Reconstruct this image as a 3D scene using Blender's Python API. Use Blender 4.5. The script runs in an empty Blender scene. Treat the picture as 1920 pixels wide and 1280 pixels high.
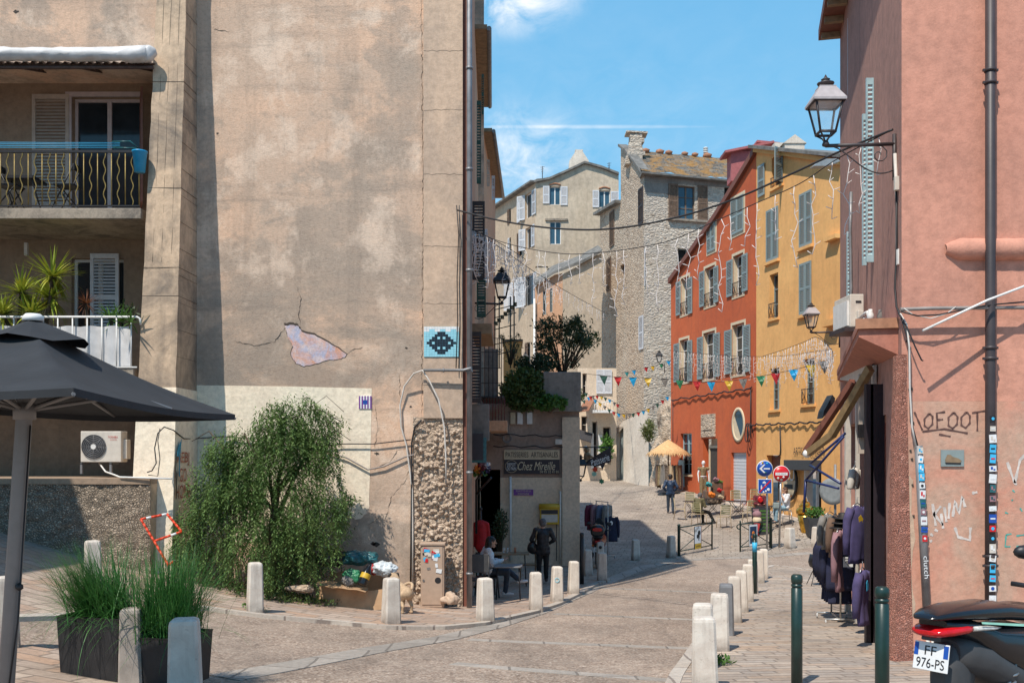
SUN, SKY = 5.0, .13
GAIN = 1.17
SKYTINT, CLOUDC = (1.0,1.0,1.0), (9.,9.,9.)
import bpy, bmesh, math, random
from mathutils import Vector, Matrix, geometry, noise
random.seed(11)
C = bpy.context.scene.collection
F, EYE, HOR = 1867.0, 2.7, 850.0          # focal length in photo pixels, eye height, horizon row
V = Vector
# ------------------------------------------------------------------ terrain
_T = [(-60,-1.7),(0,-1.9),(5,-2.12),(10,-2.5),(13.5,-2.72),(18,-3.0),(21,-3.2),(24,-3.35),(28,-3.46),(33,-3.48),(38,-3.2),(42,-2.95),(46,-2.74),(54,-2.3),(60,-1.85),(68,-1.2),(76,-.8),(95,-.3),(900,-.3)]
def smooth(t): t = max(0., min(1., t)); return t*t*(3-2*t)
def gz(x, y):
    b = _T[0][1]
    for (a, za), (c, zc) in zip(_T, _T[1:]):
        if a <= y <= c: b = za+(zc-za)*(y-a)/(c-a); break
    if x < 0: b += .018*min(-x, 11)**2*math.sqrt(max(0, min(y, 24))/20)*smooth((28-y)/6)
    if y > 34:
        fx = 8.62+(54-y)*.221                # the red and ochre fronts
        b += .40*smooth((x-fx+3.2)/3.0)*smooth((y-35)/4)*smooth((60-y)/6)
    return b+EYE
def P(px, py, Y): return V(((px-960)/F*Y, Y, EYE+(HOR-py)/F*Y))
def G(px, py, lo=4., hi=110.):                # where a sight line meets the ground
    prev = None; y = lo
    while y < hi:
        q = P(px, py, y); d = q.z-gz(q.x, q.y)
        if d <= 0:
            if prev is None: return V((q.x, q.y, gz(q.x, q.y)))
            a, b = prev, y
            for _ in range(30):
                m = (a+b)/2; q = P(px, py, m)
                if q.z-gz(q.x, q.y) > 0: a = m
                else: b = m
            q = P(px, py, b); return V((q.x, q.y, gz(q.x, q.y)))
        prev = y; y += .1
    q = P(px, py, hi); return V((q.x, q.y, gz(q.x, q.y)))
# ------------------------------------------------------------------ materials
def nt(name):
    m = bpy.data.materials.new(name); m.use_nodes = True
    t = m.node_tree; b = t.nodes['Principled BSDF']; return m, t, b
def N(t, typ, **kw):
    n = t.nodes.new(typ)
    for k, v in kw.items():
        if k in n.inputs: n.inputs[k].default_value = v
        else: setattr(n, k, v)
    return n
def col(c): return (c[0], c[1], c[2], 1)
def ramp(t, src, stops):
    r = N(t, 'ShaderNodeValToRGB'); e = r.color_ramp.elements
    while len(e) < len(stops): e.new(.5)
    for i, (p, c) in enumerate(stops):
        e[i].position = p; e[i].color = col(c) if not isinstance(c, (int, float)) else (c, c, c, 1)
    t.links.new(src, r.inputs[0]); return r.outputs[0]
def mixc(t, f, a, b, mode='MIX'):
    m = N(t, 'ShaderNodeMix', data_type='RGBA', blend_type=mode)
    for s, v in ((0, f), (6, a), (7, b)):
        if isinstance(v, (int, float)): m.inputs[s].default_value = v
        elif isinstance(v, tuple): m.inputs[s].default_value = col(v)
        else: t.links.new(v, m.inputs[s])
    return m.outputs[2]
def nz(t, co, scale, detail=4, rough=.55, dist=0.):
    n = N(t, 'ShaderNodeTexNoise'); n.inputs['Scale'].default_value = scale; n.inputs['Detail'].default_value = detail
    n.inputs['Roughness'].default_value = rough; n.inputs['Distortion'].default_value = dist
    t.links.new(co, n.inputs['Vector']); return n.outputs['Fac']
def mapped(t, sc, loc=(0,0,0), rot=(0,0,0)):
    tc = N(t, 'ShaderNodeTexCoord'); mp = N(t, 'ShaderNodeMapping')
    mp.inputs['Scale'].default_value = sc; mp.inputs['Location'].default_value = loc; mp.inputs['Rotation'].default_value = rot
    t.links.new(tc.outputs['Object'], mp.inputs[0]); return mp.outputs[0]
def bump(t, b, src, strength=.3, dist=.02):
    n = N(t, 'ShaderNodeBump'); n.inputs['Strength'].default_value = strength; n.inputs['Distance'].default_value = dist
    t.links.new(src, n.inputs['Height']); t.links.new(n.outputs[0], b.inputs['Normal']); return n
def gain(c, k=None): k = k or GAIN; return tuple(min(.86, x*k) for x in c)
def plain(name, c, rough=.6, metal=0., var=.18, scale=9., bs=.08, spec=None):
    m, t, b = nt(name); co = mapped(t, (1,1,1))
    f = nz(t, co, scale, 5); k = ramp(t, f, [(.3, 1-var), (.7, 1+var*.6)])
    cc = mixc(t, 1., col(c)[:3], k, 'MULTIPLY'); t.links.new(cc, b.inputs['Base Color'])
    b.inputs['Roughness'].default_value = rough; b.inputs['Metallic'].default_value = metal
    if bs: bump(t, b, nz(t, co, scale*6, 3), bs, .01)
    return m
def stucco(name, c, c2, dark, big=.35, mid=1.6, streak=.35, bs=.35, grime=.5, fine=26., bdist=.02, spots=.25):
    """rendered wall: two large tones, grey weathering clouds, vertical runs, fine grain"""
    c, c2, dark = gain(c), gain(c2), gain(dark)
    m, t, b = nt(name); co = mapped(t, (1,1,1)); cs = mapped(t, (2.2,2.2,.22))
    a = mixc(t, ramp(t, nz(t, co, big, 6, .6, .6), [(.38, 0), (.62, 1)]), c, c2)
    g = ramp(t, nz(t, co, mid*.55, 8, .68, 1.2), [(.44, 0), (.66, grime)])
    a = mixc(t, g, a, dark)
    s = ramp(t, nz(t, cs, 1.6, 5, .6), [(.5, 0), (.75, streak)])
    a = mixc(t, s, a, dark)
    sp = ramp(t, nz(t, co, mid*7, 6, .7), [(.28, 1-spots), (.6, 1.06)])
    a = mixc(t, 1., a, sp, 'MULTIPLY')
    t.links.new(a, b.inputs['Base Color']); b.inputs['Roughness'].default_value = .92
    h = mixc(t, .45, nz(t, co, fine, 5, .6), nz(t, co, mid*2.5, 6, .6)); bump(t, b, h, bs, bdist)
    return m
def rubble(name, stones, mortar, scale=4., bs=.9, bd=.06, zs=1.5, patch=None):
    stones = [gain(s) for s in stones]; mortar = gain(mortar); patch = gain(patch) if patch else None
    m, t, b = nt(name); co = mapped(t, (1,1,zs))
    nd = N(t, 'ShaderNodeTexNoise'); nd.inputs['Scale'].default_value = 3; t.links.new(co, nd.inputs['Vector'])
    wv = N(t, 'ShaderNodeVectorMath', operation='MULTIPLY_ADD'); t.links.new(nd.outputs['Color'], wv.inputs[0]); wv.inputs[1].default_value = (.25,.25,.25); t.links.new(co, wv.inputs[2])
    ve = N(t, 'ShaderNodeTexVoronoi', feature='DISTANCE_TO_EDGE'); ve.inputs['Scale'].default_value = scale; t.links.new(wv.outputs[0], ve.inputs['Vector'])
    vc = N(t, 'ShaderNodeTexVoronoi'); vc.inputs['Scale'].default_value = scale; t.links.new(wv.outputs[0], vc.inputs['Vector'])
    cell = ramp(t, vc.outputs['Color'], [(i/(len(stones)-1)*.7+.15, s) for i, s in enumerate(stones)])
    a = mixc(t, ramp(t, ve.outputs['Distance'], [(.02, 1), (.14, 0)]), cell, mortar)
    if patch: a = mixc(t, ramp(t, nz(t, co, .35, 6, .65), [(.46, 0), (.58, .85)]), a, patch)
    k = ramp(t, nz(t, co, 9, 6, .7), [(.25, .6), (.7, 1.1)]); a = mixc(t, 1., a, k, 'MULTIPLY')
    t.links.new(a, b.inputs['Base Color']); b.inputs['Roughness'].default_value = .95
    h = mixc(t, .4, ramp(t, ve.outputs['Distance'], [(0, 0), (.25, 1)]), nz(t, co, 14, 5, .7)); bump(t, b, h, bs, bd)
    return m
def paving(name, ca, cb, cc, mortar, w, h, rot=0., bs=.5, grime=.3, msize=.02):
    ca, cb, cc, mortar = gain(ca, 1.2), gain(cb, 1.18), gain(cc, 1.2), gain(mortar, 1.)
    m, t, b = nt(name); co = mapped(t, (1,1,1), (0,0,0), (0,0,rot))
    nd = N(t, 'ShaderNodeTexNoise'); nd.inputs['Scale'].default_value = 1.5; t.links.new(co, nd.inputs['Vector'])
    wv = N(t, 'ShaderNodeVectorMath', operation='MULTIPLY_ADD'); t.links.new(nd.outputs['Color'], wv.inputs[0]); wv.inputs[1].default_value = (.06,.06,.0); t.links.new(co, wv.inputs[2])
    br = N(t, 'ShaderNodeTexBrick'); br.offset = .37; br.squash = .7; br.squash_frequency = 3
    for k, v in (('Scale', 1.), ('Brick Width', w), ('Row Height', h), ('Mortar Size', msize), ('Mortar Smooth', .4)): br.inputs[k].default_value = v
    br.inputs['Color1'].default_value = (0,0,0,1); br.inputs['Color2'].default_value = (1,1,1,1); br.inputs['Mortar'].default_value = (.5,.5,.5,1)
    t.links.new(wv.outputs[0], br.inputs['Vector'])
    a = ramp(t, br.outputs['Color'], [(0, ca), (.5, cb), (1, cc)])
    a = mixc(t, br.outputs['Fac'], a, mortar)
    a = mixc(t, ramp(t, nz(t, co, .45, 7, .65, .8), [(.42, 0), (.62, grime)]), a, (mortar[0]*.8, mortar[1]*.8, mortar[2]*.8))
    a = mixc(t, 1., a, ramp(t, nz(t, co, 14, 6, .75), [(.25, .68), (.7, 1.12)]), 'MULTIPLY')
    t.links.new(a, b.inputs['Base Color']); b.inputs['Roughness'].default_value = .85
    inv = N(t, 'ShaderNodeMath', operation='SUBTRACT'); inv.inputs[0].default_value = 1; t.links.new(br.outputs['Fac'], inv.inputs[1])
    bump(t, b, mixc(t, .35, inv.outputs[0], nz(t, co, 30, 4, .7)), bs, .015)
    return m
def aggregate(name):
    m, t, b = nt(name); co = mapped(t, (1,1,1))
    vo = N(t, 'ShaderNodeTexVoronoi'); vo.inputs['Scale'].default_value = 38; t.links.new(co, vo.inputs['Vector'])
    a = ramp(t, vo.outputs['Color'], [(.1, (.17,.12,.09)), (.45, (.335,.24,.18)), (.75, (.47,.36,.28)), (1, (.68,.57,.47))])
    a = mixc(t, ramp(t, nz(t, co, .5, 8, .7, 1.), [(.38, 0), (.7, .65)]), a, (.205,.157,.125))
    a = mixc(t, ramp(t, nz(t, co, 2.2, 8, .7), [(.43, 0), (.7, .55)]), a, (.43,.34,.27))
    a = mixc(t, 1., a, ramp(t, nz(t, co, 9, 6, .8), [(.3, .7), (.7, 1.15)]), 'MULTIPLY')
    a = mixc(t, 1., a, ramp(t, nz(t, mapped(t, (.5,.16,1), (3,1,0), (0,0,-.25)), 1.1, 8, .7, .6), [(.36, .74), (.52, 1.0), (.68, 1.16)]), 'MULTIPLY')
    a = mixc(t, ramp(t, nz(t, co, 1.3, 9, .8, 1.5), [(.64, 0), (.70, .6)]), a, (.12,.095,.08))
    t.links.new(a, b.inputs['Base Color']); b.inputs['Roughness'].default_value = .9
    bump(t, b, mixc(t, .5, vo.outputs['Distance'], nz(t, co, 60, 3, .7)), .5, .012)
    return m
def leafmat(name, cs, rough=.5, trans=.25, scale=3.):
    m, t, b = nt(name); co = mapped(t, (1,1,1))
    a = ramp(t, nz(t, co, scale, 4, .7), [(.25+.5*i/(len(cs)-1), c) for i, c in enumerate(cs)])
    t.links.new(a, b.inputs['Base Color']); b.inputs['Roughness'].default_value = rough
    out = t.nodes['Material Output']; tr = N(t, 'ShaderNodeBsdfTranslucent'); t.links.new(a, tr.inputs['Color'])
    mx = N(t, 'ShaderNodeMixShader'); mx.inputs[0].default_value = trans
    t.links.new(b.outputs[0], mx.inputs[1]); t.links.new(tr.outputs[0], mx.inputs[2]); t.links.new(mx.outputs[0], out.inputs['Surface'])
    return m
def glassmat(name, c=(.035,.045,.055), rough=.08):
    m, t, b = nt(name); co = mapped(t, (1,1,1))
    a = ramp(t, nz(t, co, 1.3, 3), [(.3, (c[0]*.5, c[1]*.5, c[2]*.5)), (.7, c)]); t.links.new(a, b.inputs['Base Color'])
    b.inputs['Roughness'].default_value = rough; b.inputs['IOR'].default_value = 1.5
    bump(t, b, nz(t, co, 2.5, 2), .05, .02); return m
def lantern_glass(name):
    m, t, b = nt(name); b.inputs['Base Color'].default_value = (.9,.92,.92,1); b.inputs['Roughness'].default_value = .05
    out = t.nodes['Material Output']; tr = N(t, 'ShaderNodeBsdfTransparent'); mx = N(t, 'ShaderNodeMixShader'); co = mapped(t, (1,1,1))
    k = ramp(t, nz(t, co, 8, 3), [(.3, .80), (.7, .92)]); t.links.new(k, mx.inputs[0])
    t.links.new(b.outputs[0], mx.inputs[1]); t.links.new(tr.outputs[0], mx.inputs[2]); t.links.new(mx.outputs[0], out.inputs['Surface']); return m
M = {}
# walls
M['blind'] = stucco('blind_wall_render', (.58,.40,.285), (.45,.325,.245), (.29,.235,.2), big=.22, mid=.75, streak=.35, grime=.65, bs=.5)
def weathered():
    m, t, b = nt('blind_wall_render'); co = mapped(t, (1,1,1)); cw = mapped(t, (.55,1,1.)); cs = mapped(t, (1.6,1.6,.16)); ch = mapped(t, (.25,1,2.2))
    a = mixc(t, ramp(t, nz(t, cw, .35, 7, .62, .9), [(.44, 0), (.56, 1)]), (.70,.465,.325), (.57,.41,.305))
    a = mixc(t, ramp(t, nz(t, cw, .42, 9, .68, .35), [(.49, 0), (.53, .5), (.66, .75)]), a, (.315,.265,.22))      # cement repairs with an edge
    a = mixc(t, ramp(t, nz(t, co, .8, 9, .7, .25), [(.51, 0), (.59, .45), (.75, .65)]), a, (.84,.66,.52))            # bleached areas
    a = mixc(t, ramp(t, nz(t, ch, .7, 8, .7, .5), [(.54, 0), (.68, .5)]), a, (.25,.20,.165))                       # level stains
    a = mixc(t, ramp(t, nz(t, cs, 1.1, 7, .65, .3), [(.52, 0), (.72, .45)]), a, (.23,.185,.15))                   # rain runs
    ge = N(t, 'ShaderNodeNewGeometry'); sx = N(t, 'ShaderNodeSeparateXYZ'); t.links.new(ge.outputs['Position'], sx.inputs[0])
    zb = ramp(t, (lambda n: (setattr(n, 'operation', 'MULTIPLY_ADD'), t.links.new(sx.outputs[2], n.inputs[0]), setattr(n.inputs[1], 'default_value', .05), setattr(n.inputs[2], 'default_value', .05))and n.outputs[0])(N(t, 'ShaderNodeMath')), [(.17, .15), (.25, .9), (.30, .75), (.40, .0)])
    wet = mixc(t, 1., zb, ramp(t, nz(t, cw, .6, 8, .68, 1.2), [(.42, 0), (.58, .8)]), 'MULTIPLY'); a = mixc(t, wet, a, (.26,.22,.185))
    a = mixc(t, 1., a, ramp(t, nz(t, co, 13, 7, .78), [(.26, .66), (.5, 1.0), (.75, 1.12)]), 'MULTIPLY')
    a = mixc(t, ramp(t, nz(t, co, 5, 8, .8), [(.66, 0), (.72, .7)]), a, (.24,.19,.15))                             # pits
    t.links.new(a, b.inputs['Base Color']); b.inputs['Roughness'].default_value = .95
    bump(t, b, mixc(t, .5, nz(t, co, 30, 5, .7), nz(t, cw, 3.5, 9, .72)), .7, .03); return m
M['blind'] = weathered()
M['pilaster'] = stucco('pilaster_render', (.54,.385,.275), (.46,.335,.245), (.28,.22,.18), big=.5, mid=1.2, grime=.45, bs=.5)
M['buttress'] = stucco('buttress_concrete', (.54,.39,.265), (.43,.315,.22), (.14,.115,.095), big=.6, mid=1.1, streak=.6, grime=.85, bs=.5)
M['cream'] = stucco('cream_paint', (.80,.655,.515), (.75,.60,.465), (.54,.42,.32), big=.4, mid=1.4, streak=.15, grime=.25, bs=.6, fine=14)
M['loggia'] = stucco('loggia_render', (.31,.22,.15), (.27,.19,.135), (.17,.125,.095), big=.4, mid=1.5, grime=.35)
M['roughwall'] = rubble('roughcast_wall', [(.40,.31,.23), (.52,.41,.31), (.28,.22,.165)], (.2,.16,.12), scale=22, bs=1., bd=.05, zs=1.4)
M['pebble'] = rubble('exposed_rubble', [(.50,.37,.27), (.58,.46,.36), (.38,.28,.21), (.48,.36,.27)], (.38,.28,.2), scale=13, bs=.8, bd=.04, zs=1.1)
M['pink'] = stucco('pink_render', (.56,.262,.185), (.50,.225,.16), (.38,.185,.135), big=.3, mid=1.1, streak=.3, grime=.45, bs=.45, spots=.22)
M['pinkworn'] = stucco('worn_pink_render', (.52,.235,.165), (.50,.27,.19), (.42,.30,.225), big=.7, mid=1.6, streak=.1, grime=.75, bs=.5, spots=.2)
M['pinkside'] = stucco('pink_side_render', (.47,.24,.185), (.37,.195,.155), (.23,.13,.11), big=.4, mid=1., streak=.6, grime=.3, bs=.3)
M['pinkrough'] = rubble('rough_pink_plinth', [(.50,.22,.16), (.42,.17,.12), (.56,.28,.21)], (.36,.15,.11), scale=30, bs=.9, bd=.03)
M['soffit'] = stucco('canopy_paint', (.42,.17,.12), (.37,.15,.105), (.25,.1,.075), grime=.3, bs=.3)
M['red'] = stucco('red_lime_wash', (.50,.108,.034), (.43,.086,.028), (.31,.07,.032), big=.25, mid=.9, streak=.45, grime=.4, bs=.2, spots=.1)
M['ochre'] = stucco('ochre_lime_wash', (.76,.40,.145), (.68,.355,.125), (.47,.23,.08), big=.25, mid=.9, streak=.4, grime=.35, bs=.2, spots=.08)
M['stone'] = rubble('fieldstone_wall', [(.40,.29,.20), (.60,.49,.38), (.28,.20,.145), (.55,.43,.32), (.42,.32,.24)], (.50,.39,.29), scale=3.4, bs=.8, bd=.08, zs=1.9, patch=(.55,.43,.32))
M['stonepale'] = rubble('pale_fieldstone_wall', [(.62,.53,.43), (.44,.355,.28), (.70,.61,.51), (.33,.26,.2)], (.58,.49,.39), scale=3.4, bs=.8, bd=.08, zs=2.2, patch=(.5,.43,.36))
M['white_render'] = stucco('white_render', (.66,.58,.49), (.58,.5,.42), (.42,.35,.28), big=.6, mid=1.2, grime=.4, streak=.3, bs=.5)
M['grey_house'] = stucco('grey_house_render', (.52,.425,.32), (.44,.35,.255), (.28,.23,.18), big=.22, mid=.5, streak=.55, grime=.6, bs=.5)
M['grey_side'] = stucco('grey_house_side_render', (.52,.39,.27), (.45,.335,.23), (.3,.23,.17), big=.3, mid=.7, streak=.4, grime=.4, bs=.5)
M['lean'] = stucco('lean_to_render', (.46,.37,.275), (.41,.325,.24), (.28,.23,.18), big=.3, mid=.7, grime=.4)
M['orange'] = stucco('orange_wash', (.54,.31,.185), (.48,.27,.16), (.36,.21,.14), grime=.35)
M['salmon'] = stucco('salmon_render', (.55,.26,.15), (.46,.22,.13), (.3,.16,.1), grime=.4, streak=.4)
M['yellow'] = stucco('yellow_render', (.60,.34,.07), (.54,.30,.06), (.35,.2,.07), grime=.3)
M['brownred'] = plain('oxide_red_paint', (.20,.07,.045), .7)
M['cafe'] = stucco('cafe_wall_render', (.66,.53,.40), (.60,.47,.345), (.4,.32,.24), big=.6, mid=1.6, grime=.35, bs=.5, fine=40)
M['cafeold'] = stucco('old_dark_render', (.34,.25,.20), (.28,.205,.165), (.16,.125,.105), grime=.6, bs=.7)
M['pot_concrete'] = stucco('planter_concrete', (.26,.23,.2), (.22,.19,.165), (.12,.105,.095), grime=.5, streak=.6)
M['peel'] = stucco('peeled_plaster', (.56,.44,.42), (.36,.38,.50), (.55,.25,.14), big=4.5, mid=5., grime=.9, streak=.1, bs=.7)
M['crack'] = plain('crack_shadow', (.07,.055,.045), .95)
M['slabedge'] = stucco('slab_concrete', (.36,.3,.23), (.26,.21,.17), (.09,.08,.07), mid=3., grime=.8, bs=.5)
# ground
M['road'] = aggregate('exposed_aggregate')
M['pave'] = paving('pink_slab_paving', (.40,.26,.18), (.33,.25,.2), (.44,.34,.27), (.25,.19,.15), .62, .26, math.radians(14), grime=.35)
M['pave2'] = paving('striped_slab_paving', (.42,.30,.215), (.34,.29,.25), (.49,.39,.305), (.25,.195,.155), .58, .17, math.radians(-6), grime=.5)
M['setts'] = paving('street_setts', (.34,.275,.22), (.40,.335,.275), (.29,.235,.19), (.19,.155,.125), .42, .17, math.radians(12), grime=.45)
M['band'] = paving('pale_stone_band', (.33,.285,.245), (.38,.33,.285), (.29,.255,.22), (.2,.17,.145), .8, .9, 0, grime=.5)
M['kerb'] = paving('kerb_stone', (.42,.36,.30), (.46,.40,.34), (.37,.31,.26), (.25,.2,.17), .9, 2., 0, grime=.3)
# small things
M['conc'] = stucco('bollard_concrete', (.60,.53,.46), (.54,.47,.40), (.33,.28,.24), big=3, mid=5, streak=.55, grime=.4, bs=.4, fine=70, bdist=.006)
def bollardmat():
    m, t, b = nt('bollard_stone'); co = mapped(t, (1,1,1)); oi = N(t, 'ShaderNodeObjectInfo'); ad = N(t, 'ShaderNodeVectorMath', operation='MULTIPLY_ADD'); t.links.new(oi.outputs['Random'], ad.inputs[0]); ad.inputs[1].default_value = (40,40,40); t.links.new(co, ad.inputs[2]); v = ad.outputs[0]
    a = mixc(t, ramp(t, nz(t, v, 3.5, 6, .7, .6), [(.4, 0), (.62, 1)]), (.70,.63,.55), (.58,.50,.43))
    sm = N(t, 'ShaderNodeMapping'); sm.inputs['Scale'].default_value = (14,14,1.1); t.links.new(v, sm.inputs[0])
    a = mixc(t, ramp(t, nz(t, sm.outputs[0], 1., 5, .65), [(.5, 0), (.72, .55)]), a, (.34,.28,.235))
    a = mixc(t, ramp(t, nz(t, v, 16, 6, .75), [(.60, 0), (.68, .6)]), a, (.30,.25,.21))
    sz = N(t, 'ShaderNodeSeparateXYZ'); t.links.new(co, sz.inputs[0]); nn = mixc(t, 1., ramp(t, sz.outputs[2], [(.0, 1), (.10, .6), (.24, 0)]), ramp(t, nz(t, v, 9, 5, .7), [(.3, .35), (.6, 1)]), 'MULTIPLY')
    a = mixc(t, nn, a, (.17,.135,.11)); hv = N(t, 'ShaderNodeMapRange'); t.links.new(oi.outputs['Random'], hv.inputs[0]); hv.inputs[3].default_value = .86; hv.inputs[4].default_value = 1.06
    a = mixc(t, 1., a, hv.outputs[0], 'MULTIPLY'); t.links.new(a, b.inputs['Base Color']); b.inputs['Roughness'].default_value = .9
    bump(t, b, mixc(t, .5, nz(t, v, 60, 4, .7), nz(t, v, 11, 5, .7)), .5, .008); return m
M['bollard'] = bollardmat()
M['green_metal'] = plain('dark_green_paint', (.012,.035,.03), .35, var=.3, scale=5)
M['iron'] = plain('black_iron', (.018,.017,.02), .45, var=.35)
M['darkiron'] = plain('brown_black_iron', (.05,.038,.04), .5, var=.3, scale=3)
M['steel'] = plain('galvanised_steel', (.42,.42,.42), .35, .85, var=.3)
M['grey_pipe'] = plain('grey_zinc_pipe', (.25,.245,.25), .5, .4, var=.3, scale=4)
M['alu'] = plain('brushed_aluminium', (.55,.53,.5), .35, .7)
M['white'] = plain('white_paint', (.74,.72,.69), .5, var=.12)
M['offwhite'] = plain('cream_plastic', (.62,.56,.49), .5, var=.12)
M['mauvewhite'] = plain('pale_pink_frame', (.56,.47,.46), .5, var=.1)
M['shut_tan'] = plain('tan_shutter_paint', (.50,.41,.34), .6, var=.15)
M['shut_red'] = plain('russet_shutter_paint', (.25,.11,.08), .6)
M['shut_grey'] = plain('grey_green_shutter_paint', (.25,.30,.295), .55, var=.12)
M['shut_white'] = plain('white_shutter_paint', (.62,.62,.64), .55, var=.12)
M['shut_brown'] = plain('weathered_brown_shutter', (.19,.12,.08), .75, var=.4, scale=6)
M['shut_blue'] = plain('pale_blue_shutter', (.36,.50,.54), .55, var=.12)
M['shut_green'] = plain('bottle_green_shutter', (.025,.085,.06), .55)
M['shut_dark'] = plain('dark_brown_shutter', (.045,.032,.03), .6)
M['trim'] = plain('cream_trim', (.68,.55,.38), .8, var=.12)
M['glass'] = glassmat('window_glass')
M['glassblue'] = glassmat('sky_lit_glass', (.05,.12,.18))
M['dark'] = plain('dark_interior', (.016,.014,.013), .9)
M['dim'] = plain('dim_interior', (.06,.048,.04), .9)
M['slate'] = None
M['black_cloth'] = plain('charcoal_canvas', (.022,.024,.028), .85, var=.25, scale=4, bs=.2)
M['grey_pole'] = plain('grey_powder_coat', (.22,.215,.215), .45, var=.1)
M['planter'] = plain('black_planter', (.018,.017,.018), .6, var=.4, scale=6)
M['wood'] = plain('brown_wood', (.28,.19,.11), .7, var=.35, scale=7)
M['woodpost'] = plain('weathered_post', (.34,.29,.25), .85, var=.3, scale=6)
M['gold'] = plain('gold_balusters', (.33,.23,.07), .45, .3, var=.4)
M['goldshine'] = plain('gold_lacquer', (.62,.36,.06), .25, .8, var=.25)
M['blue_plastic'] = plain('bright_blue_plastic', (.01,.30,.58), .4, var=.1)
M['cyan'] = plain('cyan_sticker', (.05,.45,.75), .5, var=.1)
M['blue_sign'] = plain('sign_blue', (.012,.075,.38), .35, var=.08)
M['red_sign'] = plain('sign_red', (.60,.015,.02), .35, var=.08)
M['white_sign'] = plain('sign_white', (.74,.74,.74), .4, var=.06)
M['grey_back'] = plain('mirror_back_grey', (.26,.29,.31), .5)
M['orange_red'] = plain('warning_red', (.70,.055,.015), .45, var=.1)
M['cable_black'] = plain('black_cable', (.02,.018,.02), .6)
M['cable_white'] = plain('white_cable', (.62,.57,.52), .6)
M['cable_grey'] = plain('grey_cable', (.28,.24,.22), .6)
M['led'] = plain('icicle_light_plastic', (.76,.70,.68), .5, var=.08)
M['straw'] = plain('dry_straw', (.68,.42,.20), .85, var=.35, scale=18)
M['yellow_box'] = plain('postal_yellow', (.58,.36,.025), .45, var=.15)
M['cardboard'] = plain('cardboard', (.44,.27,.15), .85, var=.2, scale=5)
M['bag_black'] = plain('black_bin_bag', (.015,.016,.017), .3)
M['bag_teal'] = plain('teal_bin_bag', (.02,.12,.135), .35, var=.5, scale=14)
M['bag_green'] = plain('green_bag', (.03,.19,.085), .4, var=.4)
M['bag_white'] = plain('white_carrier_bag', (.62,.66,.68), .45, var=.3, scale=10)
M['rag_red'] = plain('red_rag', (.36,.03,.03), .8)
M['cabinet'] = plain('beige_cabinet', (.45,.32,.235), .55, var=.1)
M['olive_metal'] = plain('olive_chair_slats', (.26,.24,.13), .5, var=.1)
M['tan_seat'] = plain('tan_chair_resin', (.46,.36,.23), .55, var=.1)
M['tile_blue'] = plain('pale_blue_tile', (.30,.62,.72), .3, var=.12, scale=20)
M['tile_black'] = plain('black_tile', (.012,.016,.025), .3)
M['tile_white'] = plain('white_tile', (.78,.78,.78), .3)
M['purple'] = plain('purple_tile', (.20,.05,.28), .4)
M['board_dark'] = plain('dark_board', (.028,.02,.026), .5, var=.15)
M['board_cream'] = plain('cream_board', (.56,.45,.30), .6, var=.12)
M['letter_cream'] = plain('cream_lettering', (.62,.52,.36), .6, var=.05)
M['letter_black'] = plain('black_lettering', (.015,.014,.016), .6, var=.05)
M['letter_white'] = plain('white_lettering', (.76,.76,.76), .6, var=.05)
M['letter_red'] = plain('red_lettering', (.5,.03,.03), .6, var=.05)
M['paint_red'] = plain('faded_red_spray', (.42,.11,.06), .9, var=.3)
M['paint_black'] = plain('thin_black_spray', (.13,.065,.055), .9, var=.4)
M['paint_white'] = plain('white_spray', (.66,.58,.53), .9, var=.3)
M['paint_teal'] = plain('teal_spray', (.10,.42,.36), .9, var=.3)
M['paint_blue'] = plain('blue_spray', (.05,.28,.42), .9)
M['skin'] = plain('skin', (.50,.28,.19), .55, var=.1, bs=.03)
M['hair_dark'] = plain('dark_hair', (.018,.013,.011), .55, var=.4, scale=30)
M['hair_grey'] = plain('grey_hair', (.11,.10,.10), .6, var=.4, scale=30)
M['hair_brown'] = plain('brown_hair', (.09,.04,.02), .55, var=.4, scale=30)
M['navy'] = plain('navy_cotton', (.014,.016,.045), .85, var=.35, scale=7, bs=.3)
M['navyjacket'] = plain('navy_nylon', (.012,.035,.085), .5, var=.35, scale=7, bs=.3)
M['jeans'] = plain('dark_denim', (.03,.045,.07), .85, var=.3, scale=8, bs=.3)
M['jeans_light'] = plain('light_denim', (.25,.38,.46), .85, var=.25, scale=8, bs=.3)
M['trouser_black'] = plain('black_trousers', (.012,.012,.014), .85, var=.3, bs=.3)
M['puffer'] = plain('patterned_black_puffer', (.022,.022,.026), .6, var=.9, scale=14, bs=.4)
M['olive'] = plain('olive_jacket_cloth', (.13,.11,.055), .9, var=.3, bs=.3)
M['maroon'] = plain('maroon_cloth', (.14,.02,.03), .9, var=.3)
M['red_cloth'] = plain('red_coat_cloth', (.42,.012,.016), .8, var=.25)
M['white_cloth'] = plain('white_cotton', (.68,.68,.70), .85, var=.15, bs=.3)
M['grey_cloth'] = plain('grey_cloth', (.20,.185,.17), .9, var=.3)
M['mauve_cloth'] = plain('purple_hoodie_cloth', (.07,.055,.14), .9, var=.25)
M['pink_cloth'] = plain('dusty_pink_cloth', (.30,.16,.18), .9)
M['burg_cloth'] = plain('burgundy_cloth', (.16,.02,.05), .9)
M['blue_cloth'] = plain('slate_blue_cloth', (.13,.16,.24), .9)
M['brown_cloth'] = plain('brown_cloth', (.15,.09,.06), .9)
M['teal_cloth'] = plain('teal_cloth', (.03,.24,.25), .9)
M['orange_cloth'] = plain('orange_cloth', (.62,.17,.02), .9)
M['leopard'] = plain('leopard_print_cloth', (.26,.19,.10), .9, var=.75, scale=28)
M['mixcloth'] = plain('mixed_scarf_cloth', (.16,.12,.09), .9, var=.8, scale=16)
M['shoe_white'] = plain('white_shoe', (.68,.65,.64), .6)
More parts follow.
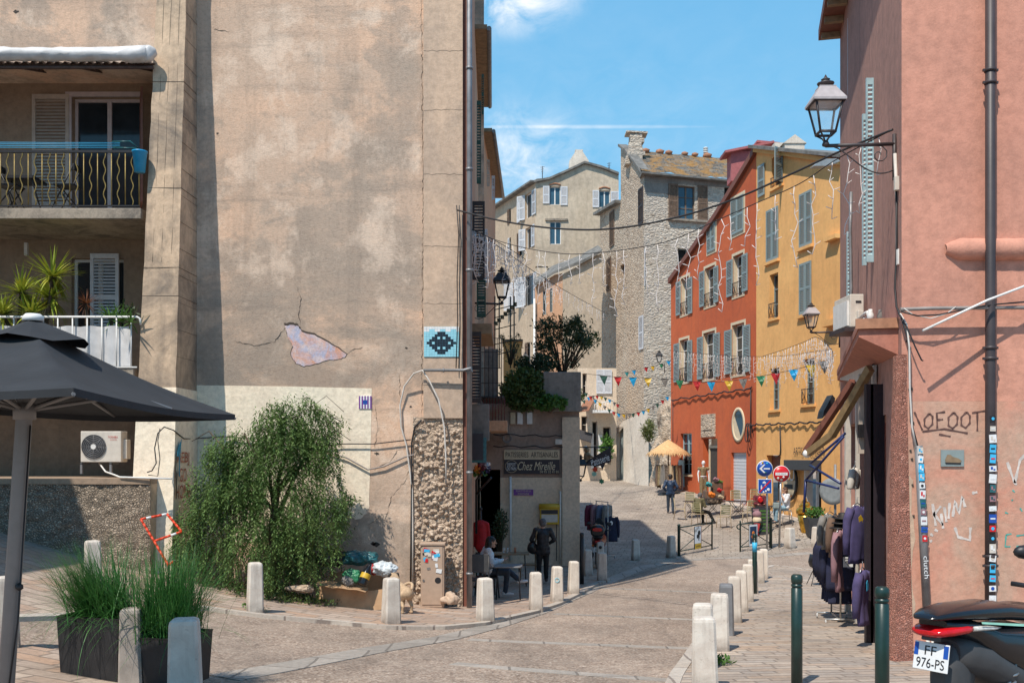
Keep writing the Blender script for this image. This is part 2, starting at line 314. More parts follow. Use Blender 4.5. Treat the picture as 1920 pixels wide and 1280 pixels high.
M['shoe_dark'] = plain('dark_shoe', (.03,.03,.035), .6)
M['mannequin'] = plain('white_mannequin', (.78,.77,.76), .4, var=.05)
M['pug'] = plain('fawn_dog_coat', (.50,.35,.22), .85, var=.35, scale=14, bs=.3)
M['rubber'] = plain('black_rubber', (.016,.016,.016), .7)
M['moto_black'] = plain('gloss_black_fairing', (.01,.011,.014), .18, var=.2)
M['moto_grey'] = plain('matt_grey_plastic', (.055,.055,.058), .6, var=.15)
M['moto_red'] = plain('dark_red_fairing', (.14,.012,.012), .3)
M['lamp_red'] = plain('red_lens', (.52,.008,.012), .12, var=.25, scale=30)
M['lamp_clear'] = plain('clear_lens', (.6,.58,.55), .1, var=.4, scale=40)
M['stripe_mint'] = plain('mint_decal', (.32,.62,.48), .3)
M['lichen'] = plain('lichen', (.4,.2,.04), .9)
M['terracotta'] = plain('terracotta_tile', (.40,.19,.11), .85, var=.3)
M['pinkroof'] = plain('pink_chimney_render', (.42,.13,.13), .9)
M['awn_brown'] = plain('brown_awning_cloth', (.30,.13,.075), .8)
M['awn_white'] = plain('white_awning_cloth', (.60,.585,.58), .6, var=.2, scale=4, bs=.3)
M['awn_dark'] = plain('dark_awning_cloth', (.045,.042,.045), .8)
M['metalbrown'] = plain('corroded_corrugated', (.09,.055,.045), .7, var=.4)
M['blue_frame'] = plain('blue_frame_paint', (.018,.03,.12), .4)
M['tangold'] = plain('tan_awning_arm', (.30,.20,.10), .45, .2, var=.25)
M['lantern'] = lantern_glass('lantern_glass')
M['roofw'] = plain('white_lantern_roof', (.42,.37,.37), .5)
M['foliage'] = leafmat('pepper_leaves', [(.025,.055,.018), (.075,.14,.04), (.16,.25,.075), (.30,.37,.15)])
M['grass'] = leafmat('ornamental_grass', [(.018,.07,.014), (.045,.16,.03), (.11,.27,.065)], trans=.2)
M['yucca'] = leafmat('yucca_leaves', [(.16,.22,.02), (.30,.36,.04), (.46,.36,.04)], trans=.2, scale=5)
M['dracaena'] = leafmat('red_dracaena_leaves', [(.10,.035,.02), (.20,.07,.03), (.12,.08,.03)])
M['greenleaf'] = leafmat('fresh_leaves', [(.04,.11,.02), (.09,.2,.035), (.16,.28,.06)])
M['darkleaf'] = leafmat('dark_leaves', [(.018,.036,.016), (.05,.08,.03), (.11,.13,.06)])
M['ivy'] = leafmat('ivy_leaves', [(.03,.06,.015), (.08,.125,.03), (.15,.18,.05)])
M['weed'] = leafmat('weed_leaves', [(.07,.10,.03), (.14,.17,.05), (.22,.22,.08)])
M['bark'] = plain('bark', (.10,.07,.045), .95, var=.4, bs=.5)
def slate():
    m, t, b = nt('lichen_slate'); co = mapped(t, (1,1,1))
    br = N(t, 'ShaderNodeTexBrick'); br.offset = .5
    for k, v in (('Scale', 1.), ('Brick Width', .55), ('Row Height', .3), ('Mortar Size', .02)): br.inputs[k].default_value = v
    br.inputs['Color1'].default_value = (.10,.095,.085,1); br.inputs['Color2'].default_value = (.22,.2,.17,1); br.inputs['Mortar'].default_value = (.03,.03,.03,1)
    t.links.new(co, br.inputs['Vector'])
    a = mixc(t, ramp(t, nz(t, co, .8, 8, .75, .8), [(.46, 0), (.57, .85)]), br.outputs['Color'], (.36,.18,.04))
    a = mixc(t, ramp(t, nz(t, co, 2.6, 6, .7), [(.55, 0), (.68, .7)]), a, (.30,.27,.22))
    a = mixc(t, 1., a, ramp(t, nz(t, co, 6, 5, .7), [(.3, .6), (.7, 1.1)]), 'MULTIPLY')
    t.links.new(a, b.inputs['Base Color']); b.inputs['Roughness'].default_value = .9
    bump(t, b, br.outputs['Fac'], -.6, .05); return m
M['slate'] = slate()
M['slategrey'] = plain('grey_slate', (.19,.18,.165), .9, var=.5, scale=2.5, bs=.5)
# ------------------------------------------------------------------ mesh builder
ROOT = {}                                     # object name -> matrix of its top-level thing
def setp(o, label=None, cat=None, group=None, kind=None):
    for k, v in (('label', label), ('category', cat), ('group', group), ('kind', kind)):
        if v: o[k] = v
    return o
def thing(name, label, cat, loc=(0,0,0), rotz=0., group=None):
    o = bpy.data.objects.new(name, None); C.objects.link(o); o.empty_display_size = .1
    o.location = loc; o.rotation_euler = (0,0,rotz); setp(o, label, cat, group)
    ROOT[o.name] = Matrix.Translation(V(loc)) @ Matrix.Rotation(rotz, 4, 'Z'); return o
class MB:
    def __init__(s): s.b = bmesh.new(); s.mats = []; s.cur = 0
    def mat(s, m):
        if m not in s.mats: s.mats.append(m)
        s.cur = s.mats.index(m); return s
    def face(s, pts):
        vs = [s.b.verts.new(p) for p in pts]
        try: f = s.b.faces.new(vs); f.material_index = s.cur; return f
        except ValueError: return None
    def box(s, c, d, rot=None, bev=0.):
        """centre, full dimensions, optional 3x3/4x4 rotation"""
        c = V(c); hx, hy, hz = d[0]/2, d[1]/2, d[2]/2; R = rot.to_3x3() if rot else None
        vs = []
        for x, y, z in ((-1,-1,-1),(1,-1,-1),(1,1,-1),(-1,1,-1),(-1,-1,1),(1,-1,1),(1,1,1),(-1,1,1)):
            p = V((x*hx, y*hy, z*hz)); p = R @ p if R else p; vs.append(s.b.verts.new(c+p))
        fs = [s.b.faces.new([vs[i] for i in q]) for q in ((3,2,1,0),(4,5,6,7),(0,1,5,4),(1,2,6,5),(2,3,7,6),(3,0,4,7))]
        for f in fs: f.material_index = s.cur
        if bev:
            es = {e for f in fs for e in f.edges}
            r = bmesh.ops.bevel(s.b, geom=list(es), offset=bev, segments=2, affect='EDGES', profile=.5)
            for f in r['faces']: f.material_index = s.cur
        return s
    def bb(s, x0, x1, y0, y1, z0, z1, bev=0.): return s.box(((x0+x1)/2, (y0+y1)/2, (z0+z1)/2), (abs(x1-x0), abs(y1-y0), abs(z1-z0)), None, bev)
    def prism(s, poly, ext, cap=True):
        """polygon (3-D points) swept by vector ext"""
        ext = V(ext); a = [V(p) for p in poly]; n = len(a); va = [s.b.verts.new(p) for p in a]; vb = [s.b.verts.new(p+ext) for p in a]
        for i in range(n):
            f = s.b.faces.new((va[i], va[(i+1) % n], vb[(i+1) % n], vb[i])); f.material_index = s.cur
        if cap:
            for vs in (va[::-1], vb):
                f = s.b.faces.new(vs); f.material_index = s.cur
        return s
    def rings(s, rs, close=True, caps=True, smooth=True):
        R = [[s.b.verts.new(p) for p in r] for r in rs]; n = len(R[0])
        for a, b in zip(R, R[1:]):
            for i in range(n if close else n-1):
                f = s.b.faces.new((a[i], a[(i+1) % n], b[(i+1) % n], b[i])); f.material_index = s.cur; f.smooth = smooth
        if caps and close:
            for vs in (R[0][::-1], R[-1]):
                f = s.b.faces.new(vs); f.material_index = s.cur
        return s
    def tube(s, pts, r, n=8, caps=True):
        pts = [V(p) for p in pts]; rr = r if isinstance(r, (list, tuple)) else [r]*len(pts); rs = []; up = None
        for i, p in enumerate(pts):
            d = (pts[min(i+1, len(pts)-1)]-pts[max(i-1, 0)])
            if d.length < 1e-9: d = V((0,0,1))
            d.normalize()
            if up is None: up = d.orthogonal().normalized()
            up = (up-d*up.dot(d)); up = up.normalized() if up.length > 1e-6 else d.orthogonal().normalized()
            w = d.cross(up); rs.append([p+(up*math.cos(2*math.pi*k/n)+w*math.sin(2*math.pi*k/n))*rr[i] for k in range(n)])
        return s.rings(rs, True, caps)
    def cyl(s, a, b, r, r2=None, n=14): return s.tube([a, b], [r, r if r2 is None else r2], n)
    def lathe(s, c, prof, n=16, axis=None):
        c = V(c); ax = V(axis).normalized() if axis else V((0,0,1)); u = ax.orthogonal().normalized(); w = ax.cross(u)
        return s.rings([[c+ax*z+(u*math.cos(2*math.pi*k/n)+w*math.sin(2*math.pi*k/n))*max(r, 1e-4) for k in range(n)] for r, z in prof])
    def ball(s, c, r, sub=2, sc=(1,1,1), rot=None):
        m = Matrix.Translation(V(c)) @ (rot.to_4x4() if rot else Matrix.Identity(4)) @ Matrix.Diagonal((sc[0], sc[1], sc[2], 1))
        q = bmesh.ops.create_icosphere(s.b, subdivisions=sub, radius=r, matrix=m)
        for v in q['verts']:
            for f in v.link_faces: f.material_index = s.cur; f.smooth = True
        return s
    def capsule(s, a, b, ra, rb, n=10):
        a, b = V(a), V(b); d = b-a; L = d.length; d = d/L if L > 1e-6 else V((0,0,1)); u = d.orthogonal().normalized(); w = d.cross(u); rs = []
        for k in range(5):
            t = math.pi/2*(1-k/4.)*.98; rs.append((a-d*ra*math.sin(t), ra*math.cos(t)))
        for k in range(5):
            t = math.pi/2*(k/4.)*.98; rs.append((b+d*rb*math.sin(t), rb*math.cos(t)))
        return s.rings([[c+(u*math.cos(2*math.pi*k/n)+w*math.sin(2*math.pi*k/n))*r for k in range(n)] for c, r in rs])
    def grid(s, fn, nu, nv, smooth=True):
        g = [[s.b.verts.new(fn(i/nu, j/nv)) for i in range(nu+1)] for j in range(nv+1)]
        for j in range(nv):
            for i in range(nu):
                f = s.b.faces.new((g[j][i], g[j][i+1], g[j+1][i+1], g[j+1][i])); f.material_index = s.cur; f.smooth = smooth
        return s
    def build(s, name, mat=None, parent=None, smooth=None):
        me = bpy.data.meshes.new(name)
        if parent is not None:
            mw = ROOT.get(parent.name)
            if mw is not None: s.b.transform(mw.inverted())
        s.b.to_mesh(me); s.b.free()
        for m in (s.mats or []): me.materials.append(M[m])
        if mat and not s.mats: me.materials.append(M[mat])
        if smooth is not None:
            for p in me.polygons: p.use_smooth = smooth
        o = bpy.data.objects.new(name, me); C.objects.link(o)
        if parent is not None:
            o.parent = parent
            if parent.name in ROOT: ROOT[o.name] = ROOT[parent.name]
        return o
def solo(mb, name, mat, label, cat, group=None, kind=None, base=None):
    """a thing that is one mesh"""
    if base is not None: mb.b.transform(Matrix.Translation(-V(base)))
    o = mb.build(name, mat)
    if base is not None: o.location = base
    ROOT[o.name] = Matrix.Translation(V(base)) if base is not None else Matrix.Identity(4)
    return setp(o, label, cat, group, kind)
def copy_tree(o, parent=None):
    c = o.copy(); C.objects.link(c); c.parent = parent
    for ch in list(o.children): copy_tree(ch, c)
    return c
def text_bm(mb, s, org, right, up, width=None, height=None, shear=0., thick=.004, align='CENTER', spacing=1., curve=0.):
    """lettering as thin mesh; centred on org, scaled to the given width and/or height"""
    cu = bpy.data.curves.new('txt', 'FONT'); cu.body = s; cu.align_x = 'CENTER'; cu.align_y = 'CENTER'; cu.shear = shear; cu.space_character = spacing; cu.resolution_u = 3
    o = bpy.data.objects.new('txt', cu); C.objects.link(o); bpy.context.view_layer.update()
    me = bpy.data.meshes.new_from_object(o.evaluated_get(bpy.context.evaluated_depsgraph_get()))
    bpy.data.objects.remove(o); bpy.data.curves.remove(cu)
    if not me.vertices: return
    xs = [v.co.x for v in me.vertices]; ys = [v.co.y for v in me.vertices]; cx, cy = (min(xs)+max(xs))/2, (min(ys)+max(ys))/2
    w, h = max(xs)-min(xs), max(ys)-min(ys); kx = width/w if width else height/h; ky = height/h if height else kx
    r = V(right).normalized(); u = V(up).normalized(); n = r.cross(u); org = V(org)
    vs = [mb.b.verts.new(org+r*((v.co.x-cx)*kx)+u*((v.co.y-cy)*ky+curve*((v.co.x-cx)*kx)**2)+n*thick) for v in me.vertices]
    for p in me.polygons:
        try: f = mb.b.faces.new([vs[i] for i in p.vertices]); f.material_index = mb.cur
        except ValueError: pass
    bpy.data.meshes.remove(me)
# ------------------------------------------------------------------ vertical planes
class Plane:
    def __init__(s, a, b):
        s.o = V((a[0], a[1], 0)); d = V((b[0]-a[0], b[1]-a[1], 0)); s.L = d.length; s.d = d.normalized()
        s.n = V((s.d.y, -s.d.x, 0))            # faces the camera when a is left of b
    def pt(s, u, z, off=0.): return s.o+s.d*u+s.n*off+V((0,0,z))
    def px(s, px, py):
        k = (px-960)/F; u = (k*s.o.y-s.o.x)/(s.d.x-k*s.d.y); y = s.o.y+u*s.d.y
        return u, EYE+(HOR-py)/F*y
    def rect(s, x0, y0, x1, y1):
        """pixel box -> u0,u1,z0,z1 (heights taken in the middle)"""
        u0 = s.px(x0, 0)[0]; u1 = s.px(x1, 0)[0]; xm = (x0+x1)/2
        return u0, u1, s.px(xm, y1)[1], s.px(xm, y0)[1]
    def box(s, mb, u0, u1, z0, z1, o0, o1, bev=0.):
        R = Matrix((s.d, -s.n, V((0,0,1)))).transposed()
        return mb.box(s.pt((u0+u1)/2, (z0+z1)/2, (o0+o1)/2), (abs(u1-u0), abs(o1-o0), abs(z1-z0)), R, bev)
    def rot(s): return math.atan2(s.d.y, s.d.x)
def wall_face(mb, pl, outline, holes=(), off=0., depth=.25):
    """flat wall (u,z outline) pierced by rectangular holes, with reveals"""
    polys = [[V((u, z, 0)) for u, z in outline]]
    for (a, b, c, d) in holes: polys.append([V((a, c, 0)), V((a, d, 0)), V((b, d, 0)), V((b, c, 0))])
    tri = geometry.tessellate_polygon(polys); flat = [p for q in polys for p in q]
    vs = [mb.b.verts.new(pl.pt(p.x, p.y, off)) for p in flat]
    for t in tri:
        try: f = mb.b.faces.new([vs[i] for i in t]); f.material_index = mb.cur
        except ValueError: pass
    for (a, b, c, d) in holes:
        q = [(a, c), (a, d), (b, d), (b, c)]
        for i in range(4):
            p0, p1 = q[i], q[(i+1) % 4]
            mb.face([pl.pt(*p0, off), pl.pt(*p1, off), pl.pt(*p1, off-depth), pl.pt(*p0, off-depth)])
    bmesh.ops.recalc_face_normals(mb.b, faces=mb.b.faces[:])
    return mb
def shutter(pl, u0, u1, z0, z1, off, mat, parent, name='shutter', rails=1):
    """louvred leaf lying in (or parallel to) the wall"""
    mb = MB(); w = min(.07, (u1-u0)*.16); t = .045
    pl.box(mb, u0, u0+w, z0, z1, off, off+t); pl.box(mb, u1-w, u1, z0, z1, off, off+t)
    rows = [z0, z1] if not rails else [z0, (z0+z1)/2, z1]
    for i, z in enumerate(rows):
        zz = z+.05 if i == 0 else (z-.05 if i == len(rows)-1 else z); pl.box(mb, u0+w, u1-w, zz-.05, zz+.05, off+.003, off+t-.003)
    n = max(6, int((z1-z0)/.075))
    for i in range(n):
        z = z0+.1+(z1-z0-.2)*(i+.5)/n; h = (z1-z0-.2)/n
        a = [pl.pt(u0+w, z-h*.42, off+t-.004), pl.pt(u1-w, z-h*.42, off+t-.004), pl.pt(u1-w, z+h*.30, off+.012), pl.pt(u0+w, z+h*.30, off+.012)]
        mb.face(a)
    return mb.build(name, mat, parent)
def leaf_out(pl, u, z0, z1, w, mat, parent, off=.02, ang=90, name='shutter'):
    """louvred leaf hinged at u, swung out from the wall"""
    a = math.radians(ang); d = (pl.d*math.cos(a)+pl.n*math.sin(a)); h = pl.pt(u, 0, off); p2 = h+d*w
    q = Plane((h.x, h.y), (p2.x, p2.y))
    if q.n.y > 0: q = Plane((p2.x, p2.y), (h.x, h.y))
    return shutter(q, 0, w, z0, z1, 0, mat, parent, name)
def window(pl, r, parent, frame='white', glass='glass', depth=.2, leaves=2, bars=1, name='window', sill=None, surround=None, rail=None, sw=.1):
    u0, u1, z0, z1 = r; mb = MB(); t = .06; o0, o1 = -depth, -depth+.05
    pl.box(mb, u0, u0+t, z0, z1, o0, o1); pl.box(mb, u1-t, u1, z0, z1, o0, o1)
    pl.box(mb, u0+t, u1-t, z1-t, z1, o0, o1); pl.box(mb, u0+t, u1-t, z0, z0+t, o0, o1)
    for i in range(1, leaves):
        u = u0+(u1-u0)*i/leaves; pl.box(mb, u-.045, u+.045, z0+t, z1-t, o0, o1)
    for i in range(1, bars+1):
        z = z0+(z1-z0)*i/(bars+1); pl.box(mb, u0+t, u1-t, z-.018, z+.018, o0+.004, o1-.006)
    w = mb.build(name, frame, parent)
    g = MB(); g.face([pl.pt(u0+.01, z0+.01, o0+.012), pl.pt(u1-.01, z0+.01, o0+.012), pl.pt(u1-.01, z1-.01, o0+.012), pl.pt(u0+.01, z1-.01, o0+.012)]); g.build('pane', glass, w)
    if sill: m = MB(); pl.box(m, u0-.12, u1+.12, z0-.1, z0-.003, -depth*.6, .09); m.build('sill', sill, w)
    if surround:
        m = MB(); pl.box(m, u0-sw, u0, z0-sw*.6, z1+sw, -.02, .022); pl.box(m, u1, u1+sw, z0-sw*.6, z1+sw, -.02, .022); pl.box(m, u0, u1, z1, z1+sw, -.02, .022); pl.box(m, u0, u1, z0-sw*.6, z0, -.02, .022)
        for (a, b) in ((u0, u0+.004), (u1-.004, u1)): pl.box(m, a, b, z0, z1, -depth+.055, -.021)
        m.build('surround', surround, w)
    if rail:
        m = MB(); zt = z0+(z1-z0)*.34
        m.tube([pl.pt(u0-.02, zt, .05), pl.pt(u1+.02, zt, .05)], .018, 6); m.tube([pl.pt(u0-.02, z0+.08, .05), pl.pt(u1+.02, z0+.08, .05)], .014, 6)
        k = max(5, int((u1-u0)/.11))
        for i in range(k+1):
            u = u0+(u1-u0)*i/k; m.tube([pl.pt(u, z0+.08, .05), pl.pt(u+.03*(-1)**i, (z0+zt)/2, .07), pl.pt(u, zt, .05)], .011, 5)
        m.build('guard_rail', rail, w)
    return w
# ------------------------------------------------------------------ camera, sky, sun
cam = bpy.data.cameras.new('camera'); co = bpy.data.objects.new('camera', cam); C.objects.link(co)
co.location = (0,0,EYE); co.rotation_euler = (math.radians(90),0,0); cam.sensor_width = 36; cam.lens = 36*F/1920
cam.shift_y = (HOR-640)/1920; cam.clip_end = 2000; cam.clip_start = .1
bpy.context.scene.camera = co
sc = bpy.context.scene; sc.view_settings.view_transform = 'Standard'; sc.view_settings.look = 'None'; sc.view_settings.exposure = 0
AZ, EL = math.radians(30), math.radians(57)   # light travels to the right of the view direction by AZ
sd = V((math.sin(AZ)*math.cos(EL), math.cos(AZ)*math.cos(EL), -math.sin(EL)))
sl = bpy.data.lights.new('sun', 'SUN'); sl.energy = SUN; sl.angle = math.radians(.5); sl.color = (1,.93,.82)
so = bpy.data.objects.new('sun', sl); C.objects.link(so); so.rotation_euler = sd.to_track_quat('-Z', 'Y').to_euler(); so.location = (-10,-20,40)
w = bpy.data.worlds.new('World'); sc.world = w; w.use_nodes = True; t = w.node_tree
bg = t.nodes['Background']; bg.inputs['Strength'].default_value = SKY
sk = N(t, 'ShaderNodeTexSky', sky_type='NISHITA', sun_disc=False); sk.sun_elevation = EL; sk.sun_rotation = math.pi+AZ
sk.air_density = 1.0; sk.dust_density = .4; sk.ozone_density = 1.6
tc = N(t, 'ShaderNodeTexCoord'); sp = N(t, 'ShaderNodeSeparateXYZ'); t.links.new(tc.outputs['Generated'], sp.inputs[0])
def mth(op, a, b=None):
    n = N(t, 'ShaderNodeMath', operation=op)
    for i, v in enumerate((a, b)):
        if v is None: continue
        if isinstance(v, (int, float)): n.inputs[i].default_value = v
        else: t.links.new(v, n.inputs[i])
    return n.outputs[0]
mz = mth('MAXIMUM', sp.outputs[2], .05)
hx, hy = mth('DIVIDE', sp.outputs[0], mz), mth('DIVIDE', sp.outputs[1], mz)   # flat cloud layer seen from below
cv = N(t, 'ShaderNodeCombineXYZ'); t.links.new(hx, cv.inputs[0]); t.links.new(hy, cv.inputs[1])
def blob(cx, cy, rx, ry):
    a = mth('DIVIDE', mth('SUBTRACT', hx, cx), rx); b = mth('DIVIDE', mth('SUBTRACT', hy, cy), ry)
    return mth('SUBTRACT', 1., mth('ADD', mth('MULTIPLY', a, a), mth('MULTIPLY', b, b)))
mpn = N(t, 'ShaderNodeMapping'); mpn.inputs['Scale'].default_value = (5.,2.4,1); t.links.new(cv.outputs[0], mpn.inputs[0])
nf = nz(t, mpn.outputs[0], 1.6, 8, .62, .5)
def veil(bl, gain): return mth('MULTIPLY', mth('POWER', mth('MAXIMUM', bl, 0.), 1.8), mth('MULTIPLY', mth('MAXIMUM', mth('SUBTRACT', nf, .34), 0.), gain))
c1 = veil(blob(-.03, 2.12, .24, .34), 4.2)
c2 = veil(blob(.0, 3.4, .30, .7), 1.7)
c4 = veil(blob(.2, 3.2, 1.2, 1.4), .25)
trail = mth('MULTIPLY', mth('MAXIMUM', blob(.22, 3.05, .42, .022), 0.), mth('MULTIPLY', nf, .5))
cl = mth('MINIMUM', mth('ADD', mth('ADD', mth('ADD', c1, c2), trail), c4), .85)
hz_ = ramp(t, sp.outputs[2], [(0., (.30,.66,.95)), (.32, (.215,.60,.95)), (.6, (.15,.47,.86)), (1., (.08,.30,.66))])
tint = mixc(t, .86, sk.outputs[0], mixc(t, 1., hz_, (1/SKY,1/SKY,1/SKY), 'MULTIPLY'))
t.links.new(mixc(t, cl, tint, CLOUDC), bg.inputs['Color'])
# ------------------------------------------------------------------ ground
def axis(rs):
    a = []
    for lo, hi, st in rs:
        x = lo
        while x < hi-1e-6: a.append(x); x += st
    return a+[rs[-1][1]]
xs = axis([(-500,-60,110),(-60,-16,4),(-16,16,.5),(16,60,4),(60,500,110)]); ys = axis([(-60,0,6),(0,85,.5),(85,120,5),(120,900,120)])
mb = MB(); g = [[mb.b.verts.new((x, y, gz(x, y)-.003)) for x in xs] for y in ys]
for j in range(len(ys)-1):
    for i in range(len(xs)-1): mb.b.faces.new((g[j][i], g[j][i+1], g[j+1][i+1], g[j+1][i])).smooth = True
solo(mb, 'ground', 'road', None, None, kind='structure')
def resample(pts, n):
    L = [0]
    for a, b in zip(pts, pts[1:]): L.append(L[-1]+(V(b)-V(a)).length)
    out = []; k = 0
    for i in range(n+1):
        d = L[-1]*i/n
        while k < len(L)-2 and L[k+1] < d: k += 1
        f = (d-L[k])/max(1e-9, L[k+1]-L[k]); out.append(V(pts[k])+(V(pts[k+1])-V(pts[k]))*f)
    return out
def xy(l): return [V((p[0], p[1], 0)) for p in l]
def sheet(name, a, b, mat, off, n=80, m=14, paired=False):
    """ground sheet lofted between two border lines and laid on the terrain"""
    if paired:
        k = max(1, n//(len(a)-1)); A = []; B = []
        for (p, q, r, s_) in zip(a, a[1:], b, b[1:]):
            for i in range(k): A.append(V(p).lerp(V(q), i/k)); B.append(V(r).lerp(V(s_), i/k))
        A.append(V(a[-1])); B.append(V(b[-1]))
    else: A, B = resample(a, n), resample(b, n)
    mb = MB(); g = []
    for p, q in zip(A, B):
        row = []
        for j in range(m+1):
            r = p.lerp(q, j/m); row.append(mb.b.verts.new((r.x, r.y, gz(r.x, r.y)+off)))
        g.append(row)
    for r0, r1 in zip(g, g[1:]):
        for j in range(m): mb.b.faces.new((r0[j], r0[j+1], r1[j+1], r1[j])).smooth = True
    for f in mb.b.faces:
        f.normal_update()
        if f.normal.z < 0: f.normal_flip()
    return solo(mb, name, mat, None, None, kind='structure')
def ribbon(name, line, w, mat, off, h=0., n=70):
    """flat band, or a kerb with a real step when h > 0"""
    L = resample(line, n); mb = MB(); rs = []
    for i, p in enumerate(L):
        d = (L[min(i+1, n)]-L[max(i-1, 0)]).normalized(); s_ = V((-d.y, d.x, 0))*w/2
        q = []
        for e, zz in ((-1, -.05), (-1, h), (1, h), (1, -.05)):
            r = p+s_*e; q.append(V((r.x, r.y, gz(r.x, r.y)+off+zz)))
        rs.append(q)
    mb.rings(rs, True, True, False)
    bmesh.ops.recalc_face_normals(mb.b, faces=mb.b.faces[:])
    return solo(mb, name, mat, None, None, kind='structure')
kl = xy([G(*p) for p in ((-420,1150),(-200,1158),(0,1163),(200,1156),(380,1142),(478,1155),(640,1170),(733,1179),(830,1179),(905,1172),(1000,1150),(1044,1135),(1078,1118),(1112,1099),(1140,1088))])
bk = xy([(-19,20.4),(-14,20.4),(-11,20.4),(-9,20.4),(-7,20.4),(-5.5,20.4),(-4,20.4),(-2.6,20.4),(-1.6,20.4),(-1.3,21),(-1.3,23),(-1.2,25.5),(-1.2,28),(-1.2,31),(2.1,31)])
sheet('pavement', bk, kl, 'pave', .05, 120, 16, True)
ribbon('kerb', kl, .16, 'kerb', 0, .06, 90)
kr = xy([G(*p) for p in ((1245,1300),(1268,1272),(1290,1240),(1312,1205),(1335,1172),(1356,1143),(1378,1115),(1396,1096),(1414,1080),(1428,1070),(1450,1062))]+[V((9.2,28.6,0)),V((11.5,31.,0))])
br_ = xy([(9.,6.),(8.2,8.5),(6.5,11),(5.6,12.9),(5.7,14.),(5.9,15),(6.2,16.5),(6.5,18),(6.9,19.6),(7.3,21),(8.2,24),(9.6,27),(12,30)])
kr[0] = V((kr[0].x-.3, kr[0].y-1.6, 0))
sheet('pavement', kr, br_, 'pave2', .05, 120, 14, True)
ribbon('kerb', kr, .16, 'kerb', 0, .06, 90)
sheet('pavement', xy([G(*p) for p in ((-260,1330),(-120,1262),(0,1228),(60,1219),(112,1226),(200,1236),(330,1268),(420,1300))]), xy([(-7,6.5),(-6.5,6.),(-6,5.6),(-5,5.4),(-4.4,5.4),(-3.6,5.4),(-2.6,5.8),(-2.0,6.6)]), 'pave', .05, 60, 12, True)
gb = xy([G(*p) for p in ((420,1270),(560,1245),(700,1218),(830,1197),(930,1172),(1000,1150),(1060,1124),(1110,1102),(1160,1081),(1205,1063),(1262,1052),(1330,1047),(1420,1044),(1520,1036))])
ribbon('gutter_band', gb, .42, 'band', .007)
for a, b in (((880,1198),(1300,1215)),((1040,1150),(1345,1163)),((850,1243),(1272,1276)),((1130,1102),(1385,1112))):
    ribbon('cross_band', xy([G(*a), G(*b)]), .24, 'band', .003, 0, 30)
sl_ = xy([G(1135,1094),V((2.15,31,0)),(2.1,34),(2.1,38),(2.4,46),(3.0,56),(3.9,66),(4.6,80)])
sr_ = xy([G(1262,1053),G(1330,1048),G(1420,1045),V((12.3,37,0)),(11.3,44.5),(9.6,54),(8.6,60),(7.2,80)])
sheet('street_paving', [V((p[0], p[1], 0)) for p in sl_], [V((p[0], p[1], 0)) for p in sr_], 'setts', .004, 140, 24, True)
fw = xy([(11.98,37.35),(10.48,44),(8.35,54)])
ribbon('kerb', fw, .5, 'kerb', .01, .06, 50)
# iron cover, drain and tactile plate
mb = MB(); p = G(1270,1258); mb.bb(-.25,.25,-.25,.25,0,.018)
for i in range(5): mb.bb(-.2,.2,-.2+i*.1-.02,-.2+i*.1+.02,.018,.03)
solo(mb, 'drain_grate', 'iron', 'square rusty drain grate at the road edge near the front bollards', 'drain grate', base=(p.x, p.y, p.z-.008))
mb = MB(); p = G(1385,1268); mb.bb(-.52,.52,-.5,.5,0,.012)
for i in range(13): mb.bb(-.5+i*.08,-.47+i*.08,-.48,.48,.012,.022)
o = solo(mb, 'tactile_plate', 'darkiron', 'ribbed dark metal plate set in the paving behind the front bollard', 'ground plate', base=(p.x, p.y, p.z+.045)); o.rotation_euler.z = -.15
mb = MB(); p = G(1196,945); mb.bb(-.38,.38,-.3,.3,0,.012); mb.bb(-.3,.3,-.22,.22,.012,.02)
solo(mb, 'manhole_cover', 'darkiron', 'dark metal cover in the sunlit uphill street paving', 'manhole cover', base=(p.x, p.y, p.z+.012))
# ================================================================== big weathered building on the left
LY = 20.; LP = Plane((-20., LY), (-.9, LY)); TOP = EYE+17.
lb = thing('apartment_block', 'tall weathered tan building with a blank side wall and balconies at the left', 'building', (-8, LY, gz(-4.6, LY)))
def U(px, py=0): return LP.px(px, py)
def uz(l): return [LP.px(*p) for p in l]
# blank wall, real openings for the balcony doors left of the buttress
L2 = Plane((-20., 21.), (-6.9, 21.)); d1 = L2.rect(135,182,265,392); d2 = L2.rect(134,484,232,640)
u_l, u_r = 0., U(868)[0]
zA = LP.px(0, 122)[1]; uL = U(297)[0]
wall_face(mb := MB(), LP, [(uL, -1.), (u_r, -1.), (u_r, TOP), (u_l, TOP), (u_l, zA), (uL, zA)], (), 0, .22)
mb.face([(-20, LY, zA), (-20+uL, LY, zA), (-20+uL, 21, zA), (-20, 21, zA)]); mb.face([(-20+uL, LY, -1), (-20+uL, 21, -1), (-20+uL, 21, zA), (-20+uL, LY, zA)])
mb.build('wall', 'blind', lb)
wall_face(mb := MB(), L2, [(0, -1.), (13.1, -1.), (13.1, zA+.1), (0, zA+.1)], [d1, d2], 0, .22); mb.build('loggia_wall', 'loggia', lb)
mb = MB(); mb.bb(-20, -.9, LY+.35, LY+12, TOP-.25, TOP+.1); mb.face([(-20,LY+12,-1),(-.9,LY+12,-1),(-.9,LY+12,TOP),(-20,LY+12,TOP)]); mb.face([(-20,LY,-1),(-20,LY+12,-1),(-20,LY+12,TOP),(-20,LY,TOP)])
mb.build('roof', 'blind', lb)
def patch(pts, off, mat, name, th=.004, px=True, parent=lb, pl=LP):
    q = [pl.px(*p) for p in pts] if px else pts; m = MB()
    m.prism([pl.pt(u, z, off-th) for u, z in q], pl.n*th); bmesh.ops.recalc_face_normals(m.b, faces=m.b.faces[:])
    return m.build(name, mat, parent)
rnd = random.Random(5)
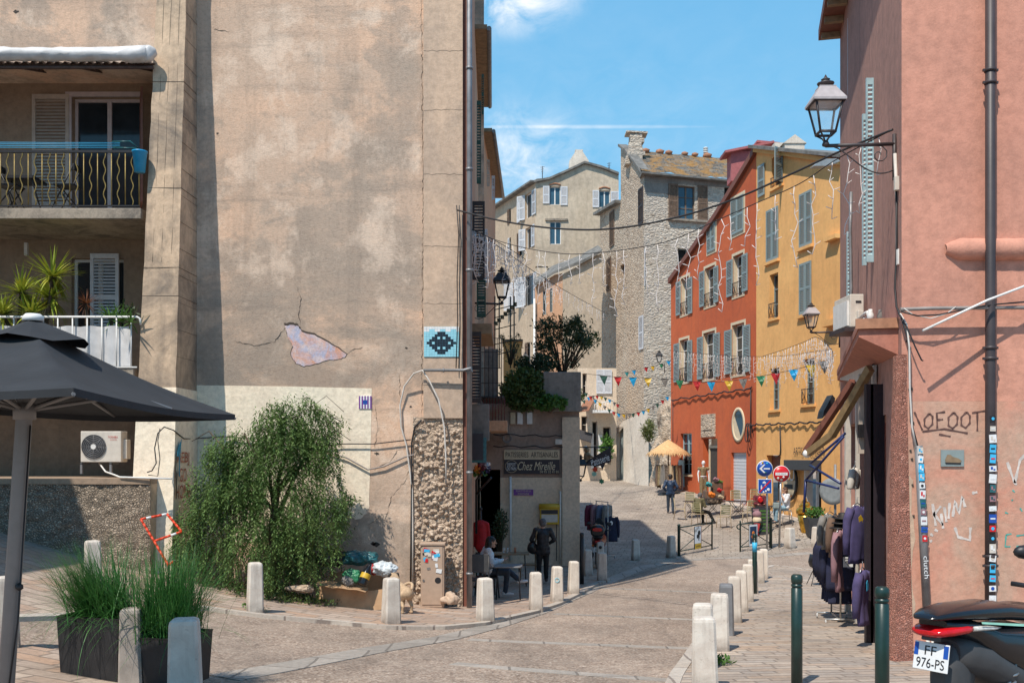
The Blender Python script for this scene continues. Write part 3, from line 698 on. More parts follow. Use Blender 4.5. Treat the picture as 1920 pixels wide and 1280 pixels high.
def rough(pts, n, amp):
    """roughen an outline given in pixels"""
    out = []
    for a, b in zip(pts, pts[1:]+pts[:1]):
        for i in range(n):
            t = i/n; out.append((a[0]+(b[0]-a[0])*t+rnd.uniform(-amp, amp)*(i > 0), a[1]+(b[1]-a[1])*t+rnd.uniform(-amp, amp)*(i > 0)))
    return out
patch([(366,722),(530,724),(697,728),(696,800),(694,880)]+rough([(692,940),(688,962),(676,972),(640,968),(600,985),(500,1010),(366,1040)], 4, 3)[:-4]+[(366,1040)], .006, 'cream', 'painted_patch', .008)
# pilaster with the rubble exposed at its foot
uA, uB = U(795)[0], U(868)[0]; zr = U(800, 782)[1]
m = MB(); LP.box(m, uA, uB, zr-.02, TOP-.3, 0, .12)
m.build('pilaster', 'pilaster', lb)
for y in (100, 210, 330, 464, 571, 722):
    m = MB(); z = U(800, y)[1]; m.tube([LP.pt(uA+(uB-uA)*i/9, z+rnd.uniform(-.012,.012), .120) for i in range(10)], .0035, 4); m.build('lift_joint', 'crack', lb)
m = MB(); uC = U(775)[0]; zb = gz(-1.3, LY-.2)-.1
def rub(a, b):
    u = uC+(uB-uC)*a; z = zb+(zr-zb)*b; e = min(a, 1-a, 1.)*12; e = min(1, e)*min(1, (1-b)*9+.2)
    p = V((u*1.0, 3.1, z*1.0)); h = noise.voronoi(p*11)[0]; d = .13-.13*min(1, h[0]*1.6)+.03*noise.noise(p*19)+.06*noise.noise(p*2.5)
    return LP.pt(u, z, .06+e*d*.8)
m.grid(rub, 84, 270); m.build('rubble_base', 'pebble', lb)
# peeled plaster and cracks
pp = rough([(534,611),(547,609),(560,612),(566,622),(590,628),(612,640),(634,652),(650,664),(640,672),(610,676),(590,682),(570,687),(556,682),(546,664),(550,650),(540,634)], 4, 1.6)
cx, cy = 592, 650
patch([(cx+(x-cx)*1.03, cy+(y-cy)*1.08-2) for x, y in pp], .003, 'crack', 'peeled_edge', .004); patch(pp, .010, 'peel', 'peeled_plaster', .006)
def crack(pts, w=.010, name='crack', off=.006):
    q = []
    for a, b in zip(pts, pts[1:]):
        k = max(2, int(math.hypot(b[0]-a[0], b[1]-a[1])/5))
        for i in range(k): q.append((a[0]+(b[0]-a[0])*i/k+rnd.uniform(-1,1)*1.6, a[1]+(b[1]-a[1])*i/k+rnd.uniform(-1,1)*1.6))
    q.append(pts[-1]); m = MB(); L = [LP.px(*p) for p in q]
    m.tube([LP.pt(u, z, off) for u, z in L], [w*rnd.uniform(.1,1)*min(1, .25+i*.3, .25+(len(L)-1-i)*.3) for i in range(len(L))], 4); return m.build(name, 'crack', lb)
for c in ([(440,640),(480,648),(515,640),(536,612)],[(563,612),(560,585),(565,560),(556,535)],[(650,664),(665,655),(680,650)],[(566,624),(556,640),(548,652)],[(584,636),(600,650),(590,664)],
          [(700,880),(730,865),(745,845),(768,838)],[(722,975),(735,930),(760,900),(768,880)],[(704,760),(708,800),(703,840)],[(790,0),(792,200),(793,420),(792,610),(791,780)],[(400,55),(430,60)],[(690,985),(720,962),(730,960)],[(752,760),(748,700)]):
    crack(c, .0065)
for (x, y, r_) in ((706,850,5),(705,1020,8),(700,1018,6),(30,22,6),(408,250,3),(690,735,5),(762,652,3),(770,762,3)):
    patch(rough([(x-r_,y),(x,y-r_*.6),(x+r_,y),(x,y+r_*.7)], 3, 1), .004, 'crack', 'chip', .005)
# corner: oxide red strip
m = MB(); m.bb(-.985, -.9, LY-.02, LY+.3, -.5, TOP); m.build('corner_strip', 'brownred', lb)
# buttress, battered
def bt(z): return .55+(1.45-.55)*max(0, min(1.25, (EYE+9.1-z)/11.3))
zT, z0 = EYE+15, gz(-6.8, 18.6)-.15; m = MB()
def brow(z, k=0.): p = bt(z); xl = -6.93-.21*max(0,(EYE+9.1-z)/11.3); return [V((xl, LY, z)), V((xl, LY-p-k, z)), V((-6.36+k, LY-p-k, z)), V((-6.33+k, LY-.005, z))]
zs = [zT-(zT-(EYE+1.25))*i/40 for i in range(41)]; js = random.Random(2)
m.rings([[p+V((js.uniform(-.008,.008), js.uniform(-.01,.01), 0))*(1 if 0 < j < 3 else 0) for j, p in enumerate(brow(z))] for z in zs], True, True, False); m.build('buttress', 'buttress', lb)
for z in (EYE+7.2, EYE+5.1, EYE+3.55, EYE+3.0):
    m = MB(); q = brow(z, .004); m.tube([q[1], q[2], q[3]], .005, 4); m.build('lift_joint', 'crack', lb)
for k in (.25, .5, .78):
    m = MB(); m.tube([brow(z, .002)[1].lerp(brow(z, .002)[2], k)+V((js.uniform(-.006,.006),0,0)) for z in zs[8:34]], .0025, 4); m.build('board_joint', 'crack', lb)
for i in range(14):
    z = EYE+8.6-i*.52; q = brow(z, .003); m = MB(); m.tube([q[2], q[3]], .003, 4); m.build('board_joint', 'crack', lb)
m = MB(); zs = [EYE+1.25-(EYE+1.25-z0)*i/20 for i in range(21)]; m.rings([brow(z, .02) for z in zs], True, True, False); m.build('painted_buttress_foot', 'cream', lb)
# ground floor recess, ledge and roughcast wall
RY = 18.3
m = MB(); a = P(282, 897, RY)
m.bb(-18, a.x, RY-.03, LY-.01, a.z-.1, a.z+.004); m.build('ledge', 'loggia', lb)
def rw(s, t):
    x = -18+(a.x+18)*s; z = gz(x, RY)-.3; z = z+(a.z-.1-z)*t; p = V((x*6, 0, z*6)); return V((x, RY+.035*noise.noise(p)+.022*noise.noise(p*2.7), z))
m = MB(); m.grid(rw, 240, 60); m.build('roughcast_front', 'roughwall', lb)
m = MB(); m.face([(a.x, RY, a.z-.1), (a.x, LY, a.z-.1), (a.x, LY, -1), (a.x, RY, -1)]); m.build('wall_return', 'buttress', lb)
for i, (py0, py1, yf) in enumerate(((390,410,19.1),(690,704,18.85))):        # floor slabs of the two balconies
    q0, q1 = P(0, py0, yf), P(0, py1, yf); xr = P(264, 0, yf).x if i == 0 else P(250, 0, yf).x
    m = MB(); m.bb(-18, xr, yf, 20.996, q1.z, q0.z, .012); b = m.build('balcony_slab', 'slabedge', lb)
    if i == 0: bal1 = b
    else: bal2 = b
m = MB(); m.bb(-18, P(250,0,18.95).x, 18.95, 20.98, P(0,714,18.95).z, P(0,705,18.95).z); m.build('beam', 'loggia', lb)
# railing of the upper balcony: straight and wavy bars by turns
yr = 19.12; zt, zb_ = P(0,284,yr).z, P(0,386,yr).z; xr = P(270,0,yr).x
m = MB(); m.bb(-18, xr, yr-.02, yr+.02, zt-.025, zt+.02); m.bb(-18, P(262,0,yr).x, yr-.015, yr+.015, zb_-.012, zb_+.012); m.bb(xr-.02, xr, yr-.02, LY, zt-.025, zt+.02)
rail1 = m.build('railing', 'iron', lb)
st = wv = None
for i in range(30):
    x = P(261-13*i, 0, yr).x
    if i % 2 == 0:
        if st is None: m = MB(); m.tube([(x, yr, zb_), (x, yr, zt)], .011, 6); st = m.build('baluster', 'gold', rail1); x0 = x; continue
        c = st.copy()
    else:
        if wv is None: m = MB(); m.tube([(x+.022*math.sin(k*.9), yr, zb_+(zt-zb_)*k/24) for k in range(25)], .011, 6); wv = m.build('wavy_baluster', 'gold', rail1); x1 = x; continue
        c = wv.copy()
    C.objects.link(c); c.parent = rail1; c.location.x = x-(x0 if i % 2 == 0 else x1)
# lower railing, white, with a fabric screen
yr = 18.84; zt, zb_ = P(0,594,yr).z, P(0,688,yr).z; xr = P(262,0,yr).x
m = MB(); m.tube([(-18, yr, zt), (xr-.05, yr, zt), (xr, yr, zt-.03), (xr+.02, yr, zt-.15)], .022, 8); m.bb(-18, xr-.05, yr-.012, yr+.012, zb_-.012, zb_+.012); rail2 = m.build('railing', 'white', lb); st = None
for i in range(20):
    x = P(246-27.5*i, 0, yr).x
    if st is None: m = MB(); m.tube([(x, yr, zb_), (x, yr, zt)], .014, 6); st = m.build('baluster', 'white', rail2); x0 = x; continue
    c = st.copy(); C.objects.link(c); c.parent = rail2; c.location.x = x-x0
m = MB(); xa = P(246,0,yr).x; zc0, zc1 = P(0,686,yr).z, P(0,610,yr).z
m.grid(lambda s, t: V((-17+(xa+17)*s, yr+.045+.02*math.sin(s*150)+.01*noise.noise(V((s*60,t*4,0))), zc0+(zc1-zc0)*t-.02*math.sin(s*75)**2*t)), 260, 8); m.build('balcony_screen', 'awn_white', lb)
# balcony doors and shutters
window(L2, d1, lb, 'mauvewhite', 'glass', .2, 2, 0, name='balcony_door')
m = MB(); L2.box(m, d1[0]-.13, d1[0], d1[2], d1[3]+.1, -.02, .03); L2.box(m, d1[0], d1[1], d1[3], d1[3]+.1, -.02, .03); m.build('door_frame', 'mauvewhite', lb)
r = L2.rect(62,178,131,392); shutter(L2, r[0], r[1], r[2], r[3], .01, 'shut_tan', lb)
leaf_out(L2, d1[1]+.02, d1[2], d1[3], .62, 'shut_red', lb, ang=68)
window(L2, d2, lb, 'white', 'glass', .2, 2, 0, name='balcony_door')
r = L2.rect(175,478,228,640); shutter(L2, r[0], r[1], r[2], r[3], .12, 'shut_white', lb)
m = MB(); r = L2.rect(48,456,54,480); L2.box(m, r[0], r[1], r[2], r[3], 0, .08, .01); m.build('wall_lamp', 'white', lb)
m = MB(); p = L2.px(205,148); m.ball(L2.pt(p[0], p[1], .05), .09, 2, (1.3,.6,.6)); m.build('bulkhead_lamp', 'offwhite', lb)
# corrugated awning with a rolled plastic cover
m = MB(); AY = 19.15; f0, b0 = P(0,118,AY), P(0,133,20.9); xr = P(286,0,AY).x
def cor(s, t): x = -18+(xr+18)*s; return V((x, AY+(20.9-AY)*t, f0.z+(b0.z-f0.z)*t+.03*math.sin(x*40)))
m.grid(cor, 520, 2); aw = m.build('awning', 'metalbrown', lb)
m = MB()
for i in range(6): x = xr-.35-1.15*i; m.tube([(x, AY+.05, f0.z-.06), (x, 20.9, b0.z-.06)], .03, 6)
m.tube([(-18, AY+.05, f0.z-.07), (xr, AY+.05, f0.z-.07)], .035, 6); m.build('awning_bars', 'metalbrown', aw)
m = MB(); L = []
for i in range(61):
    s = i/60; x = -18+(xr-.05+18)*s; k = 1+.10*noise.noise(V((x*3,0,0)))
    e = 1.25 if s > .965 else 1
    L.append([V((x+.03*noise.noise(V((q,x*2,1))), AY-.04+(.14*math.sin(a_)+.05*noise.noise(V((x*7+q,q*.9,5))))*k*e, P(0,106,AY).z+.02+.125*math.cos(a_)*k*e+.035*noise.noise(V((x*5+q*.6,q*.7,0)))+.02*noise.noise(V((x*14-q,q,3))))) for q, a_ in ((q, 2*math.pi*q/14) for q in range(14))])
m.rings(L); m.build('rolled_cover', 'awn_white', aw)
m = MB(); cpt = V((xr-.06, AY-.06, P(0,103,AY).z)); m.ball(cpt, .19, 3, (.8,.7,.8))
for v in m.b.verts: v.co += (v.co-cpt)*.35*noise.noise(v.co*9)
m.build('bunched_cover', 'awn_white', aw)
# spray writing on the flank of the buttress
BP = Plane((-6.36, 18.72), (-6.33, 19.98)); BP.n = V((1,0,0))
def flank(py, off=.03):                   # text centre on the flank
    Y = 19.1; return V((-6.34+off, Y, P(0,py,Y).z))
for s, py, w_ in (('AEBJ',860,.72),('GO',890,.42),('HOME',921,.85)):
    m = MB(); text_bm(m, s, flank(py), (0,1,0), (0,0,1), w_, .26, thick=.004); m.build('graffiti', 'paint_red', lb)
m = MB(); q = flank(850); m.prism([V((q.x+.004, q.y+y_, q.z+z_)) for y_, z_ in ((-.36,-.05),(-.30,.12),(-.10,.28),(-.16,.02),(-.2,.0),(-.2,-.45),(-.26,-.42),(-.25,-.06))], (.004,0,0)); m.build('graffiti', 'paint_blue', lb)
m = MB(); q = flank(890); m.prism([V((q.x+.004, q.y+y_, q.z+z_)) for y_, z_ in ((-.42,.42),(-.36,.40),(-.42,.1),(-.34,.02),(-.38,-.45),(-.46,-.02),(-.48,.1))], (.004,0,0)); m.build('graffiti', 'iron', lb)
# hanging wires
m = MB(); w0 = [P(276,885,18.2),P(285,882,18.2),(P(293,868,18.2)),P(290,840,18.3),P(296,812,18.35),P(308,800,18.4),P(325,806,18.6),P(345,822,19.2),P(366,822,19.9),P(420,818,19.93),P(560,828,19.93),P(600,836,19.93),P(640,832,19.93),P(700,832,19.93),P(770,824,19.93)]
m.tube(w0, .012, 5); m.tube([P(278,890,18.2),P(296,892,18.25),P(300,860,18.25),P(296,826,18.3),P(300,803,18.35)], .009, 5)
solo(m, 'cable', 'cable_black', 'thin black cable looping down the cream buttress foot and across the wall', 'cable')
m = MB(); m.tube([P(186,868,19.2),P(198,884,19.),P(215,890,18.6),P(225,894,18.25),P(322,897,18.2)], .016, 6); solo(m, 'drain_hose', 'white', 'white drain hose lying along the ledge below the fan unit', 'hose')
m = MB(); m.tube([P(600,842,19.94),P(650,858,19.94),P(690,880,19.94),P(720,874,19.94),P(760,856,19.94),P(776,852,19.85)], .016, 6); solo(m, 'cable', 'cable_grey', 'sagging grey cable on the wall right of the tree', 'cable')
m = MB(); L = [P(836,905,19.68),P(836,860,19.7),P(833,800,19.72),P(822,748,19.72),P(804,712,19.74),P(792,694,19.76),P(776,700,19.8),P(758,724,19.9),P(750,760,19.93),P(752,800,19.93),P(762,835,19.93),P(768,880,19.9),P(773,920,19.9),P(774,1000,19.9),P(774,1100,19.85)]
m.tube(L, .017, 6); solo(m, 'cable', 'cable_white', 'pale cable arching from the pilaster down its left side', 'cable')
m = MB(); m.tube([P(790,787,19.8),P(778,800,19.88),P(772,830,19.9),P(772,900,19.9),P(771,1000,19.9),P(770,1095,19.85)], .02, 6); solo(m, 'cable', 'cable_black', 'dark cable running down the left edge of the rubble pilaster', 'cable')
for k, (dx, r_) in enumerate(((0,.011),(5,.009))):
    m = MB(); m.tube([P(856+dx,385,19.78),P(860+dx*.4,440,19.8),P(857+dx,520,19.8),P(858+dx,600,19.8),P(855+dx,690,19.78)], r_, 5)
    solo(m, 'cable', 'cable_black', ('black cable hanging down the pilaster in front of the mosaic','thinner black cable beside it on the pilaster edge')[k], 'cable')
m = MB(); m.tube([P(794,694,19.72),P(868,694,19.7),P(884,690,19.6)], .03, 8); m.tube([P(830,694,19.72),P(833,694,19.72)], .042, 8); solo(m, 'conduit', 'grey_pipe', 'short grey conduit crossing the pilaster under the mosaic', 'conduit')
m = MB(); x = P(880,0,19.7).x; m.tube([(x, 19.72, gz(-.9,19.7)+.02), (x, 19.72, TOP-.2)], .055, 12)
for z in range(0, 18, 2): m.tube([(x, 19.72, EYE-2.4+z), (x, 19.72, EYE-2.35+z)], .07, 12)
solo(m, 'drainpipe', 'grey_pipe', 'full-height grey drainpipe on the corner of the blank wall', 'drainpipe')
# tile panels on the wall
def tiles(name, label, x0, y0, x1, y1, rows, pal, base, parent_off, frame=None):
    u0, u1, z0_, z1_ = LP.rect(x0, y0, x1, y1); t = thing(name, label, 'mosaic', LP.pt((u0+u1)/2, z0_, parent_off))
    m = MB(); m.mat(base); LP.box(m, u0, u1, z0_, z1_, parent_off, parent_off+.012); nr, nc = len(rows), len(rows[0])
    for ch, mt in pal.items():
        m.mat(mt); k = 0
        for j, rw_ in enumerate(rows):
            for i, c_ in enumerate(rw_):
                if c_ == ch:
                    a_ = u0+(u1-u0)*(i+.03)/nc; b_ = u0+(u1-u0)*(i+.97)/nc; c1 = z1_-(z1_-z0_)*(j+.97)/nr; d1_ = z1_-(z1_-z0_)*(j+.03)/nr; LP.box(m, a_, b_, c1, d1_, parent_off+.012, parent_off+.018); k += 1
    m.build('panel', None, t)
    return t
gr = ['wwwwwwwwwwwww','wwbbwwbbwwbbw','bbbbbkkkbbbbb','bbbbkkkkkbbbb','bbbkkbkbkkbbb','bbkkkkkkkkkbb','bkkbkkkkkbkkb','bbkkkkkkkkkbb','bbbkkbkbkkbbb','bbbbkkkkkbbbb','bbbbbkkkbbbbb','bbbbbbbbbbbbb']
tiles('tile_mosaic', 'square pale blue tile panel with a black pixel pattern high on the pilaster', 796, 614, 861, 670, gr, {'b':'tile_blue','k':'tile_black','w':'tile_white'}, 'tile_blue', .121)
tiles('tile_mosaic', 'small purple and white striped tile panel at the corner of the cream patch', 673, 742, 697, 766, ['pwpwpwpwp']*3+['pwpcccpwp']*3+['pwpwpwpwp']*3, {'p':'purple','w':'tile_white','c':'blue_sign'}, 'tile_white', .007)
# meter cabinet with stickers
cp = P(811, 1127, 19.5); zb_ = gz(cp.x, 19.5)+.05; t = thing('meter_cabinet', 'narrow beige street cabinet covered in stickers against the rubble pilaster', 'cabinet', (cp.x, 19.55, zb_))
w2 = .23; zt = P(0,1022,19.45).z
m = MB(); m.bb(cp.x-w2, cp.x+w2, 19.45, 19.72, zb_, zt, .015); m.build('body', 'cabinet', t)
m = MB(); m.bb(cp.x-w2-.02, cp.x+w2+.02, 19.42, 19.74, zt, zt+.05, .01); m.build('cap', 'cabinet', t)
m = MB(); m.bb(cp.x-w2+.03, cp.x+w2-.03, 19.437, 19.45, zb_+.06, zt-.03, .004); m.build('door', 'cabinet', t)
js = random.Random(8)
for i in range(22):
    x = cp.x+js.uniform(-.17,.17); z = zt-.08-abs(js.gauss(0,.2)); s1, s2 = js.uniform(.025,.06), js.uniform(.02,.045)
    m = MB(); m.box((x, 19.434-i*.0004, z), (s1*2, .003, s2*2), Matrix.Rotation(js.uniform(-.3,.3), 3, 'Y')); m.build('sticker', js.choice(['white_sign','cyan','white_sign','letter_black','grey_cloth','bag_teal','offwhite','red_sign','pink_cloth']), t)
m = MB(); m.cyl((cp.x+.11,19.436,zt-.68),(cp.x+.11,19.432,zt-.68),.06,n=18); m.build('sticker', 'letter_black', t)
m = MB(); m.cyl((cp.x-.17,19.437,zt-.68),(cp.x-.17,19.425,zt-.68),.022); m.build('lock', 'steel', t)
# ------------------------------------------------------------------ houses along the left of the street
RW = [(-.9,20.3),(-.97,26.),(-1.08,32.),(-.98,34.),(-.72,43.)]
def row_house(name, label, a, b, zt, mat, eave, emat='slate'):
    t = thing(name, label, 'house', ((a[0]+b[0])/2-2, (a[1]+b[1])/2, 0)); pl = Plane(b, a); pl.n = V((abs(pl.n.x), pl.n.y*(1 if pl.n.x > 0 else -1), 0)) if pl.n.x > 0 else -pl.n
    m = MB(); q = [V((a[0],a[1],-1.5)), V((b[0],b[1],-1.5)), V((b[0]-5,b[1],-1.5)), V((a[0]-5,a[1],-1.5))]; m.prism(q, (0,0,zt+1.5)); bmesh.ops.recalc_face_normals(m.b, faces=m.b.faces[:]); m.build('wall', mat, t)
    if eave:
        n = V((pl.n.x, pl.n.y, 0)).normalized(); A, B = V((a[0],a[1]+.05,zt)), V((b[0],b[1]-.05,zt)); m = MB()
        m.prism([A+n*eave, B+n*eave, B-n*.3, A-n*.3], (0,0,.12)); m.prism([A-n*.3+V((0,0,.12)), B-n*.3+V((0,0,.12)), B-n*6.5+V((0,0,2.4)), A-n*6.5+V((0,0,2.4))], (0,0,.1)); m.build('roof', emat, t)
        m = MB(); m.tube([A+n*(eave+.05)+V((0,0,.02)), B+n*(eave+.05)+V((0,0,.02))], .065, 8); m.build('gutter', 'grey_pipe', t)
    return t, pl
def hs(t, Y, x0, y0, y1, w, mat, pl=None, ang=90, name='shutter'):
    """leaf standing out from a wall of the row, frontal to the street end"""
    p = P(x0, 0, Y); q = Plane((p.x, Y), (p.x+w, Y+w/math.tan(math.radians(ang)) if ang != 90 else Y)); return shutter(q, 0, w, P(0,y1,Y).z, P(0,y0,Y).z, 0, mat, t, name)
h1, p1 = row_house('row_house', 'dusky salmon house front on the left side of the street next to the drainpipe', RW[0], RW[1], EYE+14, 'salmon', 0)
h2, p2 = row_house('row_house', 'orange rendered house with tiled eaves and green shutters left of the street', RW[1], RW[2], EYE+11.1, 'orange', .32, 'wood')
h3, p3 = row_house('row_house', 'narrow orange house with deep eaves above the cafe terrace', RW[3], RW[4], EYE+11.0, 'orange', .30, 'wood')
for (t, Y, x, y0, y1, w_, mt) in ((h1,23.5,894,190,345,.10,'shut_green'),(h1,23.6,886,378,525,.29,'shut_dark'),(h1,24.2,894,522,595,.22,'shut_green'),(h1,21.2,883,622,755,.22,'shut_dark'),(h2,29,905,430,530,.14,'shut_white'),(h2,27,903,140,215,.06,'shut_green'),(h3,36,913,300,350,.10,'shut_tan'),(h3,38,922,330,375,.12,'shut_white')):
    hs(t, Y, x, y0, y1, w_, mt)
def slab_balc(t, Y0, Y1, px0, px1, y0, y1, mat, name='balcony'):
    a, b = P(px0, y0, Y0), P(px1, y1, Y0); m = MB(); m.bb(a.x, b.x, Y0, Y1, b.z, a.z, .01); return m.build(name, mat, t)
slab_balc(h1, 21.5, 24, 884, 922, 606, 626, 'wood', 'wooden_canopy')
slab_balc(h2, 27.2, 30.2, 917, 951, 788, 808, 'orange')
b = slab_balc(h2, 27.2, 30.2, 900, 945, 742, 746, 'darkiron', 'floor_plate')
m = MB(); A = P(901,0,27.2).x; B = P(940,0,27.2).x
for i in range(6): x = A+(B-A)*i/5; m.tube([(x,27.2,P(0,745,27.2).z),(x,27.2,P(0,634,27.2).z)], .012, 5)
for y in (634,660,690,718,745): m.tube([(A,27.2,P(0,y,27.2).z),(B,27.2,P(0,y,27.2).z)], .01, 5)
m.build('grille', 'iron', h2)
m = MB(); a_, b_ = P(908,654,27.6), P(934,742,27.6); m.bb(a_.x, b_.x, 27.6, 27.7, b_.z, a_.z); m.build('screen_panel', 'grey_cloth', h2)
m = MB(); A = P(901,0,27.25).x; B = P(946,0,27.25).x
for i in range(9): x = A+(B-A)*i/8; m.tube([(x,27.25,P(0,788,27.2).z),(x,27.25,P(0,745,27.2).z)], .009, 5)
m.build('railing', 'moto_red', h2)
m = MB()
for i in range(7):
    z = EYE+6.2+i*.2; m.bb(-1.0-.0, -.82, 35+i*.6, 35.5+i*.6, z-5, z-4.95)
m.build('window_sills', 'trim', h3)
# outside stair and upper terraces behind the cafe
t = thing('stair_tower', 'small scaffold-like iron stair rising behind the terrace plants at the left', 'stair', P(940,690,36)); m = MB()
for x in (928,936,957,964):
    m.tube([P(x,690,36.5), P(x,555,36.5)], .025, 6)
for y in (575,590,612,640,660): m.tube([P(926,y+6,36.5), P(968,y-4,36.5)], .018, 5)
m.build('frame', 'green_metal', t)
m = MB()
for i in range(7): a_ = P(926+i*6, 604-i*6, 36.6); m.bb(a_.x, a_.x+.14, 36.4, 37.3, a_.z-.03, a_.z)
m.build('steps', 'shut_green', t)
t = thing('terrace_wall', 'low ochre parapet between the iron stair and the oleander', 'wall', P(965,690,38)); m = MB(); a_, b_ = P(944,640,38), P(978,700,38); m.bb(a_.x, b_.x, 38, 40, b_.z-2, a_.z); m.build('parapet', 'ochre', t); m = MB(); m.bb(a_.x-.05, b_.x+.05, 37.95, 40.05, a_.z, a_.z+.08); m.build('coping', 'wood', t)
# cabinet and sign hanging in the shade by the drainpipe
m = MB(); a_, b_ = P(885,757,21.3), P(917,826,21.3); m.bb(a_.x, b_.x, 21.3, 21.6, b_.z, a_.z, .01); 
for i in range(9): z = b_.z+.12+i*.035; m.bb(a_.x+.06, a_.x+.26, 21.292, 21.3, z, z+.015)
solo(m, 'wall_cabinet', 'grey_cloth', 'flat grey louvred box on the shaded wall behind the drainpipe', 'wall box')
t = thing('hanging_sign', 'dark board with a turquoise edge hanging above the flowers', 'sign', P(895,866,21.1)); m = MB(); a_, b_ = P(884,812,21.1), P(906,862,21.1); m.bb(a_.x, b_.x, 21.1, 21.14, b_.z, a_.z); m.build('board', 'board_dark', t)
m = MB(); c_ = P(912,867,21.1); m.bb(a_.x, c_.x, 21.15, 21.17, c_.z, P(0,820,21.1).z); m.build('edge', 'bag_teal', t)

# unseen house added beyond the left edge to throw shade on the roughcast wall
shade_house = thing('house', 'unseen tan house added beyond the left edge to shade the roughcast wall', 'house', (-14, 11, gz(-11,11)))
m = MB(); m.bb(-22, -11.3, 8.5, 12.8, -2, EYE+8.5); m.build('wall', 'loggia', shade_house); m = MB(); m.bb(-22.3, -11.1, 8.2, 13.1, EYE+8.51, EYE+8.8); m.build('roof', 'terracotta', shade_house)
# ================================================================== cafe block with terrace
CP = Plane((-.98, 30.5), (2.06, 30.5)); cz = gz(1, 30.5)-.2
cb = thing('cafe_building', 'low cream cafe wall carrying a planted terrace in the shade', 'building', (.6, 30.5, gz(.6, 30.5)))
zt = CP.px(1000, 770)[1]; zb1 = CP.px(1000, 895)[1]
dr = CP.rect(889, 880, 938, 1062); dr = (max(.02, dr[0]), dr[1], cz+.25, dr[3])
wall_face(mb := MB(), CP, [(0, cz), (CP.L, cz), (CP.L, zb1), (0, zb1)], [dr], 0, .6); mb.build('wall', 'cafe', cb)
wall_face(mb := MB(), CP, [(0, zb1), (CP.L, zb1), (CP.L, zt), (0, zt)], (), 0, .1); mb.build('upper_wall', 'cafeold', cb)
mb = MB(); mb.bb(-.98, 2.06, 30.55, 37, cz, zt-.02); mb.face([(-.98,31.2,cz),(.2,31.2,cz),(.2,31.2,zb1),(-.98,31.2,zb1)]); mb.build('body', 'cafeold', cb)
m = MB(); r = CP.rect(1054, 782, 1085, 1060); CP.box(m, r[0], CP.L+.01, cz, r[3], 0, .10); m.build('corner_pier', 'cafe', cb)
m = MB(); r = CP.rect(1018, 698, 1084, 772); CP.box(m, r[0], CP.L+.04, r[2], r[3], -2.2, .22, .02); m.build('terrace_planter', 'pot_concrete', cb)
m = MB(); CP.box(m, 0, r[0], zt-.02, zt+.35, -.15, .05); m.build('parapet', 'cafeold', cb)
m = MB(); CP.box(m, dr[0]+.05, dr[1]-.25, dr[2], dr[3]-.05, -.5, -.45); m.build('door', 'woodpost', cb)
def onwall(pl, name, mat, label, cat, x0, y0, x1, y1, o0, o1, group=None, bev=.004):
    r = pl.rect(x0, y0, x1, y1); m = MB(); b = pl.pt((r[0]+r[1])/2, r[2], o0); pl.box(m, r[0], r[1], r[2], r[3], o0, o1, bev); return solo(m, name, mat, label, cat, group, base=b)
t = thing('shop_sign', 'cream and dark pastry shop board reading PATISSERIES ARTISANALES', 'sign', CP.pt(CP.px(997,0)[0], CP.px(0,888)[1], .03))
r = CP.rect(945, 843, 1049, 861); m = MB(); CP.box(m, r[0], r[1], r[2], r[3], .02, .06); m.build('upper_board', 'board_cream', t)
m = MB(); text_bm(m, 'PATISSERIES  ARTISANALES', CP.pt((r[0]+r[1])/2, (r[2]+r[3])/2, .062), CP.d, (0,0,1), (r[1]-r[0])*.94, .16); m.build('lettering', 'letter_black', t)
r = CP.rect(945, 861, 1049, 888); m = MB(); CP.box(m, r[0], r[1], r[2], r[3]-.003, .02, .055); m.build('lower_board', 'board_dark', t)
m = MB(); c_ = CP.px(1006, 873); text_bm(m, 'Chez Mireille', CP.pt(c_[0], c_[1], .058), CP.d, (0,0,1), 1.14, .26, shear=.35); c_ = CP.px(1030, 884); text_bm(m, '04 95 32 41 05', CP.pt(c_[0], c_[1], .058), CP.d, (0,0,1), .58, .075); m.build('lettering', 'letter_cream', t)
m = MB(); c_ = CP.px(959, 874); text_bm(m, 'DEPOT', CP.pt(c_[0], c_[1]+.055, .058), CP.d, (0,0,1), .26, .10); text_bm(m, 'DE PAIN', CP.pt(c_[0], c_[1]-.065, .058), CP.d, (0,0,1), .28, .10); m.build('lettering', 'letter_white', t)
m = MB(); q = [CP.pt(c_[0]+.19*math.cos(k*.2), c_[1]+.185*math.sin(k*.2), .057) for k in range(0, 32)]; m.tube(q, .008, 4); m.build('ring', 'board_cream', t)
t = thing('name_plaque', 'small violet plaque with two lines of pale lettering under the pastry board', 'plaque', CP.pt(CP.px(981,0)[0], CP.px(0,928)[1], .01)); r = CP.rect(963, 917, 1000, 928); m = MB(); CP.box(m, r[0], r[1], r[2], r[3], .005, .025); m.build('plate', 'purple', t)
m = MB(); zc = (r[2]+r[3])/2; text_bm(m, 'PLACETTE DE LA', CP.pt((r[0]+r[1])/2, zc+.045, .027), CP.d, (0,0,1), .44, .055); text_bm(m, 'FONTAINE', CP.pt((r[0]+r[1])/2, zc-.045, .027), CP.d, (0,0,1), .34, .055); bpy.data.meshes.remove(bpy.data.meshes.new('x')); m.build('lettering', 'letter_cream', t)
t = thing('letter_box', 'yellow post box with a rounded hood on the cafe wall', 'letter box', CP.pt(CP.px(1029,0)[0], CP.px(0,982)[1], .02)); r = CP.rect(1012, 947, 1048, 982)
m = MB(); CP.box(m, r[0], r[1], r[2], r[3]-.06, 0, .16, .015); m.build('body', 'yellow_box', t); m = MB(); m.tube([CP.pt(r[0]-.02, r[3]-.04, .08), CP.pt(r[1]+.02, r[3]-.04, .08)], .1, 12); m.build('hood', 'yellow_box', t)
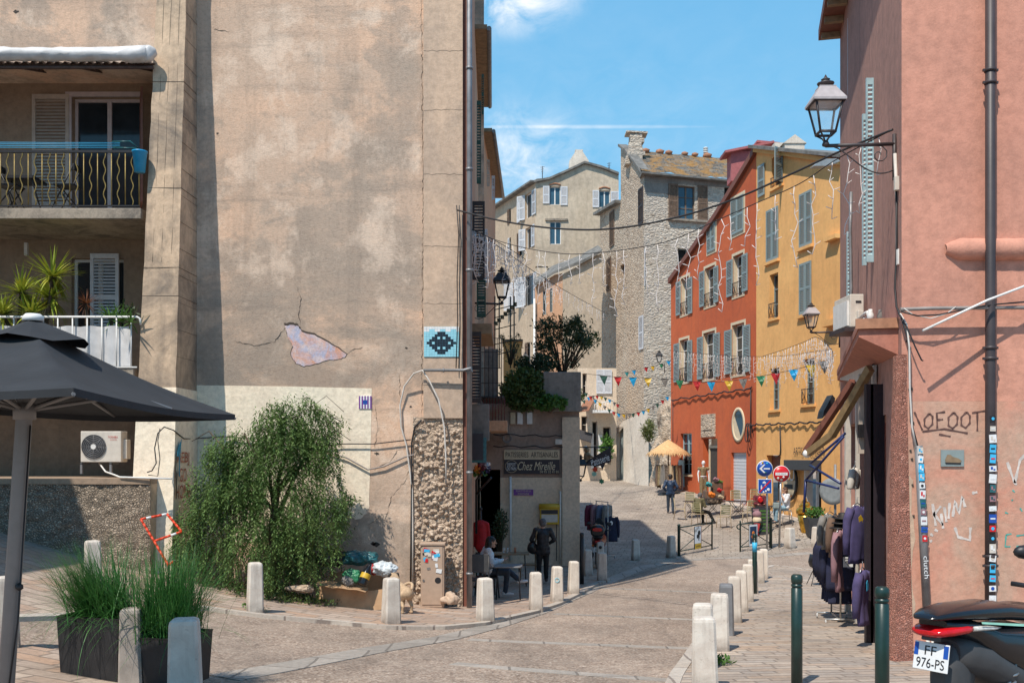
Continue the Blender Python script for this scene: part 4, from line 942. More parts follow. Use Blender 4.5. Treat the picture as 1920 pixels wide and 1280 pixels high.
m = MB(); CP.box(m, r[0]+.04, r[1]-.04, r[3]-.25, r[3]-.13, .161, .168); m.build('slot_panel', 'darkiron', t)
m = MB(); CP.box(m, r[0]+.05, r[1]-.05, r[2]+.07, r[3]-.27, .161, .166); m.build('notice', 'offwhite', t)
for k, (x0, x1, mt, lab) in enumerate(((957,966,'board_cream','yellowish meter box, leftmost of the three below the ivy'),(970,980,'white','white meter box in the middle of the three below the ivy'),(988,998,'white','white meter box, rightmost of the three below the ivy'))):
    onwall(CP, 'meter_box', mt, lab, 'meter box', x0, 773, x1, 795, 0, .12, 'meter boxes on the cafe wall')
onwall(CP, 'junction_box', 'offwhite', 'small pale junction box right above the cafe sign', 'junction box', 1041, 823, 1054, 833, 0, .1)
m = MB(); c_ = CP.px(951, 822)
for k in range(5): m.tube([CP.pt(c_[0]+(.085+.012*k)*math.cos(j*.35+k), c_[1]+(.085+.012*k)*math.sin(j*.35+k), .05+.01*k) for j in range(19)], .010, 4)
m.tube([CP.pt(c_[0]+.02, c_[1]+.1, .06), CP.pt(c_[0]+.05, c_[1]+.4, .05), CP.pt(c_[0]+.2, c_[1]+.55, .03)], .010, 4)
solo(m, 'cable_coil', 'cable_grey', 'coil of pale cable hanging left above the pastry board', 'cable coil')
for k, (x, mt, lab, y0, y1) in enumerate(((957,'white','white wall pipe beside the cafe street plaque',893,1050),(1050,'offwhite','cream wall pipe right of the yellow post box',920,1054),(1043,'cable_black','thin black cable down the cafe pier',945,1050))):
    m = MB(); u, z1_ = CP.px(x, y0); _, z0_ = CP.px(x, y1); m.tube([CP.pt(u, z0_, .13 if k else .05), CP.pt(u, z1_, .13 if k else .05)], (.035,.03,.012)[k], 8); solo(m, 'wall_pipe' if k < 2 else 'cable', mt, lab, 'pipe' if k < 2 else 'cable')
for k, (y0, y1, lab) in enumerate(((814,818,'dark cable strung along the old wall below the meter boxes'),(836,838,'dark cable strung just above the pastry board'))):
    m = MB(); m.tube([P(925+i*13, y0+(y1-y0)*i/10+2*math.sin(i*1.9), 30.4) for i in range(11)], .016, 5); solo(m, 'cable', 'cable_black', lab, 'cable')
# hanging pastry sign and lantern on the pier
SY = 31.2
t = thing('hanging_sign', 'dark banner-shaped hanging sign reading Patisserie on a scrolled bracket', 'sign', P(1117, 880, SY)); q = [(1092,872),(1100,864),(1130,846),(1145,839),(1146,866),(1135,868),(1130,880),(1126,873),(1112,873)]
m = MB(); m.prism([P(x, y, SY) for x, y in q], (0,.03,0)); m.build('board', 'board_dark', t)
a_, b_ = P(1108,868,SY-.01), P(1142,856,SY-.01); m = MB(); dd = (b_-a_).normalized(); text_bm(m, 'Patisserie', (a_+b_)/2, dd, V((0,0,1)).cross(dd).cross(dd)*-1 if False else V((-dd.z,0,dd.x)), .60, .22, shear=.2); m.build('lettering', 'letter_white', t)
m = MB(); m.tube([P(1086,838,SY), P(1146,838,SY)], .018, 6); m.tube([P(1088,872,SY)]+[P(1093+5*math.cos(k*.5), 866+5*math.sin(k*.5), SY) for k in range(10)], .014, 5); m.tube([P(1092,872,SY-.01), P(1145,838,SY-.01)], .016, 5); m.build('bracket', 'iron', t)
t = thing('pastry_figure', 'small brown figure sitting on the bracket of the hanging pastry sign', 'figure', P(1100,864,SY+.1)); m = MB()
m.ball(P(1101,856,SY+.1), .13, 2, (.9,.7,1.3)); m.ball(P(1100,843,SY+.1), .09, 2); m.tube([P(1104,852,SY),P(1112,858,SY)], .035, 6); m.tube([P(1100,862,SY),P(1096,866,SY)], .04, 6); m.build('body', 'wood', t); m = MB(); m.ball(P(1098,838,SY+.1), .06, 2, (1.3,1,.6)); m.build('cap', 'white_cloth', t)
# ------------------------------------------------------------------ lanterns (defined once, used on several walls)
def lantern(name, label, c, h, bracket, roof='roofw', group=None, scroll=True, frame='darkiron'):
    """c: point under the lantern body; h: body height; bracket: wall point"""
    t = thing(name, label, 'street lamp', c, 0, group); c = V(c); s = h
    def sq(z, w): return [c+V((x*w*s, y*w*s, z*s)) for x, y in ((-1,-1),(1,-1),(1,1),(-1,1))]
    w0, w1 = .115, .20
    m = MB()
    for i in range(4): m.tube([sq(.16,w0)[i], sq(.60,w1)[i]], .018*s, 5)
    for z, w in ((.16,w0),(.60,w1+.02)):
        q = sq(z, w); 
        for i in range(4): m.tube([q[i], q[(i+1) % 4]], .022*s, 5)
    for i in range(4): m.tube([sq(.16,w0)[i], c+V((0,0,.03*s))+(sq(.1,w0*.6)[i]-c)*.5, c], .013*s, 5)
    m.lathe(c, [(.01*s,-.05*s),(.05*s,-.03*s),(.055*s,.0),(.03*s,.05*s)], 10); m.build('frame', frame, t)
    g = MB(); a, b = sq(.165,w0-.004), sq(.595,w1-.004)
    for i in range(4): g.face([a[i], a[(i+1) % 4], b[(i+1) % 4], b[i]])
    g.build('glass', 'lantern', t)
    m = MB(); m.rings([sq(.60,w1+.045), sq(.635,w1+.045), sq(.83,w1*.62), sq(.85,w1*.62)], True, True, False); m.build('roof', roof, t)
    m = MB(); m.lathe(c+V((0,0,.85*s)), [(.05*s,0),(.05*s,.03*s),(.12*s,.045*s),(.13*s,.07*s),(.06*s,.09*s),(.045*s,.11*s),(.07*s,.125*s),(.03*s,.15*s),(.005*s,.2*s)], 12); m.build('finial', frame, t)
    b = V(bracket); m = MB(); top = c+V((0,0,-.03*s)); bt = V((b.x, b.y, top.z+.03*s)); m.tube([top, bt], .024*s+.004, 8)
    m.tube([bt+V((0,0,.15*s)), bt-V((0,0,.55*s))], .03*s, 6)
    if scroll:
        d = (bt-top); L = []
        for k in range(15): u = k/14; L.append(top+d*(.12+.86*u)+V((0,0,-.02*s-.42*s*math.sin(u*math.pi*.62)**1.4)))
        m.tube(L, .011*s, 5); cc = bt-d*.22-V((0,0,.16*s)); m.tube([cc+d.normalized()*(.02+.012*k)*s*math.cos(k*.75)+V((0,0,(.02+.012*k)*s*math.sin(k*.75))) for k in range(12)], .009*s, 5)
    m.build('bracket', frame, t); return t
# ================================================================== tall grey house closing the street
GY = 75.; GP = Plane((P(1004,0,GY).x, GY), (P(1180,0,GY).x, GY)); GS = Plane((-5.27, 93.), (P(1004,0,GY).x, GY))
gh = thing('grey_house', 'tall weathered grey gabled house with white shutters closing the end of the street', 'house', (5, GY, 2))
ug = [GP.px(*p) for p in ((1004,343),(1030,338),(1062,324),(1096,308),(1126,316),(1160,329))]; zb = GP.px(0,780)[1]
W1, W2, W3 = GP.rect(1030,350,1051,384), GP.rect(1123,357,1144,389), GP.rect(1031,415,1052,458)
W4 = GP.rect(1125,425,1131,462)
wall_face(mb := MB(), GP, [(0, zb), (ug[-1][0], zb)]+ug[::-1], [W1, W2, W3], 0, .35); mb.build('gable_wall', 'grey_house', gh)
for r in (W1, W2, W3): window(GP, r, gh, 'white', 'glassblue', .2, 2, 0)
for x0, x1, y0, y1 in ((1018,1030,349,382),(1051,1064,350,385),(1111,1123,357,389),(1145,1160,359,391)): r = GP.rect(x0,y0,x1,y1); shutter(GP, r[0], r[1], r[2], r[3], .02, 'shut_white', gh)
for r in (W1, W2): 
    m = MB(); m.tube([GP.pt(r[0]+(r[1]-r[0])*k/8-.0, r[3]+.12+.12*math.sin(math.pi*k/8), .02) for k in range(9)], .06, 5); m.build('brick_arch', 'terracotta', gh)
m = MB(); GP.box(m, W3[0]-.35, W3[1]+.5, W3[3]+.05, W3[3]+.2, 0, .12); m.build('lintel', 'slabedge', gh)
gz_ = [GS.px(*p) for p in ((930,392),(1003,340))]; za = gz_[0][1]; zc = ug[0][1]
hw = [GS.rect(*q) for q in ((985,362,998,408),(970,378,979,416),(952,392,958,420),(986,426,997,466),(970,436,979,480),(953,446,958,478),(984,515,1001,572),(963,526,978,578),(985,642,994,690))]
hw = [r for r in hw if r[0] > .1]
wall_face(mb := MB(), GS, [(0, zb), (GS.L, zb), (GS.L, zc), (0, zc)], hw, 0, .35); mb.build('side_wall', 'grey_side', gh)
for k, r in enumerate(hw):
    window(GS, r, gh, 'white', 'glass', .2, 1, 0)
    if k in (0, 3, 6, 7): leaf_out(GS, r[0]-.02, r[2], r[3], (r[1]-r[0])*.55, 'shut_white', gh, ang=150); shutter(GS, r[1]+.02, r[1]+.02+(r[1]-r[0])*.5, r[2], r[3], .02, 'shut_white', gh)
    else: shutter(GS, r[0]+.02, r[0]+(r[1]-r[0])*.55, r[2], r[3], .02, 'shut_white' if k % 2 else 'shut_brown', gh)
m = MB(); dp = V((0,14,0))
for a, b in zip(ug, ug[1:]):
    A, B = GP.pt(a[0], a[1]+.02, .25), GP.pt(b[0], b[1]+.02, .25)
    if a is ug[0]: A = GP.pt(a[0]-.1, a[1]+.0, .25)
    m.prism([A, B, B+V((0,0,.16)), A+V((0,0,.16))], dp)
m.build('roof', 'slategrey', gh)
A, B = GS.pt(-.2, zc+.02, .45), GS.pt(GS.L+.1, zc+.02, .45); nn = GS.n
m = MB(); m.prism([A, B, B-nn*.9, A-nn*.9], (0,0,.14)); m.prism([A-nn*.5+V((0,0,.15)), B-nn*.5+V((0,0,.15)), B-nn*4+V((0,0,.8)), A-nn*4+V((0,0,.8))], (0,0,.12)); m.build('side_eaves', 'slategrey', gh)
m = MB(); c_ = P(1085,300,78)
m.rings([[c_+V((x*w_, y*.5, z)) for x, y in ((-1,-1),(1,-1),(1,1),(-1,1))] for w_, z in ((.8,-1.2),(.75,-.2),(.42,.3),(.25,.55),(.3,.56),(.3,.66))], True, True, False); m.build('chimney', 'white_render', gh)
for px_, y0, y1, lab in ((1017,312,338,'thin television aerial on the left of the grey gable roof'),(1142,305,322,'small aerial on the right slope of the grey gable roof')):
    m = MB(); m.tube([P(px_,y1,77), P(px_,y0,77)], .03, 5)
    for k in range(4): m.tube([P(px_-4+k,y0+2+k*4,77), P(px_+4-k,y0+1+k*4,77)], .018, 4)
    solo(m, 'aerial', 'darkiron', lab, 'aerial')
# house glimpsed at the foot of the grey one, with a lean-to roof
LY2 = 64.; OP = Plane((P(1003,0,LY2).x, LY2), (P(1128,0,LY2).x, LY2))
lh = thing('lean_to_house', 'plain grey-brown house with a sloping roof and an orange strip behind the oleander', 'house', (4, LY2, 1)); zb = OP.px(0,900)[1]
q = [OP.px(*p) for p in ((1003,538),(1040,515),(1054,512))]; h_ = [OP.rect(1018,545,1024,590), OP.rect(1031,540,1036,585)]
u1 = OP.px(1055,0)[0]
wall_face(mb := MB(), OP, [(0, zb), (u1, zb), (u1, q[2][1]), (q[1][0], q[1][1]), (0, q[0][1])], h_, 0, .2); mb.build('orange_wall', 'orange', lh)
for r in h_: window(OP, r, lh, 'shut_grey', 'dark', .12, 1, 1)
q2 = [OP.px(*p) for p in ((1055,514),(1090,496),(1128,475))]
wall_face(mb := MB(), OP, [(u1, zb), (OP.L, zb), (OP.L, q2[2][1])]+[q2[1], (u1, q2[0][1])], (), .02, .1); mb.build('grey_wall', 'lean', lh)
m = MB(); L = [q[0], q[1], q2[1], q2[2]]
for a, b in zip(L, L[1:]): A, B = OP.pt(a[0], a[1]+.02, .3), OP.pt(b[0], b[1]+.02, .3); m.prism([A, B, B+V((0,0,.18)), A+V((0,0,.18))], (0,3,.9))
m.build('roof', 'slategrey', lh); m = MB(); a_, b_ = P(1087,492,66), P(1122,475,66); m.bb(a_.x, b_.x, 66, 68, a_.z-1.2, a_.z+.5); m.build('dormer', 'lean', lh)
m = MB(); a_ = P(1016,512,66); m.bb(a_.x-.35, a_.x+.35, 66, 66.6, a_.z-1.2, a_.z+.4); m.bb(a_.x-.42, a_.x+.42, 65.95, 66.65, a_.z+.45, a_.z+.55); m.build('chimney', 'grey_house', lh)
m = MB(); x = P(1002,0,63.8).x; m.tube([(x,63.8,zb),(x,63.8,P(0,560,63.8).z)], .07, 6); solo(m, 'drainpipe', 'white', 'thin pale drainpipe left of the orange house strip', 'drainpipe')
# shops far up the street
FY = 62.; FP = Plane((P(1083,0,FY).x, FY), (P(1156,0,FY).x, FY))
fs = thing('far_shop', 'small shaded shops with awnings and white shutters at the top of the street', 'shop', P(1120,880,FY)); zb = FP.px(0,905)[1]; zt = FP.px(0,690)[1]
hs_ = [FP.rect(1090,780,1101,812), FP.rect(1110,790,1120,880), FP.rect(1130,800,1145,870), FP.rect(1092,700,1100,745)]
wall_face(mb := MB(), FP, [(0, zb), (FP.L, zb), (FP.L, zt), (0, zt)], hs_, 0, .5); mb.build('wall', 'cafe', fs)
for r in hs_: window(FP, r, fs, 'offwhite', 'dark', .3, 1, 1)
for x0, x1 in ((1118,1132),(1132,1147)): r = FP.rect(x0,693,x1,738); shutter(FP, r[0], r[1], r[2], r[3], .05, 'shut_white', fs)
m = MB(); a_, b_, c_, d_ = P(1084,773,60.6), P(1104,770,60.6), P(1116,748,61.9), P(1096,752,61.9); m.prism([a_, b_, c_, d_], (0,0,.06)); m.build('awning', 'awn_brown', fs)
m = MB(); a_, b_, c_, d_ = P(1084,822,60.4), P(1108,830,60.4), P(1111,815,61.9), P(1084,806,61.9); m.prism([a_, b_, c_, d_], (0,0,.08)); m.build('awning', 'awn_dark', fs)
m = MB(); a_ = P(1112,772,61.); b_ = P(1150,764,61.); m.bb(a_.x, b_.x, 60.9, 61.98, a_.z-.05, a_.z+.12); m.tube([P(1115,758,60.9), P(1150,750,60.9)], .03, 5)
for i in range(8): m.tube([P(1115+5*i,772-i,60.9), P(1115+5*i,757-i,60.9)], .018, 4)
m.build('balcony', 'white', fs)
m = MB(); r = FP.rect(1108,812,1113,878); FP.box(m, r[0], r[1], r[2], r[3], .02, .1); r = FP.rect(1121,815,1129,876); FP.box(m, r[0], r[1], r[2], r[3], .02, .1); m.build('pilasters', 'white', fs)
# ================================================================== stone house
SL = Plane((P(1125,0,70).x, 70.), (P(1207,0,60).x, 60.)); SR = Plane((P(1207,0,60).x, 60.), (P(1420,0,62).x, 62.))
sh = thing('stone_house', 'tall rubble stone house with a lichen covered slate roof and brown shutters', 'house', (9, 60, 1)); zb = EYE-2.6
ol = [SL.px(*p) for p in ((1125,402),(1164,382),(1164,275),(1176,284),(1192,304),(1207,325))]
wn = [SL.rect(*q) for q in ((1143,396,1153,462),(1197,352,1206.5,420),(1137,483,1146,545),(1163,496,1171,516))]
wall_face(mb := MB(), SL, [(0, zb), (SL.L, zb)]+ol[::-1], wn[2:], 0, .4); mb.build('gable_wall', 'stone', sh)
for r in wn[2:]: window(SL, r, sh, 'shut_brown', 'dark', .25, 1, 0)
for k, (x0, y0, x1, y1, mt) in enumerate(((1144,396,1152,462,'shut_brown'),(1198,352,1206.4,420,'shut_dark'),(1199,592,1207,655,'shut_white'),(1138,484,1146,545,'shut_brown'))):
    r = SL.rect(x0,y0,x1,y1); shutter(SL, r[0], r[1], r[2], r[3], .02, mt, sh)
wr = [SR.rect(1272,349,1303,411), SR.rect(1271,466,1290,498), SR.rect(1358,350,1368,380)]
zE = SR.px(1207,326)[1]
wall_face(mb := MB(), SR, [(0, zb), (SR.L, zb), (SR.L, zE), (0, zE)], wr, 0, .4); mb.build('street_wall', 'stonepale', sh)
window(SR, wr[0], sh, 'shut_brown', 'glassblue', .2, 2, 2); window(SR, wr[1], sh, 'shut_grey', 'dark', .25, 1, 0); window(SR, wr[2], sh, 'shut_brown', 'dark', .25, 1, 1)
for x0, x1, y0, y1, mt in ((1253,1271,345,409,'shut_brown'),(1308,1326,348,413,'shut_brown'),(1199,1208.5,467,536,'shut_white')):
    r = SR.rect(max(x0,1207.5),y0,x1,y1); shutter(SR, r[0], r[1], r[2], r[3], .03, mt, sh)
m = MB(); r = SR.rect(1252,412,1328,416); SR.box(m, r[0], r[1], r[2], r[3], 0, .2); m.build('sill', 'slabedge', sh)
m = MB(); r = SR.rect(1209,337,1255,362); r2 = SR.rect(1209,337,1380,350); SR.box(m, r2[0], r2[1], r2[2]+.1, zE, 0, .03); SR.box(m, r[0], r[1], r[2], r[3]-.2, 0, .025); m.build('render_patch', 'pot_concrete', sh)
# roof
E0, E1 = SR.pt(-.35, zE, .55), SR.pt(SR.L, zE-.1, .55); R0 = P(1180,283,64.5); R1 = P(1420,302,66.)
def rf(s, t):
    a = E0.lerp(E1, s); b = R0.lerp(R1, s); p = a.lerp(b, t); k = math.floor(t*16)
    return p+V((0,0,.10*noise.noise(V((p.x*.9, p.y*.9, 0)))+.05*((t*16-k))*-1+.05*noise.noise(V((p.x*3.1,k*2.3,1)))))
m = MB(); m.grid(rf, 70, 48, False); m.build('roof', 'slate', sh)
m = MB(); m.prism([E0, E1, E1-V((0,0,.12)), E0-V((0,0,.12))], (0,1.2,.0)); vg = [SL.pt(u, z, .2) for u, z in ol[2:]]
for a, b in zip(vg, vg[1:]): m.prism([a, b, b+V((0,0,.16)), a+V((0,0,.16))], -SL.n*.6)
m.build('eaves', 'slategrey', sh)
m = MB(); a, b = SL.pt(-.4, ol[0][1], .4), SL.pt(ol[1][0], ol[1][1]+.05, .4); m.prism([a, b, b+V((0,0,.2)), a+V((0,0,.2))], -SL.n*3); m.build('lower_roof', 'slategrey', sh)
js = random.Random(4); m = MB(); c_ = P(1189,292,63)
for k in range(7):
    w_ = .62-.04*k+js.uniform(-.05,.05); m.box(c_+V((js.uniform(-.06,.06)+.02*k, 0, -.5+k*.27)), (w_*1.9, .9, .27), Matrix.Rotation(js.uniform(-.08,.08), 3, 'Z'), .03)
m.box(c_+V((.12,0,1.35)), (1.35,1.05,.1), Matrix.Rotation(.05,3,'Y')); m.build('chimney', 'stonepale', sh)
for i in range(9): m = MB(); p = R0.lerp(R1, .12+.1*i+js.uniform(-.02,.02)); m.ball(p+V((0,0,.1)), js.uniform(.15,.3), 1, (1.2,.8,.7)); m.build('ridge_stone', 'terracotta', sh)
m = MB(); p = P(1323,290,66); m.tube([p-V((0,0,.4)), p+V((0,0,.2))], .06, 6)
for k in range(3): m.lathe(p+V((0,0,.1+.14*k)), [(.15,0),(.18,.05),(.1,.1)], 10)
m.build('flue_cap', 'white', sh)
# rendered foot of the stone house
FPL = Plane((P(1148,0,63.5).x, 63.5), (P(1216,0,58.2).x, 58.2)); u0, u1 = 0, FPL.L; pts = [FPL.px(*p) for p in ((1150,840),(1152,822),(1158,800),(1170,788),(1190,780),(1205,770),(1214,772),(1216,800))]
wf = thing('rendered_wall', 'patched white rendered wall at the foot of the stone house', 'wall', FPL.pt(2, EYE-1.9)); hd = FPL.rect(1157,800,1169,885); hd = (hd[0], hd[1], EYE-1.75, hd[3])
wall_face(mb := MB(), FPL, [(0, EYE-2.5), (u1, EYE-2.5)]+[(min(max(u,0),u1), z) for u, z in pts[::-1]], [hd], 0, .3); mb.build('wall', 'white_render', wf)
m = MB(); FPL.box(m, hd[0]+.05, hd[1]-.05, hd[2], hd[3]-.06, -.25, -.2); m.build('door', 'shut_grey', wf); m = MB(); FPL.box(m, hd[0]-.05, hd[0], hd[2], hd[3], 0, .06); m.build('door_frame', 'blue_frame', wf)
BP2 = Plane((P(1216,0,58.2).x, 58.2), (P(1262,0,55.).x, 55.)); ut = [BP2.px(*p) for p in ((1216,790),(1228,768),(1245,742),(1262,750))]
bw = thing('rock_wall', 'rough natural stone outcrop wall between the white render and the red house', 'wall', BP2.pt(1, EYE-2.1))
def bfn(s, t): u = BP2.L*s; zt_ = ut[0][1]+(ut[3][1]-ut[0][1])*s+.8*math.sin(s*math.pi); z = EYE-2.6+(zt_-EYE+2.6)*t; p = BP2.pt(u, z); return p+BP2.n*(.25*noise.noise(p*.9)+.14*noise.noise(p*2.6)-.5*t)
m = MB(); m.grid(bfn, 40, 60); m.build('rock', 'stone', bw)
# ================================================================== red and ochre houses (one gabled front)
def Yf(px): return 1/(.022727+.0000261*(px-1420))
A, B = (P(1258,0,Yf(1258)).x, Yf(1258)), (P(1577,0,Yf(1577)).x, Yf(1577)); RP = Plane(A, B)
rh = thing('red_house', 'deep red house with a steep roof slope and grey shutters beside the thatched parasol', 'house', RP.pt(5, EYE-2.2)); oh = thing('ochre_house', 'ochre yellow house with long grey shutters next to the red house', 'house', RP.pt(14, EYE-2.6))
zb = EYE-3.6; uS = RP.px(1418,0)[0]
rw = {'a1':(1277,520,1292,590),'a2':(1322,500,1341,574),'a3':(1375,477,1394,555),'b1':(1275,636,1291,717),'b2':(1319,622,1341,711),'b3':(1373,607,1396,703),'g1':(1276,812,1297,889),'g2':(1318,822,1345,930),'g3':(1371,848,1400,945)}
rw = {k: RP.rect(*v) for k, v in rw.items()}
top = [RP.px(*p) for p in ((1258,528),(1300,470),(1345,405),(1385,340),(1418,285))]
wall_face(mb := MB(), RP, [(0, zb), (uS, zb)]+top[::-1], list(rw.values()), 0, .32); mb.build('wall', 'red', rh)
for k in ('a1','a2','a3','b1','b2','b3'): window(RP, rw[k], rh, 'white', 'glass', .26, 2, 3, surround='trim', rail='iron', sw=.13)
for x0, x1, y0, y1 in ((1265,1274.5,644,716),(1290.5,1299,638,715),(1309,1319,632,711),(1340,1351,624,706),(1360,1373,619,701),(1395.5,1408,609,697),(1269,1277,528,591),(1291.5,1299,520,588),(1313,1322,509,575),(1340,1348,499,567),(1364,1375,488,556),(1393,1403,476,546)):
    r = RP.rect(x0,y0,x1,y1); shutter(RP, r[0], r[1], r[2], r[3], .026, 'shut_grey', rh)
for x0, x1, y0, y1 in ((1327,1342,420,471),(1372,1395,370,437)):
    r = RP.rect(x0,y0,x1,y1); m = MB(); RP.box(m, r[0]-.12, r[1]+.12, r[2]-.14, r[3]+.14, 0, .02); w_ = m.build('window_surround', 'trim', rh); um = (r[0]+r[1])/2; shutter(RP, r[0], um-.01, r[2], r[3], .022, 'shut_grey', w_); shutter(RP, um+.01, r[1], r[2], r[3], .022, 'shut_grey', w_)
window(RP, rw['g1'], rh, 'shut_blue', 'glass', .2, 2, 3, sill='trim'); 
m = MB(); r = RP.rect(1274,862,1284,912); RP.box(m, r[0], r[1], r[2], r[3], .01, .06); m.build('wall_panel', 'shut_blue', rh)
r = rw['g2']; m = MB(); RP.box(m, r[0]+.35, r[1]-.02, r[2], r[3]-.45, -.30, -.25); m.build('door', 'dim', rh); m = MB(); RP.box(m, r[0]+.25, r[0]+.36, r[2], r[3]-.35, -.31, -.2); RP.box(m, r[0]+.36, r[1], r[3]-.46, r[3]-.35, -.31, -.2); RP.box(m, r[0], r[1], zb, r[3], -.5, -.45); m.build('door_frame', 'trim', rh)
r = rw['g3']; m = MB(); n_ = 16
for i in range(n_): z0_ = r[2]+(r[3]-r[2])*i/n_; z1_ = r[2]+(r[3]-r[2])*(i+1)/n_; m.prism([RP.pt(r[0], z0_, -.16), RP.pt(r[0], z0_+.012, -.12), RP.pt(r[0], z1_-.012, -.12), RP.pt(r[0], z1_, -.16)], RP.d*(r[1]-r[0]))
m.build('roller_shutter', 'shut_white', rh)
m = MB(); RP.box(m, r[0]-.1, r[0], r[2], r[3]+.1, 0, .02); RP.box(m, r[1], r[1]+.1, r[2], r[3]+.1, 0, .02); m.build('shutter_frame', 'red', rh)
m = MB(); r = RP.rect(1316,776,1342,819); RP.box(m, r[0], r[1], r[2], r[3], 0, .06, .01); RP.box(m, r[0]+.3, r[1]-.3, r[2]+.35, r[3]-.3, .06, .10, .02); m.build('carved_panel', 'stone', rh)
c_ = RP.px(1385, 796); ru, rz_ = abs(RP.px(1397,0)[0]-RP.px(1373,0)[0])/2, .80; m = MB(); L = [[RP.pt(c_[0]+(ru+a)*math.cos(k*2*math.pi/36), c_[1]+(rz_+a)*math.sin(k*2*math.pi/36), o) for k in range(36)] for a, o in ((0,.005),(0,.045),(-.13,.05),(-.15,.006))]
m.rings(L, True, False); ov = m.build('oval_surround', 'trim', rh)
m = MB(); m.face([RP.pt(c_[0]+(ru-.14)*math.cos(k*2*math.pi/36), c_[1]+(rz_-.14)*math.sin(k*2*math.pi/36), .012) for k in range(36)]); m.build('oval_pane', 'glass', ov)
m = MB(); m.face([RP.pt(c_[0]+(ru-.14)*math.cos(k*2*math.pi/36), c_[1]+(rz_-.14)*math.sin(k*2*math.pi/36), .016) for k in range(14,31)]); m.build('oval_reveal', 'trim', ov)
m = MB(); 
for a, b in zip(top, top[1:]):
    p, q = RP.pt(a[0], a[1], .18), RP.pt(b[0], b[1], .18); m.prism([p-V((0,0,.12)), q-V((0,0,.12)), q+V((0,0,.16)), p+V((0,0,.16))], -RP.n*8.)
m.build('roof', 'brownred', rh)
# ochre
ow = {k: RP.rect(*v) for k, v in {'t':(1447,291,1467,350),'c':(1443,513,1459,597),'d1':(1444,690,1461,768),'d2':(1505,672,1527,758),'g1':(1437,853,1463,985),'g2':(1508,880,1540,1000)}.items()}
ot = [RP.px(*p) for p in ((1418,278),(1470,284),(1530,292),(1576,300))]; uE = RP.L
wall_face(mb := MB(), RP, [(uS, zb), (uE, zb), (uE, ot[3][1])]+ot[::-1][1:], list(ow.values()), 0, .32); mb.build('wall', 'ochre', oh)
window(RP, ow['t'], oh, 'wood', 'dim', .28, 1, 1, rail='iron', sill='ochre'); window(RP, ow['c'], oh, 'shut_grey', 'glass', .26, 1, 2, rail='iron', sill='ochre'); window(RP, ow['d1'], oh, 'shut_grey', 'glass', .22, 2, 3, sill='ochre'); window(RP, ow['d2'], oh, 'shut_grey', 'glass', .26, 2, 3, rail='iron', sill='ochre')
for x0, x1, y0, y1 in ((1423,1435,309,368),):
    r = RP.rect(x0,y0,x1,y1); shutter(RP, r[0], r[1], r[2], r[3], .03, 'shut_grey', oh)
leaf_out(RP, ow['t'][1]+.02, ow['t'][2]+.05, ow['t'][3]+.1, .62, 'shut_grey', oh, ang=58)
for x0, x1, y0, y1 in ((1438,1460,391,488),(1500,1523,360,461),(1500,1522,492,588)):
    r = RP.rect(x0,y0,x1,y1); um = (r[0]+r[1])/2; shutter(RP, r[0], um-.01, r[2], r[3], .012, 'shut_grey', oh); shutter(RP, um+.01, r[1], r[2], r[3], .012, 'shut_grey', oh); m = MB(); RP.box(m, r[0]-.1, r[1]+.1, r[2]-.14, r[2]-.02, 0, .12); m.build('sill', 'ochre', oh)
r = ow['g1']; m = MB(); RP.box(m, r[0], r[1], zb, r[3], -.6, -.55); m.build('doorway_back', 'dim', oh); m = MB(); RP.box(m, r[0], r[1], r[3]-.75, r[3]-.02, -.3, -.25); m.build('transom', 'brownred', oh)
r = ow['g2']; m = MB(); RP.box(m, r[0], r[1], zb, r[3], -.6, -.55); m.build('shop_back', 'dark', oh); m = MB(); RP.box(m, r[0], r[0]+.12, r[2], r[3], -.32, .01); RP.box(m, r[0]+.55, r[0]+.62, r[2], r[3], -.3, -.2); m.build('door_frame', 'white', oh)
m = MB(); r = RP.rect(1488,862,1541,881); RP.box(m, r[0], r[1], r[2], r[3], .02, .45, .02); m.build('awning_box', 'moto_grey', oh)
m = MB(); c_ = RP.px(1519, 845); text_bm(m, 'ARTISAN GLACIER', RP.pt(c_[0], c_[1], .04), RP.d, (0,0,1), RP.px(1549,0)[0]-RP.px(1490,0)[0], .30, thick=.03); m.build('lettering', 'letter_black', oh)
m = MB(); p, q = RP.pt(uS-.1, ot[0][1]+.02, .35), RP.pt(uE+.2, ot[3][1]+.02, .35); m.prism([p, q, q+V((0,0,.14)), p+V((0,0,.14))], -RP.n*8); m.build('roof', 'slategrey', oh)
m = MB(); L = [RP.pt(u, z-.18, .17) for u, z in ot]; 
for a, b in zip(L, L[1:]): m.prism([a, b, b+V((0,0,.2)), a+V((0,0,.2))], -RP.n*.17)
m.build('cornice', 'ochre', oh)
m = MB(); c_ = P(1490,280,Yf(1490)+1.5); m.bb(c_.x-.42, c_.x+.42, c_.y, c_.y+.9, c_.z-1, c_.z+.25); m.prism([(c_.x-.5,c_.y-.05,c_.z+.25),(c_.x+.5,c_.y-.05,c_.z+.25),(c_.x,c_.y-.05,c_.z+.62)], (0,1,0)); m.build('chimney', 'white_render', oh)
m = MB(); c_ = P(1463,276,Yf(1463)+2); m.bb(c_.x-.25, c_.x+.25, c_.y, c_.y+.6, c_.z-1, c_.z+.2); m.build('chimney', 'white_render', oh)
m = MB(); c_ = P(1396,296,52); m.bb(c_.x-.7, c_.x+.5, 52, 53, c_.z-1.2, c_.z+.35); m.box((c_.x+.2,52.4,c_.z+.5), (2.6,1.4,.12), Matrix.Rotation(-.2,3,'Y')); m.box((c_.x+1.2,52.4,c_.z+.75), (1.2,1.2,.12), Matrix.Rotation(.1,3,'Y')); m.build('chimney', 'pinkroof', rh)
